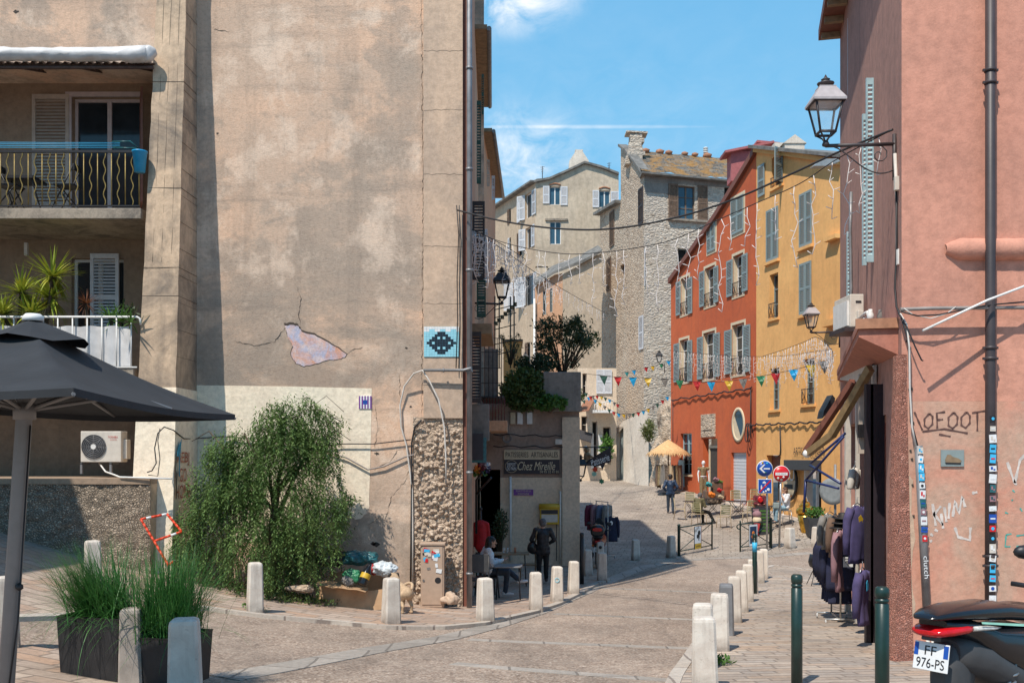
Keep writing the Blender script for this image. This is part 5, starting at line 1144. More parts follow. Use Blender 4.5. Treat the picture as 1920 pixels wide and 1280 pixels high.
m = MB(); RP.box(m, RP.px(1553,0)[0], uE, RP.px(1562,612)[1], RP.px(1562,600)[1], 0, .3); m.build('ledge', 'ochre', oh); m = MB(); RP.box(m, RP.px(1555,0)[0], uE, RP.px(1562,452)[1], RP.px(1562,444)[1], 0, .25); m.build('ledge', 'ochre', oh)
# cables along both fronts
m = MB(); L = []
for i in range(41): x = 1262+150*i/40; u, z = RP.px(x, 750-22*i/40+1.6*math.sin(i*.9)+.8*math.sin(i*2.3)); L.append(RP.pt(u, z, .09+.03*math.sin(i*1.7)))
m.tube(L, .035, 6); u, z = RP.px(1262, 748); m.tube([RP.pt(u, z), RP.pt(u, z-3)], .03, 5); u, z = RP.px(1410, 728); m.tube([RP.pt(u, z, .06), RP.pt(u, z-1.8, .06)], .03, 5)
solo(m, 'cable_bundle', 'cable_black', 'bundle of black cables running across the red house above the oval window', 'cable bundle')
m = MB(); L = []
for i in range(41): x = 1408+142*i/40; u, z = RP.px(x, 797-6*i/40+1.5*math.sin(i*1.1)+.8*math.sin(i*2.7)); L.append(RP.pt(u, z, .09+.03*math.sin(i*1.7)))
m.tube(L, .035, 6); u, z = RP.px(1410, 796); m.tube([RP.pt(u+.22*math.cos(k*.6), z-.35+.42*math.sin(k*.6), .08+.01*k) for k in range(24)], .025, 5); u, z = RP.px(1465, 797); m.tube([RP.pt(u, z, .06), RP.pt(u+.05, z-1, .06), RP.pt(u, z-1.25, .06), RP.pt(u-.4, z-1.35, .06)], .03, 5)
solo(m, 'cable_bundle', 'cable_black', 'brown bundle of cables with a coil running across the ochre house', 'cable bundle')
# round shop sign on the ochre wall
t = thing('shop_sign', 'round cut-out shop sign with big initials beside the ochre doorway', 'sign', RP.pt(RP.px(1485,0)[0], RP.px(1485,925)[1], .05)); u, z = RP.px(1484, 902); m = MB(); m.tube([RP.pt(u+.62*math.cos(k*math.pi/12-math.pi*.5), z+.75*math.sin(k*math.pi/12-math.pi*.5), .1) for k in range(13)], .06, 6); m.build('rim', 'iron', t)
m = MB(); RP.box(m, u-.55, u+.45, z-.55, z+.05, .04, .08); m.build('board', 'board_cream', t); m = MB(); text_bm(m, 'GU', RP.pt(u-.05, z+.28, .09), RP.d, (0,0,1), .85, .5); m.build('lettering', 'letter_white', t); m = MB(); RP.box(m, u-.45, u+.25, z-.3, z-.12, .081, .09); m.build('strip', 'letter_black', t)
# ================================================================== pink corner building on the right
C0, C1 = (4.93, 12.6), (6.92, 21.0)
PF = Plane(C0, (14.5, 12.6)); PS = Plane(C1, C0)          # street face runs from the far corner to the near one
pb = thing('pink_building', 'tall pink rendered corner building with a downpipe and scribbled graffiti at the right', 'building', (8, 14, gz(6, 12.6)))
pz = -.6; zT = EYE+8.86; zM = PF.px(1750, 752)[1]
wall_face(mb := MB(), PF, [(0, zM), (PF.L, zM), (PF.L, zT), (0, zT)], (), 0, .2); mb.build('front_wall', 'pink', pb)
wall_face(mb := MB(), PF, [(0, pz), (PF.L, pz), (PF.L, zM), (0, zM)], (), .004, .2); mb.build('front_base', 'pinkworn', pb)
# street face: bright strip by the corner, openings for the shop
zc_ = PS.px(1655, 690)[1]; sh_ = (.5, PS.L-1.45, -.62, EYE+.55)
wall_face(mb := MB(), PS, [(0, pz), (PS.L, pz), (PS.L, zT), (0, zT)], [sh_], 0, .5); mb.build('street_wall', 'pinkside', pb)
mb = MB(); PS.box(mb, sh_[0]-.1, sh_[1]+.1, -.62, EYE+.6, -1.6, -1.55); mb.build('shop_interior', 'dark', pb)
mb = MB(); bk_ = [V((14.5,12.7,pz)), V((14.5,21,pz)), V((7.3,21,pz))]
mb.face([bk_[0], bk_[1], bk_[1]+V((0,0,zT-pz)), bk_[0]+V((0,0,zT-pz))]); mb.face([V((6.92,21,pz)), bk_[1], bk_[1]+V((0,0,zT-pz)), V((6.92,21,zT))]); mb.build('back_walls', 'pink', pb)
# battered rough plinth at the corner
m = MB(); rs = []; js = random.Random(3)
for i in range(30):
    z = pz+(EYE+1.25-pz)*i/29; k = (1-i/29)**1.3; w_ = .02+.17*k
    a = V((4.93-w_*.9, 12.6+.25-.0, z)); b = V((4.93-w_*.8, 12.6-.03-w_*.5, z)); c_ = V((4.93+.06+.10*k, 12.6-.012-.02*k, z)); d_ = V((5.02, 12.64, z)); e = V((4.99, 12.85, z))
    n3 = V((js.uniform(-.008,.008), js.uniform(-.008,.008), 0)); rs.append([a+n3, (a+b)/2+n3*.5-V((.02,0.02,0)), b+n3, (b+c_)/2+n3, c_, d_, e])
m.rings(rs, True, True, False); m.build('corner_plinth', 'pinkrough', pb)
# broken plaster at the foot of the corner
def brk(s, t): x = 4.98+.62*s; z = pz+.25+.65*t*(1-.5*s); p = V((x*7,0,z*7)); return V((x, 12.588-.05*max(0, noise.noise(p)+.35*noise.noise(p*3))-.02*(1-t), z))
m = MB(); m.grid(brk, 30, 30); m.build('broken_render', 'pebble', pb)
# eaves
A, B = PS.pt(-.3, zT, .42), PS.pt(PS.L+.3, zT, .42); m = MB(); m.prism([A, B, B-PS.n*.9, A-PS.n*.9], (0,0,.10)); m.prism([A+V((0,0,.10)), B+V((0,0,.10)), B-PS.n*4.5+V((0,0,1.6)), A-PS.n*4.5+V((0,0,1.6))], (0,0,.12)); m.build('roof', 'brownred', pb)
for i in range(11): m = MB(); PS.box(m, i*.8, i*.8+.12, zT-.12, zT-.003, .01, .38); m.build('rafter', 'wood', pb)
# rounded ledge on the front
r = PF.rect(1772, 447, 1990, 488); m = MB(); L = []
zz, hh = (r[2]+r[3])/2, (r[3]-r[2])/2
for i in range(40):
    u = r[0]+(r[1]-r[0])*i/39; e = min(1, .45+i*.12); L.append([PF.pt(u, zz+hh*e*math.sin(a)*1.02+.003*math.sin(i*1.3), .13*e*(.1+max(0, math.cos(a)))-.01) for a in (x*math.pi/7-math.pi/2 for x in range(8))])
m.rings(L, False, False); m.build('ledge', 'pink', pb)
# shop canopy slab with sloping soffit
u0, u1 = .4, PS.L-.25; zs = EYE+1.62
m = MB(); m.prism([PS.pt(u0, zs, 0), PS.pt(u0, zs, .10), PS.pt(u1, zs, .50), PS.pt(u1, zs, 0)], (0,0,.10)); bmesh.ops.recalc_face_normals(m.b, faces=m.b.faces[:]); c_ = m.build('shop_canopy', 'soffit', pb)
m = MB(); m.rings([[PS.pt(u, zs-.003, .002), PS.pt(u, zs-.003, o), PS.pt(u, zs-.10, o), PS.pt(u, zs-.10-o*.5, .002)] for u, o in ((u0+.01, .09), (u1-.03, .485))], True, True, False); bmesh.ops.recalc_face_normals(m.b, faces=m.b.faces[:]); m.build('canopy_soffit', 'soffit', pb)
m = MB(); PS.box(m, u1-.02, u1+.02, zs+.0, zs+.13, .0, .53); m.build('canopy_edge', 'terracotta', pb)
# street face shutters, seen edge on
for (Y, x0, y0, y1, w_, mt, lab) in ((15.4,1623,148,492,.11,'shut_blue',0),(16.1,1616,215,498,.06,'shut_blue',0),(18.6,1587,435,605,.05,'shut_blue',0),(19.4,1589,35,178,.05,'shut_white',0)):
    hs(pb, Y, x0, y0, y1, w_, mt)
# shop front frame
m = MB()
for x, w_ in ((1630,.05),(1645,.10)):
    p = P(x, 1195, 14.35); m.bb(p.x-w_, p.x+w_, 14.33, 14.42, gz(p.x,14.35)+.05, EYE+1.0)
m.build('shop_door', 'board_dark', pb)
m = MB(); p = P(1608,1000,17.); m.bb(p.x-.03, p.x+.03, 16.98, 17.03, gz(p.x,17)+.05, EYE+1.1); p = P(1590,1000,18.5); m.bb(p.x-.05, p.x+.05, 18.48, 18.55, gz(p.x,18)+.05, EYE+1.1); m.build('door_posts', 'offwhite', pb)
m = MB(); m.prism([P(1575,690,19.9), P(1637,684,14.9), P(1637,720,14.9), P(1575,712,19.9)], PS.n*-.05); m.build('fascia_panel', 'offwhite', pb)
m = MB(); a_, b_ = P(1613,700,14.9), P(1636,850,14.9); m.bb(a_.x, b_.x, 14.95, 15.0, b_.z, a_.z); m.build('pale_panel', 'shut_tan', pb)
m = MB(); a_, b_ = P(1614,795,14.8), P(1628,820,14.8); m.bb(a_.x, b_.x, 14.85, 14.94, b_.z, a_.z); solo(m, 'wall_box', 'iron', 'small black box on the pale panel behind the folded awning', 'wall box')
# spray writing on the front
def spray(pts, r, mat, name='graffiti'):
    m = MB()
    for q in pts:
        L = []
        for a, b in zip(q, q[1:]):
            for k in range(4): L.append((a[0]+(b[0]-a[0])*k/4, a[1]+(b[1]-a[1])*k/4))
        L.append(q[-1]); W_ = [PF.px(*p) for p in L]
        L3 = [PF.pt(u, z, .0075) for u, z in W_]; rows = []
        for i, p in enumerate(L3):
            d = (L3[min(i+1,len(L3)-1)]-L3[max(0,i-1)]); d = d.normalized() if d.length > 1e-6 else PF.d; s_ = d.cross(PF.n)*r*(.75+.25*math.sin(i*1.7)); rows.append([p-s_, p+s_])
        m.rings(rows, False, False, False)
    m.build(name, mat, pb)
spray([[(1714,772),(1721,788),(1729,806)],[(1742,775),(1733,785),(1733,798),(1740,803),(1748,795),(1748,780),(1742,775)],[(1772,772),(1756,774),(1757,803)],[(1757,787),(1768,786)],[(1788,773),(1778,782),(1778,798),(1786,803),(1794,795),(1795,781),(1788,773)],[(1812,772),(1802,782),(1802,797),(1810,802),(1818,793),(1818,779),(1812,772)],[(1822,774),(1846,770)],[(1832,773),(1832,808)],[(1729,809),(1770,804),(1814,812)],[(1760,814),(1782,818)]], .015, 'paint_black')
spray([[(1748,944),(1754,985)],[(1749,966),(1764,948)],[(1751,964),(1768,984)],[(1770,950),(1774,978)],[(1780,942),(1778,972)],[(1786,968),(1790,938),(1797,962),(1804,930),(1809,950)],[(1790,988),(1796,1006),(1818,1012),(1819,988)],[(1744,1000),(1749,1004)],[(1752,992),(1758,995)],[(1743,1015),(1747,1012)],[(1822,924),(1832,922)],[(1764,962),(1768,990)]], .021, 'paint_white')
spray([[(1888,866),(1902,905)],[(1902,905),(1912,862),(1935,838)],[(1902,905),(1906,908)]], .022, 'paint_white')
spray([[(1886,1002),(1884,1024),(1894,1024)],[(1886,1002),(1896,1000)],[(1905,1004),(1920,1002)],[(1905,1024),(1920,1022)],[(1898,918),(1902,922)],[(1884,960),(1890,962)],[(1896,938),(1899,936)],[(1912,952),(1916,958)]], .012, 'paint_teal')
patch(rough([(1700,880),(1712,900),(1708,960),(1716,1010),(1708,1070),(1716,1130),(1706,1180),(1698,1180),(1700,1080),(1697,960)], 3, 3), .009, 'pilaster', 'bare_render', .004, True, pb, PF)
js = random.Random(21)
for i in range(16): 
    x, y = js.uniform(1696,1712), js.uniform(620,1090); patch([(x-2,y-2),(x+2,y-3),(x+3,y+3),(x-1,y+2)], .012, 'crack', 'plaster_hole', .004, True, pb, PF)
# picture plaque
t = thing('picture_plaque', 'small framed picture of an ochre shoe on the pink wall', 'plaque', PF.pt(PF.px(1785,0)[0], PF.px(0,874)[1], .01)); r = PF.rect(1763, 843, 1806, 874); m = MB(); PF.box(m, r[0], r[1], r[2], r[3], .008, .025); m.build('panel', 'cyan' if False else 'shut_grey', t)
m = MB(); c_ = PF.px(1785,859); m.prism([PF.pt(c_[0]+x, c_[1]+z, .026) for x, z in ((-.10,-.02),(-.07,.05),(-.03,.045),(0,.02),(.07,.0),(.11,-.03),(.09,-.055),(-.09,-.05))], PF.n*.004); m.build('shoe', 'wood', t); m = MB(); m.prism([PF.pt(c_[0]+x, c_[1]+z, .027) for x, z in ((-.10,-.05),(.10,-.055),(.10,-.075),(-.09,-.07))], PF.n*.004); m.build('sole', 'letter_black', t)
# downpipe and conduit with stickers
def stickers(t, n, fn, seed, w_=.05):
    js = random.Random(seed); cs = ['cyan','white_sign','letter_white','bag_teal','letter_black','white_sign','blue_sign','cyan','pink_cloth','offwhite','white_sign','red_sign']
    for i in range(n):
        p, sx, sz = fn(i/(n-1)); sx *= js.uniform(.7,1); sz *= js.uniform(.6,1.1)
        o = MB(); o.box(p, (sx*2, .004, sz*2), Matrix.Rotation(js.uniform(-.12,.12), 3, 'Y')); st_ = o.build('sticker', cs[(i*5+seed) % len(cs)], t)
        o = MB(); k = js.choice(['d','s','x']); q = p+V((0,-.0035,0))
        if k == 'd': o.lathe(q, [(sx*.55,0),(sx*.5,.002)], 10, (0,-1,0))
        elif k == 's': o.box(q, (sx*1.3, .003, sz*.35))
        else: o.box(q+V((-sx*.3,0,sz*.2)), (sx*.6,.003,sz*.9)); o.box(q+V((sx*.4,0,-sz*.3)), (sx*.5,.003,sz*.5))
        o.build('print', cs[(i*7+seed+3) % len(cs)], st_)
DY = 12.47; t = thing('downpipe', 'thick dark downpipe with a ladder of stickers on the pink front', 'drainpipe', (P(1857,0,DY).x, DY, pz)); x = P(1857,0,DY).x
m = MB(); m.tube([(x, DY, zT-.1), (x, DY, EYE+.9), (x-.006, DY, pz+.6)], .062, 14); m.build('pipe', 'darkiron', t)
for y in (132,155,652,672,1042,1060): z = P(0,y,DY).z; m = MB(); m.tube([(x,DY,z-.018),(x,DY,z+.018)], .075, 14); m.box((x,DY,z), (.19,.03,.03)); m.build('collar', 'darkiron', t)
stickers(t, 19, lambda s: (V((x-.004*s, DY-.066-.0006*s, P(0,785+335*s,DY).z)), .048, .052), 4)
KY = 12.5; a_, b_ = P(1722,835,KY), P(1738,1150,KY); t = thing('conduit', 'slanting grey metal conduit plastered with stickers by the corner', 'conduit', (b_.x, KY, b_.z)); m = MB(); m.tube([a_, b_], .05, 12); m.build('pipe', 'grey_pipe', t)
stickers(t, 11, lambda s: (a_.lerp(b_, .03+.52*s)+V((0,-.054-.0008*s,0)), .042, .05), 9)
m = MB(); d = (b_-a_); text_bm(m, 'clutch', a_.lerp(b_, .72)+V((0,-.053,0)), d, V((d.z*-1,0,d.x)), .28, .06, thick=.003); m.build('lettering', 'letter_white', t)
m = MB(); m.tube([b_+V((.02,.02,-.25)), b_+V((.02,.02,-1.1))], .025, 8); m.tube([b_+V((.08,.02,-.25)), b_+V((.08,.02,-1.1))], .02, 8); solo(m, 'pipe_stub', 'offwhite', 'pair of short cream pipes at the broken foot of the pink wall', 'pipe')
# wires and conduits near the corner
def wire(pts, r, mat, label, name='cable', cat='cable'): m = MB(); m.tube(pts, r, 6); return solo(m, name, mat, label, cat)
CX = 12.5
wire([P(1680,340,12.9),P(1682,450,12.9),P(1678,540,12.9),P(1681,575,12.75),P(1692,600,12.5),P(1704,640,CX),P(1706,720,CX),P(1708,790,CX),P(1722,842,CX)], .013, 'cable_black', 'black cable bending round the corner down to the stickered conduit')
wire([P(1688,588,12.6),P(1700,608,12.5),P(1705,650,12.48),P(1706,730,12.48),P(1710,800,12.48),P(1718,840,12.48)], .012, 'cable_white', 'white cable beside the black one by the corner')
wire([P(1684,586,12.6),P(1700,612,12.48),P(1716,650,12.46),P(1728,675,12.46),P(1731,676,12.46)], .010, 'cable_black', 'loose black cable drooping from the corner to the pale rod')
m = MB(); m.tube([P(1688,580,12.45),P(1750,578,12.45),P(1850,577,12.45),P(1990,576,12.45)], .024, 8); solo(m, 'conduit', 'cable_grey', 'long horizontal grey conduit across the pink front', 'conduit')
wire([P(1690,584,12.42),P(1720,592,12.42),P(1760,590,12.42),P(1850,572,12.42),P(1990,560,12.42)], .010, 'cable_black', 'black cable dipping below the horizontal conduit')
wire([P(1695,578,12.42),P(1712,590,12.42),P(1745,597,12.42),P(1775,588,12.42),P(1792,575,12.42)], .007, 'cable_white', 'thin pale wire looped under the horizontal conduit')
wire([P(1730,620,12.2),P(1851,563,12.3),P(1990,510,12.4)], .016, 'white', 'pale rod standing off the pink wall at a slant','rod','rod')
wire([P(1678,288,12.95),P(1682,380,12.95),P(1682,470,12.95)], .022, 'cable_white', 'white conduit running down below the large lamp','conduit','conduit')
wire([P(1596,360,17),P(1594,430,17),P(1596,540,17),P(1594,590,17)], .03, 'grey_pipe', 'grey metal conduit between the pale blue shutters','conduit','conduit')
for (x, y0, y1, w_, mt, lab) in ((1681,332,358,.035,'offwhite','small beige box under the large lamp bracket'),(1685,468,497,.03,'white','white junction box on the corner wiring')):
    a_, b_ = P(x,y0,12.85), P(x,y1,12.85); m = MB(); m.bb(a_.x-w_, a_.x+w_, 12.8, 12.86, b_.z, a_.z, .006); solo(m, 'junction_box', mt, lab, 'junction box')
# fan unit over the canopy
t = thing('fan_unit', 'cream air conditioning unit seen end on above the shop canopy', 'air conditioner', PS.pt(PS.L-3.6, EYE+1.9, .3)); a_, b_ = P(1594,551,16.2), P(1620,613,16.2); m = MB(); m.bb(a_.x, b_.x, 16.2, 17.0, b_.z, a_.z, .015); m.build('body', 'offwhite', t)
m = MB(); m.bb(a_.x+.09, a_.x+.18, 16.19, 16.2, a_.z-.14, a_.z-.11); m.build('grip', 'iron', t); m = MB(); m.bb(a_.x-.035, a_.x, 16.25, 16.95, b_.z+.03, a_.z-.10); m.build('grille', 'white', t)
m = MB(); m.bb(a_.x+.10, b_.x-.03, 16.12, 16.2, b_.z+.03, b_.z+.26, .01); m.build('valve_cover', 'offwhite', t)
m = MB(); m.tube([P(1611,598,16.1),P(1622,588,15.6),P(1627,585,15.4),P(1630,600,15.4)], .03, 6); m.tube([P(1611,604,16.1),P(1624,596,15.6)], .028, 6); m.build('pipes', 'white', t)
m = MB(); m.bb(a_.x-.1, b_.x+.08, 16.15, 16.95, b_.z-.07, b_.z-.01); m.build('shelf', 'darkiron', t)
for x, y0, y1, mt, lab in ((1632,582,603,'white','small white bottle-shaped cap on the canopy'),(1651,584,604,'grey_cloth','small grey roll left on the canopy edge')):
    m = MB(); p = P(x, y1, 14.5); m.lathe(p, [(.05,0),(.05,.1),(.03,.15),(.03,.18)], 10); solo(m, 'canopy_clutter', mt, lab, 'clutter')
# folding awnings
t = thing('folded_awning', 'folded brown and gold awning arms sticking out from under the canopy', 'awning', P(1630,690,14.8))
for k, (a, b, w_, mt) in enumerate((((1632,690,14.6),(1560,815,15.6),.06,'tangold'),((1560,815,15.6),(1514,850,16.2),.05,'tangold'),((1600,715,15.2),(1512,846,16.3),.05,'brownred'))):
    A, B = P(*a), P(*b); d = (B-A); m = MB(); m.box((A+B)/2, (d.length, .09, w_*2), d.to_track_quat('X', 'Z').to_matrix()); m.build('arm', mt, t)
m = MB(); m.ball(P(1513,850,16.2), .07, 2); m.build('end_cap', 'white', t)
m = MB()
for k in range(9): m.tube([P(1605+3.4*k, 690-5*k+40, 14.9)+V((0,0,.03*math.sin(j))) for j in (0,1)]+[P(1612+3.4*k, 682-5*k+40, 14.9)], .008, 4)
m.build('spring', 'iron', t)
t = thing('folding_awning', 'open dark blue metal awning frame above the clothes racks', 'awning', P(1580,820,17)); m = MB()
for a, b in (((1511,900,18.5),(1582,818,17.6)),((1511,900,18.5),(1572,915,17.2)),((1519,872,18.6),(1576,906,17.3)),((1511,900,18.5),(1507,960,18.6)),((1521,868,18.7),(1585,812,17.9))): m.tube([P(*a), P(*b)], .024, 6)
m.build('frame', 'blue_frame', t)
t = thing('wall_lamp', 'black square floodlight box mounted high beside the ochre house', 'wall lamp', P(1562,770,22)); m = MB(); m.prism([P(1542,784,22), P(1545,770,22), P(1561,740,22), P(1566,746,22), P(1564,762,22)], (0,.4,0)); m.build('housing', 'iron', t)
# hanging light fitting at the roof of the ochre house
m = MB(); m.prism([P(1526,311,33), P(1542,298,33), P(1570,297,33), P(1576,302,33), P(1550,311,33)], (0,.5,.05)); solo(m, 'street_light', 'grey_back', 'flat grey street light head at the top corner of the ochre house', 'street light')
# lamps on the walls
lantern('street_lamp', 'large old-style lantern with a pale hood on the pink corner against the sky', P(1548,270,13.), .86, (P(1677,262,13.).x, 13., P(1677,262,13.).z))
lantern('street_lamp', 'smaller pale-hooded lantern hanging in front of the ochre house', P(1521,622,21.), .60, (P(1574,620,21.).x, 21., P(1574,620,21.).z))
lantern('street_lamp', 'black lantern on the left wall above the terrace plants', P(941,568,26.), .92, (P(886,568,26.).x, 26., P(886,568,26.).z), 'iron', frame='iron')
lantern('street_lamp', 'little black lantern under the hanging pastry sign', P(1089,900,31.), .78, (P(1084,900,31.).x-.05, 31., P(1084,900,31.).z), 'iron', scroll=False, frame='iron')
lantern('street_lamp', 'distant black lantern on the stone house above the bunting', P(1236,682,56.), .75, (P(1246,676,57.).x, 57., P(1246,676,57.).z), 'iron', scroll=False, frame='iron')
lantern('street_lamp', 'distant lantern half hidden left of the oleander', P(985,684,58.), .75, (P(975,684,58.).x, 58., P(975,684,58.).z), 'iron', scroll=False, frame='iron')
# ------------------------------------------------------------------ overhead strings
def spline(pts, n=12):
    out = []; p = [V(q) for q in pts]; p = [p[0]*2-p[1]]+p+[p[-1]*2-p[-2]]
    for i in range(1, len(p)-2):
        for k in range(n):
            t = k/n; out.append(.5*((2*p[i])+(p[i+1]-p[i-1])*t+(2*p[i-1]-5*p[i]+4*p[i+1]-p[i+2])*t*t+(3*p[i]-p[i-1]-3*p[i+1]+p[i+2])*t**3))
    out.append(p[-2]); return out
def span(px, ya, yb): n = len(px)-1; return spline([P(x, y, ya+(yb-ya)*i/n) for i, (x, y) in enumerate(px)])
def icicles(name, label, line, drop, step, seed, r=.011, jit=.6):
    js = random.Random(seed); t = thing(name, label, 'fairy lights', line[0]); m = MB(); m.tube(line, r*.9, 5); m.build('wire', 'cable_black', t)
    L = [0]
    for a, b in zip(line, line[1:]): L.append(L[-1]+(b-a).length)
    d = step*.5; k = 0
    while d < L[-1]:
        while L[k+1] < d: k += 1
        p = line[k].lerp(line[k+1], (d-L[k])/(L[k+1]-L[k])); h = drop*js.choice([.45,.7,1,.55,.85])*js.uniform(.8,1.1); n = max(3, int(h/.13)); q = [p]; sd_ = js.uniform(-.04,.04)
        for i in range(1, n+1): q.append(p+V((sd_*math.sin(i*1.3)+js.uniform(-.03,.03), js.uniform(-.03,.03), -h*i/n)))
        m = MB(); m.tube(q, r*.75, 4)
        for i in range(1, n+1):
            s_ = js.choice((-1,1)); m.tube([q[i], q[i]+V((s_*js.uniform(.04,.10), js.uniform(-.03,.03), js.uniform(.02,.06)))], r*.7, 4)
        m.build('light_strand', 'led', t); d += step*js.uniform(1-jit, 1+jit)
    return t
L1 = span([(857,394),(930,412),(1000,424),(1070,430),(1130,430),(1200,422),(1290,402),(1380,372),(1480,328),(1575,284),(1674,243)], 19.7, 13.)
wire(L1, .016, 'cable_black', 'bare black cable slung across the street in front of the stone house')
L2 = span([(881,428),(930,450),(990,466),(1060,476),(1120,474),(1190,465),(1260,450),(1340,415),(1420,380),(1500,344),(1570,298),(1660,250)], 20.6, 13.1)
icicles('icicle_lights', 'long string of white icicle lights sagging right across the street', L2, 1.35, .34, 3, .0085)
icicles('icicle_lights', 'dense near end of the icicle lights by the grey drainpipe', span([(881,430),(905,440),(930,452),(955,466),(985,486)], 20.5, 24), 1.05, .13, 7, .009)
icicles('icicle_lights', 'string of icicle lights slanting down toward the lean-to house', span([(884,430),(940,466),(1000,508),(1060,545),(1133,586)], 20.5, 58), .9, .8, 5, .014)
icicles('icicle_lights', 'low string of icicle lights crossing the fronts of the red and ochre houses', span([(1262,658),(1330,664),(1400,668),(1470,667),(1520,660),(1560,654)], 46, 30), 1.15, .24, 9, .010)
icicles('icicle_lights', 'short peaked string of icicle lights hung below the smaller lantern', span([(1430,668),(1470,655),(1510,640),(1530,632),(1550,645),(1562,660)], 34, 30), .9, .14, 12, .010)
def bunting(label, pts, flags, ya, yb, size, group='bunting strings over the street'):
    line = span(pts, ya, yb); t = thing('bunting', label, 'bunting', line[0], 0, group); m = MB(); m.tube(line, .012, 4); m.build('cord', 'cable_black', t)
    for i, (x, mt) in enumerate(flags):
        p = min(line, key=lambda q: abs(960+q.x/q.y*F-x)); k = (x-960)/F; s_ = size
        m = MB(); pts_ = [V((-s_/2,0,0)), V((s_/2,.03,0)), V((s_*.28,.06*(-1)**i,-s_*.55)), V((.03,0,-s_*1.15)), V((-s_*.26,-.03,-s_*.55))]; m.face([p+q for q in pts_]); m.build('flag', mt, t)
fl = ['shut_green','red_cloth','blue_plastic','yellow_box','grey_cloth']
bunting('string of large coloured pennants across the red and ochre houses', [(1262,712),(1340,716),(1420,706),(1500,690),(1560,672)], [(1274,'bag_green'),(1304,'red_cloth'),(1336,'blue_plastic'),(1366,'yellow_box'),(1396,'grey_cloth'),(1426,'bag_green'),(1455,'red_cloth'),(1490,'blue_plastic'),(1522,'yellow_box'),(1546,'grey_cloth')], 45, 31, .36)
bunting('string of widely spaced pennants in front of the stone house', [(1095,700),(1150,706),(1200,708),(1262,710)], [(1132,'shut_green'),(1159,'red_cloth'),(1186,'blue_plastic'),(1215,'yellow_box'),(1245,'grey_cloth')], 44, 45, .36)
bunting('distant string of small pennants dipping above the rendered wall', [(1090,730),(1125,755),(1160,775),(1200,772),(1235,755),(1262,735)], [(1098+i*9, fl[i % 5]) for i in range(18)], 52, 52, .20)
bunting('farthest string of tiny mixed pennants over the shops', [(1092,752),(1110,742),(1135,745),(1170,765)], [(1095+i*8, fl[(i*2) % 5]) for i in range(9)], 57, 57, .20)
bunting('small bright pennants below the distant black lantern', [(1165,700),(1205,690),(1240,682),(1262,672)], [(1175,'teal_cloth'),(1190,'blue_plastic'),(1212,'red_cloth'),(1225,'yellow_box'),(1240,'bag_green'),(1254,'blue_plastic')], 50, 50, .22)
# ================================================================== bollards
GC = 'concrete bollards along the kerbs'
rnd_b = random.Random(31)
def bollard_mesh():
    m = MB(); rs = []
    for w_, z in ((.128,-.15),(.126,0),(.105,.755),(.098,.785),(.074,.80)):
        c_ = w_*.2; q = [(-w_+c_,-w_),(w_-c_,-w_),(w_,-w_+c_),(w_,w_-c_),(w_-c_,w_),(-w_+c_,w_),(-w_,w_-c_),(-w_,-w_+c_)]; rs.append([V((x, y, z)) for x, y in q])
    m.rings(rs, True, True, False); return m
B0 = bollard_mesh().build('bollard', 'bollard'); first = True
def bollard(px, top, base, rz, label, w=1., mat=None):
    global first
    p = G(px, base); h = (base-top)*p.y/F; o = B0 if first else B0.copy()
    if not first: C.objects.link(o)
    first = False; o.location = p+V((0,0,.02)); o.scale = (w, w, h/.8); o.rotation_euler = (rnd_b.uniform(-.018,.018), rnd_b.uniform(-.018,.018), rz+rnd_b.uniform(-.06,.06)); setp(o, label, 'bollard', GC)
    if mat: o.data = o.data.copy(); o.data.materials.clear(); o.data.materials.append(M[mat])
    return o
R_ = [(1322,1160,1301,'front-most bollard of the right-hand row, cut by the lower edge'),(1319,1134,1259,'pale bollard rising directly behind the front-most one of the right row'),(1348,1115,1225,'broad pale bollard just before the grey stained one in the right row'),(1361,1096,1196,'grey stained bollard in the middle of the pale right row'),(1377,1082,1171,'pale bollard just beyond the grey stained one in the right row'),(1391,1071,1151,'pale bollard two beyond the grey stained one in the right row'),(1402,1059,1131,'pale bollard three beyond the grey stained one in the right row'),(1411,1050,1115,'pale bollard immediately left of the thin green post with a blue band'),(1424,1034,1095,'pale bollard just right of the thin green post with a blue band'),(1431,1030,1087,'farthest pale bollard of the right-hand row')]
for i, (x, a, b, l) in enumerate(R_): bollard(x, a, b, -.16, 'concrete '+l if 'bollard' in l else l, 1.12 if i < 3 else 1, 'grey_pipe' if i == 3 else None)
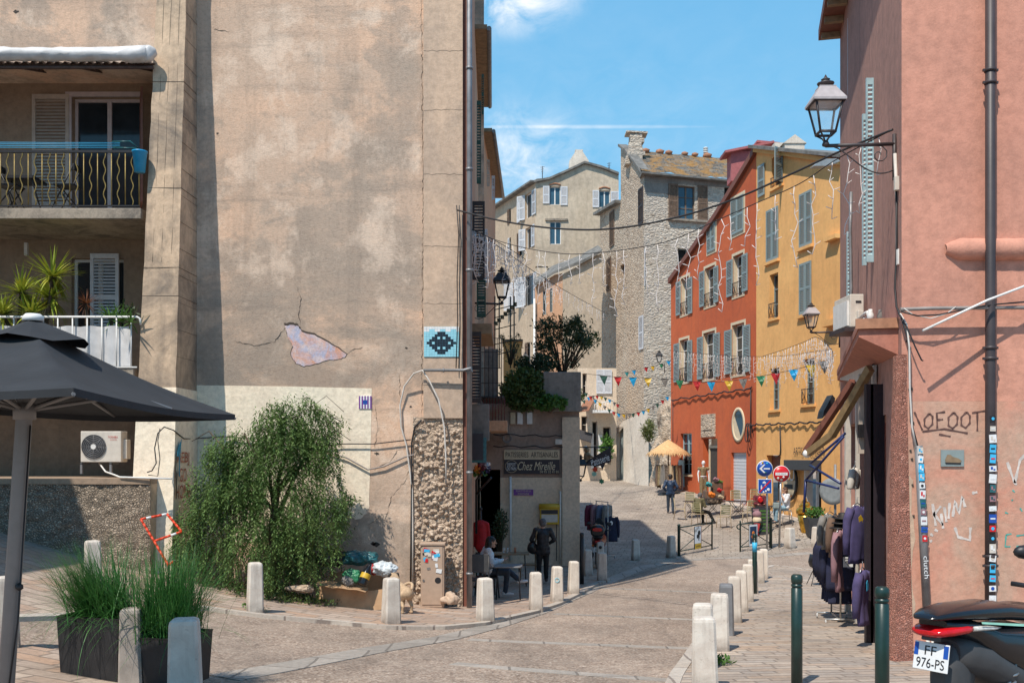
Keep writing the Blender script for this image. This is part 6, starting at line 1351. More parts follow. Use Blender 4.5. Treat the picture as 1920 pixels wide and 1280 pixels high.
for x, a, b, rz, l, w_ in ((15,1083,1215,.5,'pale concrete bollard at the left edge behind the grey parasol pole',.95),(175,1015,1122,.5,'pale concrete bollard standing behind the left clump of grass',1.),(478,1056,1152,.45,'pale concrete bollard in front of the weeping tree with weeds at its foot',1.),(733,1085,1173,.5,'pale concrete bollard in front of the rubbish box and the dog',1.1),(910,1085,1168,.5,'chipped pale bollard right of the drainpipe corner',1.08),(1005,1074,1147,.2,'pale bollard in front of the person with the shoulder bag',1.),(1044,1063,1131,.15,'pale bollard marked with a small light blue ring',1.),(1075,1053,1116,.15,'pale bollard in front of the cafe pier and slim green post',1.),(1103,1031,1082,.1,'shaded bollard right behind the tall black post',.9),(1129,1037,1091,.1,'half-shaded bollard in front of the parked motorcycle',1.),(1125,1017,1066,.1,'shaded bollard with a round dark reflector just behind the motorcycle wheel',.9),(1192,1012,1050,.2,'lone shaded bollard in the middle of the street mouth',1.),(1258,1005,1045,.4,'sunlit bollard left of the green barrier with the pink poster',1.05),(1481,990,1027,.5,'squat sunlit bollard right of the no entry sign post',1.3),(1531,988,1024,.4,'bollard partly hidden by the grey jackets near the golden cone',1.2),(348,1163,1352,.12,'large near bollard in front of the right grass planter',1.12),(247,1143,1290,.2,'brownish bollard squeezed between the two grass planters',.9)):
    bollard(x, a, b, rz, l, w_, 'woodpost' if x == 247 else None)
p = G(1044,1131); m = MB(); m.tube([V((p.x+.045*math.cos(k*.4), p.y-.122, p.z+.52+.045*math.sin(k*.4))) for k in range(17)], .009, 4); solo(m, 'sticker', 'tile_blue', 'light blue ring painted on a pale bollard near the cafe', 'marking')
p = G(1125,1066); m = MB(); m.lathe((p.x, p.y-.108, p.z+.66), [(.05,0),(.05,.012),(.03,.02)], 12, (0,-1,0)); solo(m, 'reflector', 'iron', 'round dark reflector on the shaded bollard near the motorcycle', 'reflector')
# slim dark posts
def post(px, top, base, r, label, mat='green_metal', band=None, Y=None):
    p = G(px, base) if Y is None else P(px, 0, Y); 
    if Y: p.z = gz(p.x, Y)+.05
    h = EYE+(HOR-top)/F*p.y-p.z; t = thing('metal_post', label, 'bollard', p, 0, 'slim dark metal posts')
    m = MB(); m.lathe(p+V((0,0,-.1)), [(r,0),(r,h-.05),(r*.86,h-.045),(r*.86,h-.035),(r,h-.03),(r,h-.01),(r*.86,h-.005),(r*.86,h+.005),(r,h+.01),(r*1.04,h+.05),(r*.98,h+.085),(r*.7,h+.1)], 20); m.build('post', mat, t)
    if band: m = MB(); m.lathe(p+V((0,0,h-.42)), [(r*1.02,0),(r*1.02,.22)], 20); m.build('band', band, t)
    return t
post(1494, 1076, 0, .06, 'dark green post with grooved head standing free on the right paving', Y=10.7)
post(1654, 1099, 0, .06, 'dark green post with grooved head close to the pink corner', Y=8.6)
post(1415, 1000, 1116, .055, 'thin green post with a bright blue band in the right bollard row', band='cyan')
post(1073, 1002, 1058, .055, 'slim green post against the foot of the cafe pier')
post(1091, 998, 1098, .055, 'tall black post left of the parked motorcycle', 'iron')
# barriers
def barrier(name, label, a, b, ytop, poster, thick_left, label2):
    A, B = G(*a), G(*b); h = 1.02; t = thing(name, label, 'barrier', A); d = (B-A); U_ = V((0,0,1))
    for k, (p, r) in enumerate(((A, .05 if thick_left else .028), (B, .028 if thick_left else .055))):
        m = MB(); m.lathe(p, [(r,0),(r,h),(r*1.1,h+.005),(r*1.1,h+.04),(r*.4,h+.06)], 12); m.build('post', 'green_metal', t)
    m = MB(); m.tube([A+U_*(h-.06), B+U_*(h-.06)], .024, 8); m.tube([A+U_*.16, B+U_*.16], .02, 8); m.build('rails', 'green_metal', t)
    m = MB(); m.tube([A+U_*.16, B+U_*(h-.08)], .016, 6); m.tube([A+U_*(h-.08), B+U_*.16], .016, 6); m.build('cross_braces', 'green_metal', t)
    if not thick_left: m = MB(); m.tube([A+U_*(h-.06)+V((-.12*math.sin(k*.45),0,-.09+.09*math.cos(k*.45))) for k in range(8)], .022, 6); m.build('loop', 'green_metal', t)
    n = d.cross(U_).normalized(); n = n if n.y < 0 else -n; c_ = A.lerp(B, .52 if thick_left else .38)+n*.05; w_, hh = .44, .86; s_ = d.normalized()
    if s_.x < 0: s_ = -s_
    q = thing('poster', label2, 'poster', c_); top_ = c_+U_*.92; bot = c_+U_*.14
    def sh(z0, z1, u0, u1, o): return [bot+s_*(u0*w_)+U_*(z0*(top_.z-bot.z))+n*o, bot+s_*(u1*w_)+U_*(z0*(top_.z-bot.z))+n*o, bot+s_*(u1*w_)+U_*(z1*(top_.z-bot.z))+n*o, bot+s_*(u0*w_)+U_*(z1*(top_.z-bot.z))+n*o]
    m = MB(); m.prism(sh(0,1,-.5,.5,.0), n*.008); m.build('backing', 'iron' , q)
    def bit(name_, mat, z0, z1, u0, u1, o): m = MB(); m.face(sh(z0,z1,u0,u1,o)); m.build(name_, mat, q)
    if poster == 'pink':
        bit('sheet','white_sign',.24,.98,-.44,.40,.011); bit('edge','pink_cloth',.24,.98,.40,.48,.011); bit('strip','yellow_box',.0,.235,-.40,.44,.012)
        def ctr(z, u): return bot+s_*(u*w_)+U_*(z*(top_.z-bot.z))+n*.013
        m = MB(); m.lathe(ctr(.70,.16), [(.085,0),(.06,.004)], 12, n); m.lathe(ctr(.55,-.02), [(.075,0),(.05,.004)], 12, n); m.prism([ctr(.70,.1), ctr(.68,.2), ctr(.42,.22), ctr(.44,.16)], n*.003); m.prism([ctr(.56,-.06), ctr(.54,.04), ctr(.34,.18), ctr(.35,.1)], n*.003); m.build('picture', 'letter_black', q)
        m = MB(); text_bm(m, 'FETE', ctr(.86,-.14), (s_+U_*.55), U_-s_*.55, .3, .09); m.build('lettering', 'letter_black', q)
        m = MB(); text_bm(m, 'SAMEDI', ctr(.12,.02), s_, U_, .28, .06); m.build('lettering', 'letter_black', q)
    else:
        bit('sheet','white_sign',.03,.98,-.46,.46,.011); bit('photo','navyjacket',.14,.90,-.38,.38,.013)
        m = MB(); m.lathe(bot+U_*(.60*(top_.z-bot.z))+n*.014, [(.07,0),(.05,.004)], 12, n); m.lathe(bot+U_*(.44*(top_.z-bot.z))+n*.014, [(.09,0),(.06,.004)], 12, n); m.build('picture', 'orange_cloth', q)
    return t
barrier('street_barrier', 'dark green crossed barrier carrying the pink and white poster', (1273,1042), (1335,1030), 0, 'pink', True, 'white poster with pink edge and yellow foot tied to the left barrier')
barrier('street_barrier', 'dark green crossed barrier behind the blue banded post', (1388,1034), (1445,1027), 0, 'blue', False, 'white bordered dark blue poster tied to the right barrier')
# traffic signs
def sign_post(px, base, top):
    p = G(px, base); return p, EYE+(HOR-top)/F*p.y
p, zt = sign_post(1438, 1032, 868); t = thing('traffic_sign', 'blue round left-arrow sign above a blue end of zone square on one post', 'road sign', p); Y = p.y-.06
m = MB(); m.tube([p, (p.x, p.y, zt)], .035, 10); m.build('pole', 'steel', t)
def disc(t, c, r, mat, name, o): m = MB(); m.lathe(c+V((0,-o,0)), [(r,0),(r,.008),(r*.2,.0081)], 40, (0,-1,0)); return m.build(name, mat, t)
c_ = P(1433.5, 878, Y); r = 15.2*Y/F*1.02
disc(t, c_, r, 'white_sign', 'rim', 0); disc(t, c_, r*.92, 'blue_sign', 'disc', .009); q = c_+V((0,-.021,0)); m = MB()
m.prism([q+V((x*r,0,z*r)) for x, z in ((-.12,.07),(.62,.07),(.62,-.09),(-.12,-.09))], (0,-.003,0)); m.prism([q+V((x*r,-.0005,z*r)) for x, z in ((-.64,0),(-.12,.5),(.08,.5),(-.36,.0),(.08,-.5),(-.12,-.5))], (0,-.003,0)); m.build('arrow', 'white_sign', t)
for x, z, mt in ((-.25,.68,'yellow_box'),(.3,.62,'cyan'),(.1,-.5,'bag_teal')): m = MB(); m.lathe(q+V((x*r,-.002,z*r)), [(.1*r*1.4,0),(.05*r,.002)], 10, (0,-1,0)); m.build('sticker', mt, t)
c_ = P(1434, 911, Y); w_ = 13*Y/F; m = MB(); m.bb(c_.x-w_, c_.x+w_, Y-.01, Y, c_.z-w_*1.04, c_.z+w_*1.04, .004); m.build('square_rim', 'white_sign', t); m = MB(); m.bb(c_.x-w_*.92, c_.x+w_*.92, Y-.018, Y-.01, c_.z-w_*.96, c_.z+w_*.96); m.build('square_plate', 'blue_sign', t)
q = c_+V((0,-.022,0)); m = MB()
m.prism([q+V((x*w_,0,z*w_)) for x, z in ((-.35,.55),(-.1,.75),(.15,.55),(.15,.42),(-.35,.42))], (0,-.002,0)); m.lathe(q+V((-.5*w_,0,.05*w_)), [(.1*w_,0),(.1*w_,.002)], 8, (0,-1,0)); m.prism([q+V((x*w_,0,z*w_)) for x, z in ((-.62,-.08),(-.38,-.08),(-.42,-.5),(-.58,-.5))], (0,-.002,0)); m.lathe(q+V((.05*w_,0,.2*w_)), [(.09*w_,0),(.09*w_,.002)], 8, (0,-1,0)); m.prism([q+V((x*w_,0,z*w_)) for x, z in ((-.05,.1),(.15,.1),(.2,-.1),(-.1,-.1))], (0,-.002,0)); m.build('pictogram', 'white_sign', t)
m = MB(); m.prism([q+V((x*w_,-.004,z*w_)) for x, z in ((-.86,-.78),(-.74,-.92),(.9,.78),(.76,.9))], (0,-.002,0)); m.build('red_bar', 'red_sign', t)
for x, z, s_ in ((.5,-.5,.24),(.15,-.72,.15),(-.2,-.85,.15)): m = MB(); m.lathe(q+V((x*w_,-.006,z*w_)), [(s_*w_,0),(s_*.5*w_,.002)], 12, (0,-1,0)); m.build('sticker', 'white_sign', t)
p, zt = sign_post(1461, 1026, 876); t = thing('traffic_sign', 'red round no entry sign with a stickered white bar', 'road sign', p); Y = p.y-.06
m = MB(); m.tube([p, (p.x+.06, p.y, zt)], .035, 10); m.build('pole', 'steel', t)
c_ = P(1465, 888, Y); r = 15.8*Y/F
disc(t, c_, r, 'white_sign', 'rim', 0); disc(t, c_, r*.94, 'red_sign', 'disc', .009); m = MB(); m.bb(c_.x-.72*r, c_.x+.72*r, Y-.022, Y-.019, c_.z-.16*r, c_.z+.16*r); m.build('bar', 'white_sign', t)
for x, z, s_, mt in ((-.4,-.5,.15,'offwhite'),(.25,-.38,.13,'white_sign'),(0,-.72,.17,'grey_cloth')): m = MB(); m.lathe(c_+V((x*r,-.02,z*r)), [(s_*r,0),(s_*.6*r,.002)], 10, (0,-1,0)); m.build('sticker', mt, t)
m = MB(); text_bm(m, 'ne pas', c_+V((0,-.0225,0)), (1,0,0), (0,0,1), 1.1*r, .16*r, thick=.001); m.build('lettering', 'grey_cloth', t)
t = thing('traffic_mirror', 'back of a round grey sign on a pole beside the golden cone', 'road sign', G(1567,1040)); Y = 27.; a_ = P(1560,921,Y); m = MB(); m.lathe(a_, [(.26,0),(.36,.02),(.37,.04),(.36,.06)], 28, (.62,.78,.05)); m.build('disc', 'grey_back', t)
m = MB(); q = P(1566,870,Y+.1); m.tube([q, (q.x, q.y, gz(q.x, q.y))], .035, 8); m.build('pole', 'grey_pipe', t)
# ================================================================== parasol on the left
UX, UY = -3.40, 6.95; ug = gz(UX, UY); t = thing('parasol', 'large charcoal square parasol on a grey pole in the left foreground', 'parasol', (UX-.16, UY, ug))
top = P(62, 602, UY); SX, SY_ = 1.0, 1.5; ez = P(440,775,8.45).z
cn = [V((UX+x*SX, UY+y*SY_, ez+(.035 if y > 0 else .02))) for x, y in ((-1,-1),(1,-1),(1,1),(-1,1))]; cn[2] = P(441,777,UY+SY_); 
m = MB()
for i in range(4):
    a, b = cn[i], cn[(i+1) % 4]
    def pan(s, v): 
        e = a.lerp(b, s); p = e.lerp(V((top.x, top.y, top.z-.03)), v); p.z += -.06*math.sin(v*math.pi)*(1-.3*abs(2*s-1)) - .035*(1-v)*math.sin(s*math.pi); return p
    m.grid(pan, 16, 12)
bmesh.ops.remove_doubles(m.b, verts=m.b.verts[:], dist=.0005); bmesh.ops.recalc_face_normals(m.b, faces=m.b.faces[:]); can = m.build('canopy', 'black_cloth', t)
m = MB()
for i in range(4):
    a, b = cn[i], cn[(i+1) % 4]; rs = [[a.lerp(b, k/16)+V((0,0,-.035*math.sin(k/16*math.pi)))+V((0,0,z)) for k in range(17)] for z in (0, -.045-.0)]
    m.rings([list(x) for x in zip(*rs)], False, False)
m.build('hem', 'black_cloth', t)
m = MB(); tc_ = V((top.x, top.y, top.z+.02)); r1 = .36
for i in range(8):
    a0, a1 = math.pi/4*i, math.pi/4*(i+1); f_ = lambda a: tc_+V((r1*math.cos(a), r1*math.sin(a), -.165+.02*math.cos(4*a)))
    m.face([tc_, f_(a0), f_((a0+a1)/2), f_(a1)])
bmesh.ops.remove_doubles(m.b, verts=m.b.verts[:], dist=.0005); m.build('vent_cap', 'black_cloth', t)
m = MB(); m.lathe(tc_, [(.07,-.02),(.07,.01),(.05,.03),(.0,.035)], 14); m.build('finial', 'white', t)
pb_ = V((UX-.165, UY, ug)); pt_ = P(46, 770, UY); m = MB(); m.tube([pb_, pt_, V((top.x, top.y, top.z-.05))], .054, 16); m.build('pole', 'grey_pole', t)
m = MB(); m.tube([pt_+V((0,0,-.06)), pt_+V((0,0,.05))], .075, 14); m.build('hub', 'grey_pole', t)
for i in range(4):
    for e, nm in ((cn[i], 'rib'), (cn[i].lerp(cn[(i+1) % 4], .5), 'rib')):
        m = MB(); hp = V((top.x, top.y, top.z-.12)); e2 = e+V((0,0,-.035)); m.tube([hp, e2.lerp(hp, .45)+V((0,0,-.075)), e2], .012, 6); rb = m.build('rib', 'grey_pole', t); m = MB(); m.tube([pt_, e2.lerp(hp, .5)+V((0,0,-.08))], .014, 6); m.build('strut', 'grey_pole', rb)
m = MB(); m.tube([pt_+V((.055,-.03,-.1)), pb_.lerp(pt_, .4)+V((.07,-.04,0)), pb_+V((.07,-.04,.5))], .006, 4); m.ball(pb_.lerp(pt_, .5)+V((.065,-.04,0)), .03, 1); m.build('pull_cord', 'cable_black', t)
# fan unit on the ledge
Y = 19.1; t = thing('fan_unit', 'white air conditioning unit with a round dark grille on the ground floor ledge', 'air conditioner', P(190,886,Y)); a_, b_ = P(151,808,Y), P(227,866,Y)
m = MB(); m.bb(a_.x, b_.x, Y, Y+.32, b_.z, a_.z, .012); m.bb(b_.x-.002, b_.x+.07, Y+.1, Y+.3, b_.z+.06, a_.z-.16, .01); m.build('body', 'offwhite', t); c_ = P(176,837,Y); m = MB(); m.lathe(c_, [(.235,-.004),(.235,.012),(.22,.014)], 32, (0,-1,0)); m.build('fan_recess', 'moto_grey', t)
m = MB()
for k in range(7): m.tube([c_+V((.033*(k+1)*math.cos(j*.2618), -.022, .033*(k+1)*math.sin(j*.2618))) for j in range(25)], .004, 4)
for k in range(8): m.tube([c_+V((0,-.022,0)), c_+V((.23*math.cos(k*math.pi/4),-.022,.23*math.sin(k*math.pi/4)))], .004, 4)
m.build('fan_grille', 'grey_pipe', t); m = MB(); m.lathe(c_+V((0,-.02,0)), [(.05,0),(.05,.01)], 16, (0,-1,0)); m.build('hub', 'white', t)
q = P(212,819,Y); m = MB(); text_bm(m, 'TOSHIBA', q+V((0,-.004,0)), (1,0,0), (0,0,1), .19, .04); m.build('lettering', 'letter_red', t); q = P(213,824,Y); m = MB(); text_bm(m, 'INVERTER', q+V((0,-.004,0)), (1,0,0), (0,0,1), .13, .02); m.build('lettering', 'letter_red', t)
for x in (150,205):
    m = MB(); a_, b_ = P(x,868,Y-.02), P(x+4,888,Y-.02); m.bb(a_.x, b_.x, Y-.02, Y+.03, b_.z, a_.z); m.bb(a_.x, b_.x, Y-.02, Y+.35, a_.z-.02, a_.z+.01); m.build('foot', 'grey_pipe', t)
# things on the upper balcony
t = thing('clothes_airer', 'coloured washing lines stretched along the top of the upper balcony rail', 'clothes line', P(130,275,19.05)); m = MB()
for k in range(4): m.tube([P(-60,267+3.2*k,19.05+.05*k), P(225,268+3*k,19.05+.05*k)], .006, 4)
m.build('lines', 'cyan', t); m = MB(); m.tube([P(210,266,19.05),P(244,265,19.05),P(262,280,19.2)], .014, 6); m.tube([P(212,277,19.2),P(256,278,19.2)], .014, 6); m.build('bars', 'bag_teal', t)
m = MB(); q = P(262,323,19.0); m.lathe(q, [(.0,0),(.10,.0),(.135,.37),(.145,.375),(.145,.40),(.125,.40),(.09,.02)], 20); b_ = solo(m, 'bucket', 'blue_plastic', 'bright blue plastic bucket hung outside the upper balcony rail', 'bucket')
def fold_chair(label, px, py, Y, s):
    t = thing('folding_chair', label, 'chair', P(px, py, Y)); o = P(px, py, Y); m = MB(); m.box(o+V((0,.2,.45)), (.40,.38,.03)); m.build('seat', 'iron', t); m = MB(); m.box(o+V((s*.2,.2,.80)), (.03,.36,.12)); m.build('backrest', 'iron', t)
    for y_ in (.03,.37):
        m = MB(); m.tube([o+V((-s*.22,y_,0)), o+V((s*.2,y_,.86))], .014, 6); m.tube([o+V((s*.2,y_,0)), o+V((-s*.18,y_,.44))], .014, 6); m.build('leg', 'iron', t)
fold_chair('dark folding chair on the upper balcony beside the glazed door', 118, 388, 19.5, 1); fold_chair('dark folding chair at the left edge of the upper balcony', 10, 388, 19.5, -1)
t = thing('balcony_table', 'dark small table on the upper balcony between the two folding chairs', 'table', P(35,388,19.9)); a_, b_ = P(5,328,19.7), P(66,336,19.7); m = MB(); m.bb(a_.x, b_.x, 19.6, 20.2, b_.z, a_.z-.03); m.build('tabletop', 'iron', t)
for x in (a_.x+.05, b_.x-.05):
    m = MB(); m.tube([(x,19.65,b_.z),(x,20.1,P(0,388,19.5).z)], .015, 6); m.build('leg', 'iron', t)
# ================================================================== planting
def blade(m, p, d, L, w, droop, n=4, tw=0.):
    """arching strap leaf"""
    d = V(d).normalized(); s_ = d.cross(V((0,0,1))); s_ = s_.normalized() if s_.length > 1e-3 else V((1,0,0)); rows = []; q = V(p); dd = d.copy()
    for i in range(n+1):
        k = w*(1-(i/n)**2*.96)*.5; rows.append([q-s_*k, q+s_*k]); dd = (dd+V((0,0,-droop/n))).normalized(); q = q+dd*(L/n)
    m.rings(rows, False, False, True)
def leaf(m, c, d, L, w):
    d = V(d).normalized(); s_ = d.orthogonal().normalized(); s_ = (s_*math.cos(rnd.uniform(0,6.3))+d.cross(s_)*math.sin(rnd.uniform(0,6.3))).normalized()*w/2; c = V(c)
    m.face([c, c+d*L*.45+s_, c+d*L, c+d*L*.45-s_])
rnd = random.Random(77)
def rv(): 
    while True:
        v = V((rnd.uniform(-1,1), rnd.uniform(-1,1), rnd.uniform(-1,1)))
        if .05 < v.length < 1: return v.normalized()
# weeping tree
tb = G(530,1112); tb = V((tb.x, 18.75, gz(tb.x, 18.75)+.05)); t = thing('weeping_tree', 'bushy weeping pepper tree growing against the cream painted wall', 'tree', tb); TY = 18.7
m = MB(); m.tube([tb-V((0,0,.1)), tb+V((.03,0,.6)), tb+V((-.02,.05,1.3)), tb+V((.08,.1,2.1))], [.10,.085,.075,.05], 10); m.build('trunk', 'bark', t)
topE = [(335,960),(342,925),(362,880),(380,850),(400,828),(430,812),(470,795),(505,765),(540,745),(575,742),(600,765),(620,795),(636,850),(648,930)]
botE = [(335,1020),(342,1050),(380,1080),(430,1098),(500,1102),(560,1100),(604,1075),(622,1040),(640,960),(648,940)]
def ev(E, x):
    for (a, ya), (b, yb) in zip(E, E[1:]):
        if a <= x <= b: return ya+(yb-ya)*(x-a)/(b-a)
    return E[0][1] if x < E[0][0] else E[-1][1]
m = MB()
for k in range(9):
    a = rnd.uniform(0,6.3); e = P(rnd.uniform(370,640), rnd.uniform(790,880), TY+.5*math.sin(a)); st_ = tb+V((0,.02,rnd.uniform(1.0,2.0))); m.tube([st_, st_.lerp(e,.5)+V((0,0,.06)), e, e+V(((e.x-tb.x)*.25,0,-.2))], [.04,.028,.015,.006], 6)
m.tube([P(520,800,TY),P(560,768,TY),P(600,768,TY),P(640,790,TY)], .008, 5); m.tube([P(560,780,TY),P(612,742,TY),P(645,772,TY)], .006, 5)
m.build('branches', 'bark', t)
m = MB(); cx_ = 500
def frond(p, L, hd):
    """pinnate hanging frond"""
    q = V(p); d = V((hd.x*.32, hd.y*.5, -.45)).normalized(); n = max(4, int(L/.038)); 
    for i in range(n):
        d = (d+V((rnd.uniform(-.05,.05), rnd.uniform(-.05,.05), -.16))).normalized(); q = q+d*(L/n); s_ = d.cross(V((rnd.uniform(-1,1), rnd.uniform(-1,1), .2))).normalized(); k = (1 if i % 2 else -1)
        l_ = rnd.uniform(.06,.115); v = (s_*k+d*.75).normalized()*l_; w_ = d.cross(s_)*.0135; m.face([q, q+v*.5+w_, q+v, q+v*.5-w_])
for k in range(285):                                  # hanging drapes, each a bundle of fronds
    x = rnd.gauss(510, 80) if k % 3 else rnd.uniform(338, 658)
    if not 337 < x < 660 or (x > 605 and rnd.random() < .45): continue
    yt, yb = ev(topE, x), ev(botE, x); u = rnd.random()**1.15*.92; dep = math.sqrt(max(0, 1-((x-500)/178)**2)); y = yt+(yb-yt)*u
    if u > .35 and noise.noise(V((x*.022, y*.013, 2.))) < -.28: continue
    Y = TY+dep*rnd.uniform(-1.05,.7)*min(1,.3+u*1.2); c_ = P(x, y, Y); L0 = rnd.uniform(.35,.95); wd = rnd.uniform(.05,.13)
    hd = V((c_.x-tb.x, (c_.y-tb.y)*.6, 0)); hd = hd.normalized()*min(1, hd.length)
    for i in range(15):
        p = c_+V((rnd.gauss(0,wd), rnd.gauss(0,wd), rnd.gauss(0,.10))); L = min(L0*rnd.uniform(.6,1.1), max(.10, (ev(botE, x)-y)*TY/F*1.05+rnd.uniform(-.05,.08))); frond(p, L, hd)
for k in range(520):                                 # thinner inner filling
    x = rnd.uniform(350, 650); yt, yb = ev(topE, x), ev(botE, x); y = yt+(yb-yt)*(.10+.8*rnd.random()); frond(P(x, y, TY+rnd.uniform(-.35,.5)), rnd.uniform(.15,.4), V((0,0,0)))
for k in range(70):                                   # loose tips round the outline
    x = rnd.uniform(340, 656); y = ev(topE, x)-rnd.uniform(-4,14); frond(P(x, y, TY-rnd.uniform(-.3,.4)), rnd.uniform(.14,.35), V((rnd.uniform(-1,1),0,.6)))
for k in range(60):                                   # loose sprigs against the cream wall
    s_ = rnd.random(); p = P(560+80*s_+rnd.uniform(-14,10), 752+35*s_+rnd.uniform(-14,8), TY+.2); frond(p, rnd.uniform(.15,.4), V((.7,-.2,0)))
m.build('crown', 'foliage', t)
# weeds at the foot of tree, walls, bollards
def weeds(name, label, c, rx, ry, n, L, mat='weed', cat='weeds'):
    m = MB(); c = V(c)
    for i in range(n):
        a, r = rnd.uniform(0,6.3), math.sqrt(rnd.random()); x, y = c.x+rx*r*math.cos(a), c.y+ry*r*math.sin(a); p = V((x, y, gz(x, y)+.05))
        for j in range(4): leaf(m, p+V((rnd.uniform(-.03,.03),rnd.uniform(-.03,.03),rnd.uniform(0,L))), rv()*.7+V((0,0,.6)), rnd.uniform(.4,1)*L, L*.3)
    return solo(m, name, mat, label, cat, kind='stuff')
weeds('ground_cover', 'low green ground cover under the weeping tree', (tb.x+.1, 18.2, 0), 1.3, .6, 300, .10, 'ivy', 'ground cover')
for x, y, l in ((478,1150,'weed tuft at the foot of the bollard before the tree'),(768,1118,'weed tuft left of the stickered cabinet'),(1345,1252,'tiny weeds behind the front-most bollard')): q = G(x, y); weeds('weeds', l, (q.x, q.y-.05, 0), .2, .1, 34, .09, 'greenleaf')
# planters with ornamental grass
def planter_box(name, label, c, w_, d_, h, rz, n, L, lean, glabel):
    z = gz(c[0], c[1])+.05; t = thing(name, label, 'planter', (c[0], c[1], z)); R = Matrix.Rotation(rz, 3, 'Z'); o = V((c[0], c[1], z)); m = MB(); rs = []
    for k, zz in ((.92,0),(1,h*.96),(1.02,h),(.93,h),(.90,h-.08)): rs.append([o+R @ V((x*w_/2*k, y*d_/2*k, zz)) for x, y in ((-1,-1),(1,-1),(1,1),(-1,1))])
    m.rings(rs, True, True, False); bx_ = [e for e in m.b.edges if e.calc_face_angle(0) > .5]; bmesh.ops.bevel(m.b, geom=bx_, offset=.025, segments=2, affect='EDGES'); m.build('box', 'planter', t)
    m = MB(); m.face([o+R @ V((x*w_*.44, y*d_*.44, h-.06)) for x, y in ((-1,-1),(1,-1),(1,1),(-1,1))]); m.build('soil', 'bark', t)
    m = MB(); g = o+V((0,0,h-.06))
    for i in range(n):
        p = g+R @ V((rnd.gauss(0,.19)*w_, rnd.gauss(0,.19)*d_, 0)); a = rnd.uniform(0,6.3); sp = abs(rnd.gauss(0,.55)); d = V((math.cos(a)*sp, math.sin(a)*sp, 1))+V(lean); blade(m, p, d, L*rnd.uniform(.55,1.1), rnd.uniform(.006,.011), rnd.uniform(.3,1.5)*(.4+sp), 6)
    return setp(solo(m, 'ornamental_grass', 'grass', glabel, 'grass plant'), None)
planter_box('planter_box', 'black planter box, left of the two with grass', (-4.12, 10.15), .72, .62, .62, -.28, 1500, .86, (-.42,-.08,0), 'sprawling fine green grass spilling left from the left planter')
planter_box('planter_box', 'black planter box behind the large near bollard, right of the two', (-3.46, 10.0), .66, .6, .50, -.22, 1300, .98, (.08,0,.3), 'upright fine green grass in the right planter')
# plants on the lower balcony
def yucca(name, label, c, heads, L, mat, stem=True, n=95, w_=.045, cat='plant'):
    c = V(c); t = thing(name, label, cat, c)
    if stem:
        m = MB()
        for h in heads: m.tube([c, c.lerp(V(h),.6)+V((0,.03,0)), V(h)], .035, 7)
        m.build('stem', 'bark', t)
    m = MB()
    for h in heads:
        for i in range(n): d = rv(); d.z = d.z*.75+.25; blade(m, V(h)+d*.03, d, L*rnd.uniform(.7,1.1), w_, rnd.uniform(.1,.5)+(.5 if d.z < 0 else 0), 4)
    m.build('leaves', mat, t); return t
BY = 19.1
yucca('yucca', 'tall yucca with yellow green spiky heads on the lower balcony', P(80,640,BY), [P(98,520,BY),P(95,560,BY+.1)], .62, 'yucca')
yucca('yucca', 'wider yucca at the left edge of the lower balcony', P(30,640,BY), [P(40,548,BY),P(5,590,BY),P(60,590,BY-.1)], .58, 'yucca')
yucca('dracaena', 'small reddish brown spiky plant on the lower balcony', P(162,640,BY), [P(162,570,BY)], .30, 'dracaena', n=70, w_=.018)
yucca('balcony_plant', 'fresh green arching plant at the right end of the lower balcony', P(212,640,BY-.05), [P(208,600,BY-.05),P(225,604,BY-.05)], .40, 'greenleaf', n=34, w_=.045)
yucca('balcony_plant', 'drooping green leaves hanging over the end of the lower balcony rail', P(247,640,18.8), [P(246,606,18.8)], .34, 'greenleaf', n=16, w_=.04, stem=False)
m = MB()
for i in range(160): leaf(m, P(238,588,BY+.2)+rv()*rnd.uniform(0,.22), rv(), .12, .05)
solo(m, 'balcony_plant', 'darkleaf', 'dark leafy plant behind the arching one on the lower balcony', 'plant')
# shrub masses
def shrub(name, label, c, rad, n, L, w_, mat, stems=6, cat='shrub', gap=.0, foot=None, fs=.9):
    c = V(c); foot = V(foot) if foot is not None else c-V((0,0,rad[2])); t = thing(name, label, cat, foot)
    tips = [c+V((rv().x*rad[0]*.9, rv().y*rad[1]*.9, rnd.uniform(-.3,.95)*rad[2])) for _ in range(max(stems*4, 8))]
    if stems:
        m = MB()
        for i in range(stems*2): e = tips[i % len(tips)]; m.tube([foot+V((rnd.uniform(-.1,.1)*rad[0],0,0)), foot.lerp(e,.5)+V((0,0,.1*rad[2])), e], [.03,.018,.006], 5)
        m.build('stems', 'bark', t)
    m = MB()
    for i in range(n):
        if rnd.random() < gap: p = rnd.choice(tips)+rv()*rnd.random()*rad[0]*.28; 
        else: d = rv()*(rnd.random()**.45); p = c+V((d.x*rad[0], d.y*rad[1], d.z*rad[2]))
        if noise.noise(p*2.3) < -.22: continue
        leaf(m, p, rv()*.8+V((0,0,fs*.5)), L*rnd.uniform(.6,1.2), w_)
    m.build('leaves', mat, t); return t
shrub('oleander', 'tall airy dark oleander on the cafe terrace', P(1052,648,32), (.95,.6,.85), 4200, .17, .04, 'darkleaf', 8, gap=.6, foot=P(1055,705,32))
shrub('oleander', 'leaning olive branch reaching right from the oleander to the stone house', P(1098,640,32.3), (.52,.4,.32), 620, .17, .04, 'ivy', 4, gap=.5, foot=P(1070,690,32.2))
shrub('terrace_shrub', 'dense dark shrub filling the terrace left of the oleander', P(1005,684,31.6), (.68,.5,.36), 2200, .11, .06, 'darkleaf', 4)
shrub('ivy', 'dull green ivy mass hanging over the terrace edge', P(982,730,30.3), (.74,.32,.68), 5200, .11, .08, 'ivy', 4, 'climber', foot=P(985,770,30.4))
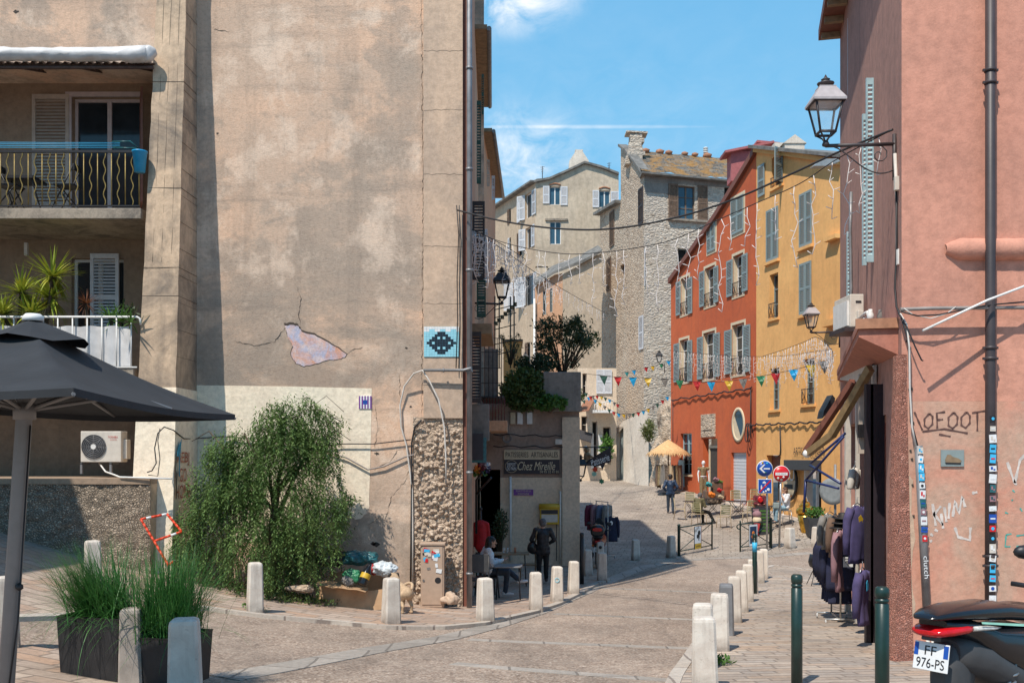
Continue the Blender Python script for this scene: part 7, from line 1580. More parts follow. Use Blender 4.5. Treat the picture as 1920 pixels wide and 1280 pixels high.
shrub('climber', 'bright green trailing climber at the foot of the concrete planter', P(1032,757,30.15), (.52,.22,.26), 1300, .11, .09, 'greenleaf', 3, 'climber')
shrub('terrace_shrub', 'straggly olive shrub beside the iron stair', P(957,655,33), (.35,.3,.5), 420, .12, .03, 'darkleaf', 4, gap=.5)
shrub('wall_plant', 'tuft of yellow green leaves sprouting from the rendered wall', P(1216,808,56.5), (.42,.35,.62), 900, .26, .05, 'weed', 3, 'plant')
shrub('wall_plant', 'potted green plant by the far shop doorway', P(1137,840,61.3), (.36,.3,.75), 420, .35, .14, 'greenleaf', 3, 'plant')
shrub('wall_plant', 'dark pot plant on the far shop balcony under the brown awning', P(1086,742,60.5), (.3,.3,.5), 240, .25, .08, 'ivy', 2, 'plant')
shrub('potted_shrub', 'dark slender bush standing in the cafe corner behind the table', P(938,985,29.2), (.24,.22,.52), 900, .10, .04, 'darkleaf', 4, 'plant', foot=(P(938,1050,29.2).x, 29.2, gz(-.4,29.2)+.05))
# flower basket on the left wall
t = thing('flower_garland', 'bunch of multicoloured flowers hanging left of the pastry board', 'flowers', P(903,880,24))
for k, (mt, dx, dy) in enumerate((('orange_cloth',-6,2),('maroon',2,4),('pink_cloth',6,-4),('white_cloth',13,-6),('mauve_cloth',16,2),('yellow_box',-2,8),('greenleaf',4,8),('greenleaf',-10,10),('red_cloth',-1,0))):
    m = MB(); c_ = P(900+dx, 876+dy, 24+.05*k)
    for i in range(26): leaf(m, c_+rv()*rnd.uniform(0,.10), rv(), .09, .07)
    m.build('blossom', mt, t)
m = MB(); m.tube([P(893,1000,24.2), P(893,900,24.2), P(905,884,24)], .03, 6); m.tube([P(894,925,24.2), P(921,895,23.6)], .03, 6); solo(m, 'awning_pole', 'iron', 'dark pole with an angled arm under the hanging flowers', 'pole')
# warning frame
t = thing('site_frame', 'bent red and white striped site barrier frame leaning on the wall', 'barrier', (P(300,1040,18.1).x, 18.1, gz(-6.4,18.1)+.05)); Q = {k: P(x, y, Y) for k, (x, y, Y) in {'a':(264,973,18.05),'b':(313,963,18.25),'c':(341,996,18.1),'d':(289,1014,17.95),'e':(316,1060,17.8),'f':(327,1050,17.95)}.items()}
for k, (a, b) in enumerate((('a','b'),('b','c'),('c','d'),('a','d'),('d','e'),('e','f'))):
    A, B = Q[a], Q[b]; n = 5
    for i in range(n): m = MB(); m.tube([A.lerp(B, i/n), A.lerp(B, (i+1)/n)], .022, 8); m.build('tube', 'white_sign' if (i == 1 and k in (0,2)) or (i == 4 and k in (0, 5)) else 'orange_red', t)
# rubbish
RB = V((P(680,1095,18.6).x, 18.6, gz(-2.8,18.6)+.05)); t = thing('cardboard_box', 'torn flattened cardboard box full of rubbish against the wall', 'box', RB); z = RB.z
def crumple(m, amp, f):
    for v in m.b.verts: v.co += V((noise.noise(v.co*f), noise.noise(v.co*f+V((9,0,0))), noise.noise(v.co*f+V((0,9,0)))))*amp
xl, xr_ = P(603,0,18.6).x, P(748,0,18.5).x
m = MB(); m.grid(lambda s, v: V((xl+(xr_-xl)*s, 18.35-.12*math.sin(s*3)+.10*(v-.5), z+v*(.50-.22*s+.05*math.sin(s*9)))), 30, 6); crumple(m, .02, 5); m.build('front_side', 'cardboard', t)
m = MB(); m.grid(lambda s, v: V((xl+.05+(xr_-xl)*.8*s, 19.0+.1*(v-.5), z+v*.60)), 20, 5); crumple(m, .03, 4); m.build('back_side', 'cardboard', t)
m = MB(); m.grid(lambda s, v: V((xl+.0+(.9)*s, 18.3-.35*v, z+.50-.10*s-.02*v)), 14, 4); crumple(m, .05, 4); m.build('flap', 'cardboard', t)
m = MB(); m.bb(xl+.05, xr_-.05, 18.4, 19.0, z, z+.02); m.build('bottom', 'cardboard', t)
for nm, lab, x, y, Y, r, sc_, mt in (('bin_bag','black bin bag on the left end of the rubbish box',628,1046,18.75,.24,(1.4,1,.6),'bag_black'),('bin_bag','shiny teal bag heaped in the middle of the rubbish box',672,1045,18.7,.22,(1.6,1,.6),'bag_teal'),('carrier_bag','white and blue carrier bag at the right end of the rubbish box',722,1066,18.6,.17,(1.4,1,.8),'bag_white'),('carrier_bag','green plastic bag crushed against the box front',662,1080,18.2,.15,(1.2,.6,.9),'bag_green'),('carrier_bag','grey plastic bag beside the green one',652,1088,18.15,.11,(1.1,.7,.9),'grey_cloth'),('rag','dark red rag behind the bottle',703,1066,18.6,.13,(1.2,.8,.8),'rag_red')):
    c_ = P(x, y, Y); m = MB(); m.ball((0,0,0), r, 5, sc_)
    for v in m.b.verts: v.co *= 1+.30*noise.noise(v.co*8)+.22*abs(noise.noise(v.co*19))-.18*abs(noise.noise(v.co*31+V((5,0,0))))
    m.b.transform(Matrix.Translation(c_)); solo(m, nm, mt, lab, 'bag' if 'bag' in nm else 'rag')
t = thing('bottle', 'large dark bottle with an amber label lying tilted in the rubbish', 'bottle', P(684,1078,18.1)); a_, b_ = P(678,1096,18.05), P(694,1058,18.2); d = b_-a_; m = MB(); m.lathe(a_, [(.0,0),(.085,.0),(.09,.02),(.09,.24),(.05,.33),(.032,.38),(.032,.42)], 16, d); m.build('body', 'moto_black', t); m = MB(); m.lathe(a_, [(.091,.12),(.0915,.13),(.0915,.21),(.091,.22)], 16, d); m.build('label', 'yellow_box', t)
m = MB(); c_ = P(566,1103,18.1); m.ball((0,0,0), .2, 3, (1.4,.7,.35))
for v in m.b.verts: v.co *= 1+.4*noise.noise(v.co*5)
m.b.transform(Matrix.Translation(c_)); solo(m, 'stone', 'pebble', 'pale flat stone at the right foot of the weeping tree', 'stone')
m = MB(); c_ = P(843,1122,19.4); m.ball((0,0,0), .15, 4, (1.1,.7,.9))
for v in m.b.verts: v.co *= 1+.55*noise.noise(v.co*7+V((2,0,0)))+.2*noise.noise(v.co*20); v.co.z = max(v.co.z, -.10)
m.b.transform(Matrix.Translation(c_)); solo(m, 'stone', 'pilaster', 'broken lump of masonry right of the stickered cabinet', 'stone')
# ================================================================== people
def remesh(m, vox, name, mat, parent, it=3):
    o = m.build(name, mat, parent); r = o.modifiers.new('r', 'REMESH'); r.mode = 'VOXEL'; r.voxel_size = vox; r.use_smooth_shade = True
    s_ = o.modifiers.new('s', 'SMOOTH'); s_.factor = .5; s_.iterations = it
    bpy.context.view_layer.update(); me = bpy.data.meshes.new_from_object(o.evaluated_get(bpy.context.evaluated_depsgraph_get()))
    o.modifiers.clear(); old = o.data; o.data = me; me.name = name
    if not me.materials: me.materials.append(M[mat])
    bpy.data.meshes.remove(old); return o
def hand(m, w, d, n, curl=.5, s=1.):
    """palm and five fingers from the wrist w along d; n is the back of the hand"""
    w, d, n = V(w), V(d).normalized(), V(n).normalized(); sd_ = d.cross(n).normalized()
    m.capsule(w, w+d*.05, .024*s, .030*s, 8); m.capsule(w+d*.04-sd_*.018, w+d*.085-sd_*.022, .017, .014, 8); m.capsule(w+d*.04+sd_*.018, w+d*.085+sd_*.022, .017, .014, 8)
    for k, (o_, l_) in enumerate(((-.034,.062),(-.012,.074),(.012,.070),(.033,.054))):
        a = w+d*.088+sd_*o_; b = a+(d-n*curl*.4).normalized()*l_*.5; c_ = b+(d*.8-n*curl).normalized()*l_*.5; m.capsule(a, b, .0095, .009, 6); m.capsule(b, c_, .009, .0075, 6)
    a = w+d*.025-sd_*.028; b = a+(d*.6-sd_*.8).normalized()*.035; m.capsule(a, b, .012, .010, 6); m.capsule(b, b+(d-sd_*.25-n*.3).normalized()*.032, .010, .008, 6)
def person(label, loc, rz, J, top, legs, hair, shoe, hairstyle='short', sc=1., coat=.0, group=None, topname='jacket', sleeve=1.):
    t = thing('person', label, 'person', loc, rz, group); W_ = Matrix.Translation(V(loc)) @ Matrix.Rotation(rz, 4, 'Z') @ Matrix.Scale(sc, 4)
    j = {k: W_ @ V(v) for k, v in J.items()}; fw_ = (W_.to_3x3() @ V((0,1,0))).normalized(); hd = j['head']; f = (W_.to_3x3() @ V(J.get('look', (0,1,0)))).normalized(); up = V((0,0,1)); rt = f.cross(up).normalized(); r = sc
    m = MB(); m.ball(hd+up*.025*r, .098*r, 3, (.86,1.05,1.08), Matrix.Rotation(math.atan2(f.y, f.x)-math.pi/2, 3, 'Z')); m.capsule(hd-up*.05*r+f*.025*r, hd-up*.085*r+f*.055*r, .062*r, .038*r)
    m.capsule(hd+f*.095*r+up*.01*r, hd+f*.118*r-up*.022*r, .012*r, .017*r, 8); m.capsule(hd+f*.085*r-up*.058*r-rt*.02*r, hd+f*.085*r-up*.058*r+rt*.02*r, .011*r, .011*r, 8)
    m.capsule(hd+f*.088*r+up*.045*r-rt*.04*r, hd+f*.088*r+up*.045*r+rt*.04*r, .013*r, .013*r, 8)
    for s_ in (-1,1): m.capsule(hd+rt*.088*r*s_-up*.02*r, hd+rt*.095*r*s_+up*.02*r, .012*r, .016*r, 8)
    m.capsule(j['neck'], hd-up*.05*r, .056*r, .052*r); m.capsule(j['pelvis'], j['chest'], .125*r, .14*r); m.capsule(j['chest'], j['neck'], .12*r, .06*r)
    for s_ in 'LR':
        m.capsule(j['sh'+s_], j['el'+s_], .05*r, .042*r); m.capsule(j['el'+s_], j['wr'+s_], .041*r, .028*r); d = (j['wr'+s_]-j['el'+s_]).normalized(); n = d.cross(rt if s_ == 'L' else rt).normalized(); n = n if n.length > .1 else up
        if 'nohand'+s_ not in J: hand(m, j['wr'+s_], (W_.to_3x3() @ V(J['hd'+s_])).normalized() if 'hd'+s_ in J else d, n, .55)
        m.capsule(j['hip'+s_], j['kn'+s_], .085*r, .056*r); m.capsule(j['kn'+s_], j['an'+s_], .055*r, .035*r); m.capsule(j['an'+s_], j['to'+s_], .036*r, .028*r)
        m.capsule(j['chest'], j['sh'+s_], .09*r, .06*r); m.capsule(j['pelvis'], j['hip'+s_], .11*r, .09*r)
    remesh(m, .0075, 'body', 'skin', t, 2)
    m = MB()
    for s_ in (-1,1): m.ball(hd+f*.089*r+up*.018*r+rt*.034*r*s_, .012*r, 2)
    m.build('eyes', 'letter_black', t)
    m = MB(); m.capsule(j['pelvis']+up*(.03-coat)*r, j['chest'], .150*r, .165*r, 14); m.capsule(j['chest'], j['neck']-up*.03*r, .145*r, .075*r, 14)
    for s_ in 'LR':
        m.capsule(j['chest']+up*.03*r, j['sh'+s_], .11*r, .082*r, 12); m.capsule(j['sh'+s_], j['el'+s_], .074*r, .062*r, 12)
        if sleeve > .5: m.capsule(j['el'+s_], j['el'+s_].lerp(j['wr'+s_], .96), .062*r, .045*r, 12)
        m.capsule(j['pelvis']+up*(.0-coat)*r, (j['hip'+s_]+up*(.02-coat)*r), .145*r, .115*r, 12)
    o = remesh(m, .016, topname, top, t, 3)
    for v in o.data.vertices: v.co += v.normal*(.010*noise.noise(v.co*9)+.006*noise.noise(v.co*21))
    m = MB()
    for s_ in 'LR': m.capsule(j['pelvis'], j['hip'+s_], .125*r, .105*r, 12); m.capsule(j['hip'+s_], j['kn'+s_], .100*r, .070*r, 12); m.capsule(j['kn'+s_], j['kn'+s_].lerp(j['an'+s_], .95), .070*r, .056*r, 12)
    o = remesh(m, .015, 'trousers', legs, t, 3)
    for v in o.data.vertices: v.co += v.normal*.007*noise.noise(v.co*14)
    for s_ in 'LR': m = MB(); m.capsule(j['an'+s_]-up*.02*r-(j['to'+s_]-j['an'+s_])*.25, j['to'+s_], .045*r, .036*r, 10); remesh(m, .012, 'shoe', shoe, t, 2)
    m = MB(); b_ = -f
    m.ball(hd+up*.052*r+b_*.016*r, .105*r, 3, (.95,1.05,.92), Matrix.Rotation(math.atan2(f.y, f.x)-math.pi/2, 3, 'Z')); m.ball(hd+b_*.045*r+up*.0*r, .085*r, 3)
    if hairstyle == 'long':
        for k in range(-2,3): m.capsule(hd+b_*.06*r+rt*.04*k*r, hd+b_*(.15-.01*abs(k))*r+rt*.055*k*r-up*.42*r, .065*r, .045*r, 8)
    if hairstyle == 'curly':
        for k in range(26): d = rv(); d = (d+b_*.6+up*.35).normalized(); m.ball(hd+up*.03*r+d*.10*r, .035*r, 1)
    if hairstyle == 'bob':
        for k in range(-2,3): m.capsule(hd+b_*.05*r+rt*.045*k*r, hd+b_*.06*r+rt*.052*k*r-up*.10*r, .045*r, .035*r, 8)
    o = remesh(m, .013, 'hair', hair, t, 1)
    for v in o.data.vertices: v.co += v.normal*.007*noise.noise(v.co*40)
    return t, j
def stand(**k):
    J = dict(pelvis=(0,0,.96), chest=(0,.0,1.27), neck=(0,-.01,1.44), head=(0,.035,1.575), shL=(-.18,-.01,1.395), shR=(.18,-.01,1.395), hipL=(-.09,0,.91), hipR=(.09,0,.91), knL=(-.10,.03,.49), knR=(.10,.03,.49), anL=(-.10,-.01,.08), anR=(.10,-.01,.08), toL=(-.115,.15,.04), toR=(.115,.15,.04), elL=(-.25,-.05,1.12), elR=(.25,-.05,1.12), wrL=(-.24,.10,.92), wrR=(.24,.10,.92)); J.update(k); return J
def sit(h=.46, **k):
    J = dict(pelvis=(0,0,h+.13), chest=(0,.0,h+.45), neck=(0,.02,h+.62), head=(0,.06,h+.755), shL=(-.18,0,h+.57), shR=(.18,0,h+.57), hipL=(-.09,.02,h+.09), hipR=(.09,.02,h+.09), knL=(-.11,.44,h+.08), knR=(.11,.44,h+.08), anL=(-.11,.46,.08), anR=(.11,.46,.08), toL=(-.12,.62,.04), toR=(.12,.62,.04), elL=(-.24,.06,h+.30), elR=(.24,.06,h+.30), wrL=(-.14,.28,h+.28), wrR=(.14,.28,h+.28)); J.update(k); return J
def gp(px, py): p = G(px, py); return V((p.x, p.y, p.z+.02))
# person with the bag
q = gp(1018, 1097); q.z += .03
t, j = person('person in a patterned black jacket seen from behind with a bag on the left hip', q, .10, stand(elL=(-.30,.02,1.15), wrL=(-.20,.20,1.02), elR=(.30,.0,1.14), wrR=(.20,.22,1.03), knR=(.09,.06,.49), anR=(.10,.10,.09), toR=(.11,.26,.05), head=(.0,.05,1.56)), 'puffer', 'trouser_black', 'hair_grey', 'shoe_dark', sc=.985, coat=.10)
m = MB(); c_ = j['hipL']+V((-.17,.02,.02)); m.ball((0,0,0), .19, 3, (.8,.55,.85)); crumple(m, .03, 7); m.b.transform(Matrix.Translation(c_)); b_ = thing('shoulder_bag', 'black shoulder bag with a patterned strap on the person by the yellow post box', 'bag', c_); m.build('bag', 'bag_black', b_)
m = MB(); m.tube([c_+V((.06,.0,.14)), j['shL']+V((.0,-.10,-.10)), j['shL']+V((.05,-.02,.09)), j['shL']+V((.08,.10,-.05)), c_+V((.05,.12,.14))], .018, 6); m.build('strap', 'leopard', b_)
# man in the navy jacket
q = gp(1257, 963); person('person in a navy hooded jacket walking up the street toward the thatched parasol', q, -.08, stand(elL=(-.30,-.08,1.14), wrL=(-.20,.06,.98), elR=(.30,-.08,1.14), wrR=(.20,.06,.98), knL=(-.09,.07,.50), anL=(-.09,.10,.09), toL=(-.10,.25,.05), anR=(.10,-.12,.10), toR=(.11,.02,.04), knR=(.10,.0,.5)), 'navyjacket', 'jeans', 'hair_dark', 'shoe_dark', sc=1.05, coat=.06)
# seated woman outside the cafe
q = V((P(913,0,22.3).x, 22.3, gz(-.5,22.3)+.06)); SW = q
person('woman with long dark hair and a white blouse sitting at the cafe on the left', q, -1.35, sit(.47, knL=(-.06,.46,.60), anL=(.04,.74,.34), toL=(.05,.90,.33), anR=(.10,.40,.09), toR=(.11,.56,.05), elL=(-.25,.10,.78), wrL=(-.10,.33,.80), elR=(.24,.08,.76), wrR=(.10,.34,.82), head=(.0,.10,1.21)), 'white_cloth', 'jeans', 'hair_dark', 'shoe_white', 'long', 1., group=None, topname='blouse')
# seated customers on the sunny terrace
q = gp(1311, 984); OP_ = q; person('person with curly grey hair in an olive coat sitting with their back to the street', q, -.75, sit(.47, anR=(.30,.68,.10), toR=(.32,.84,.06), knR=(.18,.48,.50), head=(0,.10,1.19)), 'olive', 'trouser_black', 'hair_grey', 'shoe_dark', 'curly', 1.0, .05)
q = gp(1431, 985); MP = q; person('person in a maroon top and red scarf sitting behind the blue arrow sign post', V((q.x, q.y+.6, gz(q.x, q.y+.6)+.02)), math.pi, sit(.47), 'maroon', 'jeans', 'hair_grey', 'shoe_dark', 'short', 1.0, topname='pullover')
mm = MB(); c_ = V((q.x, q.y+.45, gz(q.x, q.y+.6)+.96)); mm.ball((0,0,0), .10, 3, (1,.6,1.3)); crumple(mm, .03, 9); mm.b.transform(Matrix.Translation(c_)); solo(mm, 'scarf', 'red_sign', 'red scarf with a white spot on the person in maroon', 'scarf')
q = gp(1474, 985); WP = q; person('person with brown hair in a white shirt and light jeans sitting against the ochre wall', q, 1.75, sit(.60, elL=(-.22,.14,.92), wrL=(-.06,.22,1.18), hdL=(.2,.1,1), elR=(.22,.12,.90), wrR=(.05,.30,.92), anL=(-.09,.46,.16), toL=(-.1,.62,.10), anR=(.11,.40,.16), toR=(.11,.56,.10)), 'white_cloth', 'jeans_light', 'hair_brown', 'shoe_dark', 'bob', 1., topname='shirt', sleeve=0)
m = MB(); c_ = WP+V((-.42,-.22,.78)); m.box(c_, (.30,.16,.24), None, .03); crumple(m, .012, 9); solo(m, 'handbag', 'shut_grey', 'pale grey-green handbag on the lap of the person in the white shirt', 'bag')
# ================================================================== cafe furniture
CHG = 'slatted cafe chairs on the sunny terrace'
def slat_chair():
    t = thing('cafe_chair', 'x', 'chair', (0,0,0), 0, CHG)
    m = MB(); m.bb(-.21,.21,-.20,.22,.44,.465,.008); m.build('seat', 'tan_seat', t)
    m = MB()
    for k in range(5): z = .56+.075*k; m.grid(lambda s, v: V((-.20+.40*s, -.215-.02*k*.5-.03*math.sin(s*math.pi), z+.045*v)), 8, 1); 
    m.build('backrest', 'olive_metal', t)
    for s_ in (-1,1):
        m = MB(); m.tube([(s_*.22,-.27,0), (s_*.215,-.20,.45), (s_*.205,-.26,.92)], .014, 6); m.build('leg', 'tan_seat', t)
        m = MB(); m.tube([(s_*.22,.24,0), (s_*.205,.20,.45)], .014, 6); m.build('leg', 'tan_seat', t)
    m = MB(); m.tube([(-.205,-.26,.92),(0,-.29,.935),(.205,-.26,.92)], .014, 6); m.build('top_rail', 'olive_metal', t); return t
ch0 = slat_chair(); used = False
def put(o, loc, rz, label):
    o.location = loc; o.rotation_euler.z = rz; o['label'] = label; return o
for i, (x, y, rz, lab) in enumerate(((1275,974,-1.75,'slatted cafe chair right behind the walker in the navy jacket'),(1293,962,2.9,'slatted cafe chair on the far side of the table before the olive coat'),(1357,990,.15,'front-most empty slatted chair, facing the square dark table'),(1381,960,3.1,'slatted cafe chair against the grey roller shutter'),(1406,982,.2,'empty slatted chair just left of the menu board'),(1413,958,2.6,'slatted chair behind the square dark table near the ochre corner'))):
    p = gp(x, y); c_ = ch0 if i == 0 else copy_tree(ch0); put(c_, p, rz, lab)
for q, rz, lab in ((OP_, -.75, 'slatted cafe chair under the person in the olive coat'),(V((MP.x, MP.y+.6, gz(MP.x, MP.y+.6)+.02)), math.pi, 'slatted cafe chair under the person in maroon')): put(copy_tree(ch0), q, rz, lab)
def cafe_table(label, p, s=.35, h=.72, mat='iron', group=None):
    t = thing('cafe_table', label, 'table', p, 0, group); p = V(p); m = MB(); m.box(p+V((0,0,h)), (s*2,s*2,.025), None, .006); m.build('tabletop', mat, t)
    for a in (-1,1):
        for b in (-1,1): m = MB(); m.tube([p+V((a*s*.8,b*s*.7,0)), p+V((-a*s*.1,b*s*.7,h*.5)), p+V((-a*s*.75,b*s*.7,h-.01))], .012, 5); m.build('leg', 'iron', t)
    return t
cafe_table('square dark table standing alone before the roller shutter', gp(1383,972), .42); cafe_table('dark table between the olive coat and the thatched parasol', gp(1298,971), .36); cafe_table('dark table in front of the person in maroon', gp(1438,983), .40); cafe_table('table half hidden right of the person in the olive coat', gp(1337,966), .36)
t = thing('bar_stool', 'metal stool under the person in the white shirt', 'stool', WP); m = MB(); m.box(WP+V((0,0,.58)), (.36,.36,.03), None, .01); m.build('seat', 'steel', t)
for a in (-1,1):
    for b in (-1,1): m = MB(); m.tube([WP+V((a*.2,b*.2,0)), WP+V((a*.15,b*.15,.58))], .015, 6); m.build('leg', 'steel', t)
p = gp(1429,1003); t = thing('menu_board', 'black standing menu board with green chalk lines beside the sign posts', 'menu board', p); w_ = .36; m = MB(); m.prism([p+V((-w_,0,0)), p+V((w_,0,0)), p+V((w_,.22,1.05)), p+V((-w_,.22,1.05))], (0,.03,0)); m.build('board', 'letter_black', t)
for k in range(7):
    m = MB(); z = .12+.125*k; y_ = .22*z/1.05-.006; a = -w_*.2 if k < 6 else -.05; m.bb(p.x-w_*.1+.04*(k % 2), p.x+w_*.85, p.y+y_-.004, p.y+y_-.001, p.z+z, p.z+z+.07); m.build('chalk_line', 'greenleaf', t)
m = MB(); m.bb(p.x-w_*.85, p.x-w_*.2, p.y+.19, p.y+.194, p.z+.88, p.z+.98); m.build('chalk_title', 'pink_cloth', t)
p = gp(1417,1003); t = thing('ice_cream_figure', 'pink and cream ice cream figure in front of the menu board', 'figure', p); m = MB(); m.lathe(p+V((-.0,-.2,0)), [(.10,0),(.05,.1),(.14,.5)], 14); m.build('cone', 'rag_red', t); m = MB(); m.ball(p+V((0,-.2,.58)), .17, 3); m.build('scoop', 'trim', t); m = MB(); m.ball(p+V((0,-.2,.80)), .17, 3, (1,1,.85)); m.build('scoop', 'bag_pink' if 'bag_pink' in M else 'pink_cloth', t)
p = gp(1527,1007); p = V((p.x, p.y, p.z)); t = thing('planter_box', 'tall tapering dark planter with green plants in front of the golden cone', 'planter', p); m = MB(); m.rings([[p+V((x*w_, y*w_, z)) for x, y in ((-1,-1),(1,-1),(1,1),(-1,1))] for w_, z in ((.22,0),(.34,.72),(.30,.72),(.28,.62))], True, True, False); m.build('box', 'moto_grey', t)
shrub('planter_plant', 'fresh green foliage in the tall tapering planter', p+V((0,0,.86)), (.42,.3,.24), 420, .14, .07, 'greenleaf', 2, 'plant', foot=p+V((0,0,.66)))
c_ = p+V((-.12,.75,0)); cz_ = EYE+(HOR-968)/F*c_.y; t = thing('ice_cream_figure', 'big golden ice cream swirl figure at the ochre shop door', 'figure', c_); m = MB(); hgt = 35*c_.y/F; b_ = V((c_.x, c_.y, cz_)); m.lathe(b_-V((0,0,.9)), [(.06,0),(.2,.5),(.30,.95)], 16); m.build('cone', 'goldshine', t); m = MB()
L = []; R_2 = []
for k in range(70): u = k/69; a = u*6.5*math.pi; L.append(b_+V((.22*(1-u)*math.cos(a), .22*(1-u)*math.sin(a), .12+hgt*.85*u))); R_2.append(.15*(1-u)+.03)
m.tube(L, R_2, 10); m.build('swirl', 'goldshine', t)
# thatched parasol with its rack of scarves
q = gp(1253,925); t = thing('thatched_parasol', 'round straw thatched parasol over the scarf stand by the red house', 'parasol', q); a_ = P(1253,824,q.y); r_ = 39*q.y/F; zr_ = P(0,850,q.y).z
m = MB(); m.tube([q, V((q.x, q.y, a_.z-.1))], .035, 8); m.build('pole', 'wood', t)
m = MB(); m.lathe(V((q.x, q.y, 0)), [(.03,a_.z),(r_*.35,a_.z-.22),(r_*.7,a_.z-.48),(r_,zr_+.02),(r_*.98,zr_-.04)], 28)
for i in range(900):
    a = rnd.uniform(0,6.283); rr = r_*(rnd.uniform(.15,1)**.6); z_ = a_.z+(zr_-a_.z)*(rr/r_)**.9; d = V((math.cos(a), math.sin(a), -.45)); blade(m, V((q.x+rr*math.cos(a), q.y+rr*math.sin(a), z_+.02)), d, rnd.uniform(.2,.36), .035, .9 if rr > r_*.85 else .35, 3)
m.build('thatch', 'straw', t)
t = thing('scarf_stand', 'round stand hung with scarves and brown clothes under the straw parasol', 'clothes stand', q+V((0,-.15,0))); m = MB(); m.lathe(q+V((0,-.15,0)), [(.4,0),(.38,.03),(.03,.05),(.03,1.5)], 14); m.tube([q+V((.62*math.cos(k*.314), -.15+.62*math.sin(k*.314), 1.42)) for k in range(21)], .015, 5); m.build('frame', 'iron', t)
cs = ['mixcloth','brown_cloth','leopard','grey_cloth','mixcloth','tan_seat','trouser_black','leopard','brown_cloth','blue_cloth']
for i in range(20):
    a = i*.314; b_ = q+V((.62*math.cos(a), -.15+.62*math.sin(a), 1.45)); n = V((math.cos(a), math.sin(a), 0)); s_ = V((-n.y, n.x, 0)); L_ = rnd.uniform(.8,1.25)
    m = MB(); m.grid(lambda u, v: b_+s_*((u-.5)*.26*(1+.2*v))+n*(.04+.03*math.sin(u*9+i)+.05*v)-V((0,0,L_*v+.03*math.sin(u*7+i))), 6, 7); solo(m, 'scarf', cs[i % 10], 'scarf or garment hanging on the round stand under the straw parasol', 'scarf', 'garments on the round stand')
# mannequin, armchair of bags by the red door
q = gp(1319,936); q.z += .05; t = thing('mannequin', 'faceless white mannequin in a leopard print outfit by the red house door', 'mannequin', q); sc_ = 1.05
m = MB(); W_ = lambda x, y, z: q+V((x, y, z))*sc_
m.ball(W_(0,0,1.62), .10, 3, (.9,1,1.2)); m.capsule(W_(0,0,1.4), W_(0,0,1.55), .05, .05); m.capsule(W_(0,0,.95), W_(0,0,1.3), .12, .14)
for s_ in (-1,1): m.capsule(W_(s_*.18,0,1.38), W_(s_*.25,0,1.12), .05, .042); m.capsule(W_(s_*.25,0,1.12), W_(s_*.24,-.06,.88), .04, .028); hand(m, W_(s_*.24,-.06,.86), (0,-.1,-1), (s_,0,0), .3); m.capsule(W_(s_*.09,0,.9), W_(s_*.10,0,.08), .08, .04)
remesh(m, .010, 'body', 'mannequin', t)
m = MB(); m.capsule(W_(0,0,1.06), W_(0,0,1.3), .145, .165); 
for s_ in (-1,1): m.capsule(W_(0,0,1.33), W_(s_*.2,0,1.36), .1, .085)
remesh(m, .015, 'blouse', 'leopard', t); m = MB()
for s_ in (-1,1): m.capsule(W_(s_*.08,0,.93), W_(s_*.10,0,.25), .12, .08)
remesh(m, .015, 'trousers', 'leopard', t); m = MB(); m.lathe(W_(0,0,.98), [(.155,0),(.16,.02),(.155,.05)], 16); m.build('belt', 'white_cloth', t)
q = gp(1338,944); t = thing('armchair', 'patterned dark armchair heaped with colourful bags beside the red door', 'armchair', q); m = MB(); m.box(q+V((0,0,.22)), (.75,.7,.40), None, .06); m.build('seat', 'mixcloth', t); m = MB(); m.box(q+V((.22,.30,.62)), (.55,.18,.75), Matrix.Rotation(.1,3,'X'), .07); m.build('backrest', 'brown_cloth', t)
for s_ in (-1,1): m = MB(); m.box(q+V((s_*.38,0,.42)), (.14,.66,.40), None, .05); m.build('armrest', 'brown_cloth', t)
for mt, dx, dy, dz, r_, lab in (('orange_cloth',-.15,-.35,.42,.18,'orange bag on the armchair by the red door'),('teal_cloth',-.2,.1,.88,.17,'teal cushion on the armchair by the red door'),('red_cloth',.25,-.2,.62,.15,'red patterned bag on the armchair by the red door'),('greenleaf',.35,.2,1.02,.13,'green bag at the top of the armchair'),('pink_cloth',.15,.15,1.12,.15,'pink bundle on the armchair back'),('tan_seat',.25,-.42,.32,.15,'striped tan basket at the front of the armchair')):
    m = MB(); m.ball((0,0,0), r_*.85, 3, (1.25,.8,.8)); crumple(m, .07, 9); crumple(m, .03, 23); m.b.transform(Matrix.Translation(q+V((dx,dy,dz)))); solo(m, 'bag', mt, lab, 'bag')
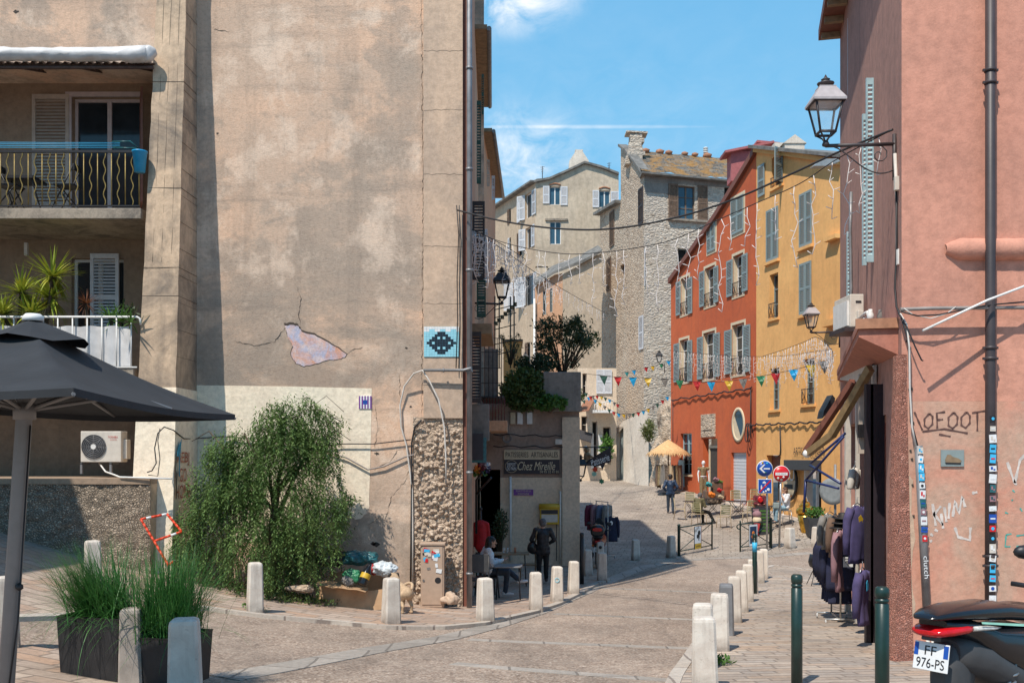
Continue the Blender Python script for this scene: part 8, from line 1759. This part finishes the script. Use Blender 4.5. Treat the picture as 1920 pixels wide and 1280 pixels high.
# shaded cafe corner on the left
def bistro(label, p, s, h, top='wood'):
    t = thing('cafe_table', label, 'table', p); p = V(p); m = MB(); m.box(p+V((0,0,h)), (s[0],s[1],.03), None, .006); m.build('tabletop', top, t)
    for a in (-1,1):
        for b in (-1,1): m = MB(); m.tube([p+V((a*s[0]*.42,b*s[1]*.4,0)), p+V((a*s[0]*.38,b*s[1]*.38,h))], .014, 5); m.build('leg', 'iron', t)
def sp(px, Y, dz=.06): x = P(px,0,Y).x; return V((x, Y, gz(x, Y)+dz))
bistro('thin metal table in front of the seated woman', sp(953,21.9), (.62,.6), .72, 'grey_pipe'); bistro('wooden cafe table with glasses behind the seated woman', sp(957,25.2), (.95,.6), .80)
def dark_chair(label, p, rz, h=.47, back=.95):
    t = thing('cafe_chair', label, 'chair', p, rz); R = Matrix.Translation(V(p)) @ Matrix.Rotation(rz, 4, 'Z'); f = lambda x, y, z: R @ V((x, y, z)); m = MB(); m.box(f(0,0,h), (.44,.44,.035), R, .01); m.build('seat', 'iron', t); m = MB(); m.box(f(0,-.21,(h+back)/2+.10), (.42,.03,.38), R, .01); m.build('backrest', 'moto_grey', t)
    for x in (-1,1):
        for y in (-1,1): m = MB(); m.tube([f(x*.23,y*.23,0), f(x*.2,y*.2,h)]+([f(x*.2,-.22,back)] if y < 0 else []), .017, 6); m.build('leg', 'iron', t)
    m = MB(); m.tube([f(-.24,.2,h+.22), f(-.24,-.2,h+.24), f(.24,-.2,h+.24), f(.24,.2,h+.22)], .015, 6); m.build('arms', 'iron', t); return t
dark_chair('black woven armchair in the near corner of the shaded cafe', sp(897,20.75), .12, .5, 1.0); dark_chair('black cafe chair under the woman in the white blouse', SW+V((0,0,0)), -1.35, .44)
t = thing('wooden_chair', 'light wooden chair at the far table of the shaded cafe', 'chair', sp(990,26)); p = sp(990,26); m = MB(); m.box(p+V((0,0,.46)), (.42,.42,.03), None, .008); m.build('seat', 'wood', t); m = MB(); m.box(p+V((.2,0,.82)), (.03,.40,.18), None, .008); m.build('backrest', 'wood', t)
for a in (-1,1):
    for b in (-1,1): m = MB(); m.tube([p+V((a*.2,b*.19,0)), p+V((a*.19,b*.18,.46 if a < 0 else .92))], .016, 6); m.build('leg', 'wood', t)
for k, x in enumerate((945,952,966)):
    m = MB(); p = sp(x,25.1,.06); m.lathe(p+V((0,0,.82)), [(.03,0),(.035,.14),(.03,.14),(.027,.01)], 12); solo(m, 'glass_jar' if k < 2 else 'flower_pot', 'lantern' if k < 2 else 'terracotta', ('clear drinking glass on the left of the wooden cafe table','clear drinking glass in the middle of the wooden cafe table','small terracotta pot on the wooden cafe table')[k], 'glass' if k < 2 else 'pot')
p = sp(902,24.6); t = thing('dress_form', 'red coat displayed on a dress form behind the seated woman', 'dress form', p); m = MB(); m.tube([p, p+V((0,0,1.9))], .02, 8); m.ball(p+V((0,0,1.93)), .035, 2, (1,1,1.4)); m.lathe(p, [(.22,0),(.2,.03),(.02,.06)], 12); m.build('stand', 'iron', t)
m = MB(); m.capsule(p+V((0,0,1.02)), p+V((0,0,1.50)), .16, .13)
for s_ in (-1,1): m.capsule(p+V((s_*.02,0,1.60)), p+V((s_*.14,0,1.56)), .07, .06); m.capsule(p+V((s_*.16,0,1.55)), p+V((s_*.22,0,1.02)), .05, .042)
remesh(m, .018, 'coat', 'red_cloth', t)
# ================================================================== clothes on wheeled rails
def garment(name, label, c, rz, w_, h, mat, group=None, kind='jacket', print_=None):
    """shirt or jacket on a hanger: c is the hanger hook"""
    c = V(c); t = thing(name, label, 'garment', c, rz, group); R = Matrix.Translation(c) @ Matrix.Rotation(rz, 4, 'Z'); m = MB(); L = []; sd_ = rnd.random()*9
    for i in range(12):
        u = i/11; z = -.06-h*u; hw = w_*.5*(min(1, .25+u*8) if u < .1 else 1+.05*u); th = .055 if u > .05 else .03
        L.append([R @ V((hw*math.cos(a), th*math.sin(a)*(1+.35*math.sin(a*5+sd_+u*2)*u)+.02*math.sin(u*5+sd_), z-(.05*abs(math.cos(a)) if i == 0 else 0))) for a in (k*2*math.pi/18 for k in range(18))])
    m.rings(L, True, True); m.build('torso', mat, t)
    if kind != 'shorts':
        for s_ in (-1,1): m = MB(); m.tube([R @ V((s_*w_*.42,0,-.11)), R @ V((s_*w_*.56,.02,-.28)), R @ V((s_*w_*.60,.03,-.28-h*.32)), R @ V((s_*w_*.58,.03,-.14-h*.75))], [.06,.065,.055,.05], 8); m.build('sleeve', mat, t)
    m = MB(); m.tube([R @ V((-w_*.38,0,-.10)), R @ V((0,0,-.03)), R @ V((w_*.38,0,-.10))], .008, 5); m.tube([R @ V((0,0,-.03)), R @ V((0,0,.03)), R @ V((.02,0,.05))], .005, 5); m.build('hanger', 'steel', t)
    if print_: m = MB(); m.prism([R @ V((x, -.066, z)) for x, z in ((-.05,-.25),(.0,-.21),(.05,-.27),(.035,-.35),(-.03,-.36))], R.to_3x3() @ V((0,-.004,0))); m.build('print', print_, t)
    return t
def rail(label, p, rz, L_, h, two=True):
    t = thing('clothes_rail', label, 'clothes rail', p, rz); R = Matrix.Translation(V(p)) @ Matrix.Rotation(rz, 4, 'Z'); f = lambda x, y, z: R @ V((x, y, z)); m = MB()
    for y in (0, -L_): m.tube([f(-.26,y,.09), f(.26,y,.09)], .018, 6)
    m.tube([f(0,0,.09), f(0,-L_,.09)], .016, 6); m.build('base', 'alu', t)
    for y in (0,-L_): m = MB(); m.tube([f(0,y,.09), f(0,y,h)], .016, 6); m.build('upright', 'alu', t)
    m = MB(); m.tube([f(0,.05,h), f(0,-L_-.05,h)], .014, 6); m.build('top_bar', 'alu', t)
    for x in (-.25,.25):
        for y in (0,-L_): m = MB(); m.lathe(f(x-.012,y,.045), [(.02,0),(.045,.003),(.045,.022),(.02,.025)], 14, R.to_3x3() @ V((1,0,0))); m.build('wheel', 'lamp_clear', t)
    return t, f
p0 = G(1585,1172); p0 = V((p0.x, p0.y+.75, gz(p0.x, p0.y+.75)+.055)); t, f = rail('wheeled clothes rail with navy tops outside the pink corner shop', p0, -.10, .72, 1.52)
for k in range(6): garment('navy_shirt', 'plain navy top packed on the near wheeled rail', f(0,-.02-.13*k,1.50), -.10+rnd.uniform(-.15,.15), .46, .80+.03*(k % 3), 'navy', 'navy tops on the near rail', 'jacket')
for k in range(4): garment('navy_shorts', 'navy shorts hanging low on the near wheeled rail', f(.02,-.05-.18*k,.88), -.1+rnd.uniform(-.2,.2), .40, .48, 'navy', 'navy shorts on the near rail', 'shorts')
q = P(1590,1053,p0.y-.85); t = thing('price_card', 'white printed price card hanging in front of the navy tops', 'card', q); m = MB(); m.box(q, (.165,.006,.17)); m.build('card', 'white_sign', t); m = MB()
for k, (w_, z) in enumerate(((.11,.055),(.06,.02),(.10,-.005),(.05,-.03),(.03,-.06))): m.box(q+V((0,-.005,z)), (w_,.003,.012))
m.build('print_lines', 'letter_black', t)
for (x, y, Y, rz, w_, h, mt, lab, pr) in ((1556,955,17.2,.5,.36,.62,'grey_cloth','grey jacket at the far end of the shop racks',None),(1566,958,16.6,.9,.36,.70,'brown_cloth','brown jacket between the grey ones and the navy rail',None),(1572,985,16.2,1.1,.38,1.0,'pink_cloth','dusty pink garment hanging behind the navy tops',None),(1607,938,14.9,.55,.34,.88,'mauve_cloth','purple hooded top with a small print hanging from the shop frame','yellow_box'),(1617,1058,13.9,.95,.34,.78,'mauve_cloth','long purple-blue garment by the black shop door','cyan'),(1603,868,16.2,.8,.18,.36,'offwhite','cream striped garment hung high under the awning',None)):
    garment('hanging_garment', lab, P(x, y, Y), rz, w_, h, mt, None, 'jacket', pr)
t = thing('hat_stack', 'stack of dark hats on top of the navy clothes rail', 'hats', P(1575,985,15.6)); m = MB()
for k in range(3): m.lathe(P(1573+4*k,990-9*k,15.7), [(.15,0),(.14,.015),(.08,.02),(.075,.09),(.02,.10)], 14)
m.build('hats', 'hair_dark', t)
t = thing('bucket_chair', 'round black shell chair on thin legs at the outer edge of the racks', 'chair', G(1528,1102)); q = G(1536,1102)+V((0,.2,.05)); m = MB(); m.lathe(q+V((.0,0,.38)), [(.02,0),(.2,.03),(.27,.12),(.30,.32),(.285,.32),(.25,.13),(.05,.04)], 18, (.35,-.1,1)); m.build('shell', 'iron', t)
for a in (-1,1):
    for b in (-1,1): m = MB(); m.tube([q+V((a*.2,b*.2,0)), q+V((a*.06,b*.06,.40))], .010, 5); m.build('leg', 'iron', t)
# rail of clothes in the street mouth
p0 = V((P(1118,0,33.5).x, 33.5, gz(2.8,33.5)+.01)); t, f = rail('wheeled clothes rail in the shaded street mouth behind the motorcycle', p0, .35, .9, 1.85)
for k, (mt, lab) in enumerate((('burg_cloth','burgundy top on the rail behind the motorcycle'),('pink_cloth','dusty pink top on the rail behind the motorcycle'),('blue_cloth','slate blue top on the rail behind the motorcycle'),('grey_cloth','grey top on the rail behind the motorcycle'),('navy','black and navy T-shirt at the front of the rail behind the motorcycle'))):
    garment('hanging_garment', lab, f(-.28+.14*k if k < 4 else .18, -.15-.15*k, 1.82 if k < 4 else 1.45), 1.0 if k < 4 else .2, .44, .85, mt, None, 'jacket', 'white_sign' if k == 4 else None)
for k, (mt, x, y, lab) in enumerate((('orange_red',1116,880,'orange-red star price tag on top of the far clothes rail'),('stripe_mint',1114,888,'lime star price tag under the orange one'),('bag_green',1128,902,'green star price tag on the far clothes rail'))):
    m = MB(); c_ = P(x, y, 32.6); m.prism([c_+V(((.10 if i % 2 else .065)*math.cos(i*math.pi/6), 0, (.10 if i % 2 else .065)*math.sin(i*math.pi/6))) for i in range(12)], (0,.01,0)); solo(m, 'price_tag', mt, lab, 'price tag')
# ================================================================== motorcycle in the street mouth
q = V((P(1121,0,30.4).x, 30.4, gz(2.6,30.4)+.015)); t = thing('motorcycle', 'dark red motorcycle with a top box parked in the shade, seen from behind', 'motorcycle', q, -.12); R = Matrix.Translation(q) @ Matrix.Rotation(-.12, 4, 'Z'); f = lambda x, y, z: R @ V((x, y, z))
def wheel(t, c, ax, r, w_):
    m = MB(); ax = V(ax).normalized(); u = V((0,0,1)); s_ = ax.cross(u)
    m.rings([[V(c)+(u*math.cos(a)+s_*math.sin(a))*(r-w_+w_*math.cos(b))+ax*(w_*math.sin(b)) for b in (k*math.pi/5 for k in range(10))] for a in (j*2*math.pi/28 for j in range(29))], True, False); wh = m.build('tyre', 'rubber', t)
    m = MB(); m.lathe(V(c)-ax*.04, [(.03,0),(.05,.08)], 12, ax)
    for k in range(5): a = k*1.2566; m.tube([V(c), V(c)+(u*math.cos(a)+s_*math.sin(a))*(r-w_*1.6)], .018, 6)
    m.tube([V(c)+(u*math.cos(a)+s_*math.sin(a))*(r-w_*1.7) for a in (j*2*math.pi/28 for j in range(29))], .02, 6); m.build('rim', 'moto_grey', wh); return wh
wheel(t, f(0,0,.31), R.to_3x3() @ V((1,0,0)), .31, .075); wheel(t, f(0,1.4,.31), R.to_3x3() @ V((1,0,0)), .31, .06)
def loft(t, name, mat, secs, n=14, sq=.8, fn=f):
    m = MB(); L = []
    for (y, z0, z1, hw) in secs:
        L.append([fn(hw*math.copysign(abs(math.cos(a))**sq, math.cos(a)), y, (z0+z1)/2+(z1-z0)/2*math.copysign(abs(math.sin(a))**sq, math.sin(a))) for a in (k*2*math.pi/n for k in range(n))])
    m.rings(L); return m.build(name, mat, t)
loft(t, 'tail', 'moto_red', [(-.30,.72,.84,.08),(-.1,.62,.88,.17),(.3,.5,.86,.2),(.7,.45,.85,.2),(1.1,.5,.95,.24),(1.3,.55,.9,.12)]); loft(t, 'seat', 'rubber', [(-.15,.85,.90,.12),(.2,.84,.93,.16),(.7,.82,.88,.13)]); loft(t, 'top_box', 'moto_black', [(-.48,1.0,1.22,.16),(-.44,.94,1.30,.21),(-.1,.94,1.32,.21),(-.05,1.0,1.25,.16)])
loft(t, 'reflector', 'lamp_red', [(-.50,1.12,1.22,.14),(-.485,1.11,1.23,.15)]); loft(t, 'tail_light', 'lamp_red', [(-.34,.76,.83,.08),(-.30,.75,.84,.09)]); loft(t, 'mudguard', 'moto_black', [(-.32,.45,.72,.1),(-.2,.4,.75,.11),(.0,.5,.72,.1)])
m = MB(); m.box(f(-.01,-.36,.56), (.21,.008,.14), Matrix.Rotation(-.12,3,'Z')); m.build('number_plate', 'white_sign', t); m = MB(); text_bm(m, '342', f(-.01,-.368,.56), R.to_3x3() @ V((1,0,0)), (0,0,1), .12, .06); m.build('plate_marks', 'grey_cloth', t)
for s_ in (-1,1):
    m = MB(); m.ball(f(s_*.14,-.33,.68), .035, 2); m.build('indicator', 'orange_cloth', t); m = MB(); m.tube([f(s_*.1,1.05,1.0), f(s_*.36,.98,1.06)], .018, 6); m.build('handlebar', 'iron', t); m = MB(); m.tube([f(s_*.25,1.0,1.06), f(s_*.3,1.0,1.22)], .008, 5); m.ball(f(s_*.32,.98,1.25), .07, 2, (1.2,.4,.8)); m.build('mirror', 'iron', t); m = MB(); m.tube([f(s_*.18,.05,.32), f(s_*.16,-.2,.42)], .05, 10); m.build('exhaust', 'darkiron', t)
loft(t, 'windscreen', 'glass', [(1.12,.95,1.05,.2),(1.2,1.0,1.35,.16),(1.18,1.1,1.42,.1)])
# ================================================================== scooter in the lower right corner
q0 = P(1728, 1157, 6.0); za = math.radians(35); ax = V((math.cos(za), math.sin(za), 0)); sg = gz(q0.x, q0.y)+.05; lat = V((-ax.y, ax.x, 0)); q = V((q0.x, q0.y, sg)); hk = (q0.z-sg)/1.10
t = thing('scooter', 'black maxi scooter with a red tail lamp cut off by the lower right corner', 'scooter', q)
f2 = lambda x, y, z: q+ax*(y*1.18)-lat*(x*1.05)+V((0,0,z*hk))         # x to the right of the rider, y forward
def lf(name, mat, secs, n=20, sq=.75): return loft(t, name, mat, secs, n, sq, f2)
lf('seat', 'moto_black', [(0,1.088,1.10,.05),(.05,1.080,1.118,.09),(.14,1.075,1.138,.125),(.30,1.06,1.150,.155),(.6,1.03,1.145,.17),(.85,1.0,1.10,.17),(.95,.98,1.10,.16),(1.2,.90,1.02,.14),(1.35,.86,.95,.10)])
lf('side_fairing', 'moto_black', [(.10,1.03,1.085,.09),(.20,.99,1.08,.13),(.32,.93,1.07,.16),(.5,.78,1.02,.19),(.8,.62,1.0,.22),(1.1,.5,.93,.22),(1.3,.42,.85,.2),(1.45,.4,.6,.16)]); lf('under_fairing', 'moto_grey', [(.22,.80,.95,.09),(.30,.74,.98,.13),(.42,.70,.95,.17),(.6,.62,.82,.20),(.9,.45,.7,.21),(1.2,.3,.55,.2),(1.7,.28,.42,.16)])
lf('tail_lamp', 'lamp_red', [(.03,1.0,1.02,.06),(.05,.985,1.038,.10),(.13,.985,1.05,.135),(.22,.99,1.055,.155),(.26,1.0,1.055,.15)]); lf('indicator', 'lamp_clear', [(.25,1.0,1.05,.157),(.32,1.0,1.045,.172),(.42,1.0,1.03,.186),(.47,1.01,1.02,.18)])
m = MB()
for s_ in (-1,1):
    for a, b, th in (((.30,1.065,.166),(.75,1.01,.226),.016),((.75,1.01,.226),(.95,.965,.236),.03),((.95,.965,.236),(1.2,.86,.232),.04)): m.prism([f2(s_*a[2],a[0],a[1]), f2(s_*b[2],b[0],b[1]), f2(s_*(b[2]+.003),b[0],b[1]-th), f2(s_*(a[2]+.003),a[0],a[1]-th*.7)], lat*(-s_*.004))
m.build('decal', 'stripe_mint', t)
m = MB(); text_bm(m, 'XTOWN', f2(-.224,.66,.955), ax, (0,0,1), .20, .026, shear=.3, thick=.012); m.build('lettering', 'alu', t)
lf('mudguard', 'moto_grey', [(.15,.60,.76,.05),(.20,.50,.93,.09),(.28,.50,.95,.10),(.36,.62,.92,.09)])
pn = (-ax+V((0,0,.18))).normalized(); pc = f2(0,.085,.865); pu = V((0,0,1))-pn*pn.z; pu.normalize(); m = MB(); PR = Matrix((-lat, pn*-1, pu)).transposed(); w_, h_ = .115, .085
m.box(pc, (w_*2,.008,h_*2), PR, .003); pl = m.build('number_plate', 'white_sign', t)
def po(x, z, o=.0055): return pc+(-lat)*x+pu*z+pn*o
m = MB(); text_bm(m, 'FF', po(-.005,.036), -lat, pu, .075, .055, thick=.001); text_bm(m, '976-PS', po(.0,-.04), -lat, pu, .185, .058, thick=.001); m.build('lettering', 'letter_black', pl)
m = MB(); m.face([po(-w_*.98,.0), po(-w_*.74,.0), po(-w_*.74,h_*.9), po(-w_*.98,h_*.9)]); m.face([po(w_*.70,.0), po(w_*.97,.0), po(w_*.97,h_*.9), po(w_*.70,h_*.9)]); m.build('blue_bands', 'blue_sign', pl)
m = MB(); m.box(pc+pu*(h_+.03)+pn*.02, (.10,.06,.04), PR, .008); m.build('plate_lamp', 'moto_grey', t)
wheel(t, f2(0,.42,.30), -lat, .31, .075); wheel(t, f2(0,1.78,.30), -lat, .31, .065)
for s_ in (-1,1):
    m = MB(); A, B = f2(s_*.16,.40,.36), f2(s_*.165,.62,.78); m.tube([A, B], .018, 8); L = [A.lerp(B, k/60)+(lat*math.cos(k*.9)+V((0,0,1)).cross(lat)*math.sin(k*.9))*.036 for k in range(6,54)]; m.tube(L, .009, 6); m.build('shock_absorber', 'steel', t)
    m = MB(); m.tube([f2(s_*.1,1.48,1.12), f2(s_*.34,1.42,1.14)], .018, 8); m.build('handlebar', 'iron', t); m = MB(); m.tube([f2(s_*.2,1.48,1.15), f2(s_*.26,1.47,1.28)], .008, 6); m.ball(f2(s_*.27,1.46,1.36), .075, 2, (1.1,.6,.7)); m.build('mirror', 'iron', t)
lf('front_shield', 'moto_black', [(1.5,.35,.6,.16),(1.58,.36,1.0,.2),(1.68,.4,1.1,.2),(1.8,.55,1.0,.12)]); lf('windscreen', 'glass', [(1.66,1.1,1.18,.14),(1.62,1.2,1.36,.12),(1.6,1.3,1.42,.07)]); lf('front_mudguard', 'moto_black', [(1.5,.5,.58,.08),(1.78,.6,.66,.09),(2.0,.5,.58,.07)])
lf('engine', 'darkiron', [(.35,.22,.42,.10),(.6,.2,.46,.14),(1.0,.22,.42,.12)])
m = MB(); m.tube([f2(.2,.1,.36), f2(.2,.5,.32), f2(.15,.9,.25)], [.06,.065,.03], 12); m.build('exhaust', 'darkiron', t)
# ================================================================== pug by the rubbish
q = V((P(762,1122,18.0).x, 18.0, gz(-1.9,18.)+.055)); rz = .6; t = thing('dog', 'fawn dog with a curled tail nosing at the rubbish box behind a bollard', 'dog', q, rz); R = Matrix.Translation(q) @ Matrix.Rotation(rz, 4, 'Z'); f3 = lambda x, y, z: R @ V((x, y, z))
m = MB(); m.capsule(f3(0,-.02,.36), f3(0,.28,.40), .115, .135, 12); m.capsule(f3(0,.12,.36), f3(0,.30,.37), .12, .14, 12); m.capsule(f3(0,.30,.44), f3(0,.42,.56), .09, .085, 12); m.ball(f3(-.02,.47,.60), .10, 3, (1,.95,.92)); m.capsule(f3(-.03,.52,.57), f3(-.04,.58,.555), .055, .045)
for s_ in (-1,1):
    m.capsule(f3(s_*.08,.0,.34), f3(s_*.09,.05,.23), .075, .05); m.capsule(f3(s_*.09,.05,.23), f3(s_*.09,-.04,.13), .045, .03); m.capsule(f3(s_*.09,-.04,.13), f3(s_*.09,-.02,.03), .028, .025); m.capsule(f3(s_*.09,-.03,.025), f3(s_*.09,.05,.022), .027, .024)
    m.capsule(f3(s_*.08,.28,.32), f3(s_*.085,.27,.17), .05, .034); m.capsule(f3(s_*.085,.27,.17), f3(s_*.085,.30,.03), .030, .025); m.capsule(f3(s_*.085,.30,.025), f3(s_*.085,.36,.022), .026, .023)
L = [f3(.03+.05*math.sin(k*.6), -.10+.02*k-.05*math.cos(k*.6), .46+.05*math.sin(k*.55)+.01*k) for k in range(9)]
for a, b in zip(L, L[1:]): m.capsule(a, b, .028, .026)
remesh(m, .009, 'body', 'pug', t, 2)
for s_ in (-1,1): m = MB(); m.capsule(f3(-.02+s_*.075,.45,.66), f3(-.02+s_*.11,.47,.60), .03, .018); m.build('ear', 'hair_dark', t)
m = MB(); m.ball(f3(-.04,.595,.56), .035, 2); m.build('muzzle', 'hair_dark', t)
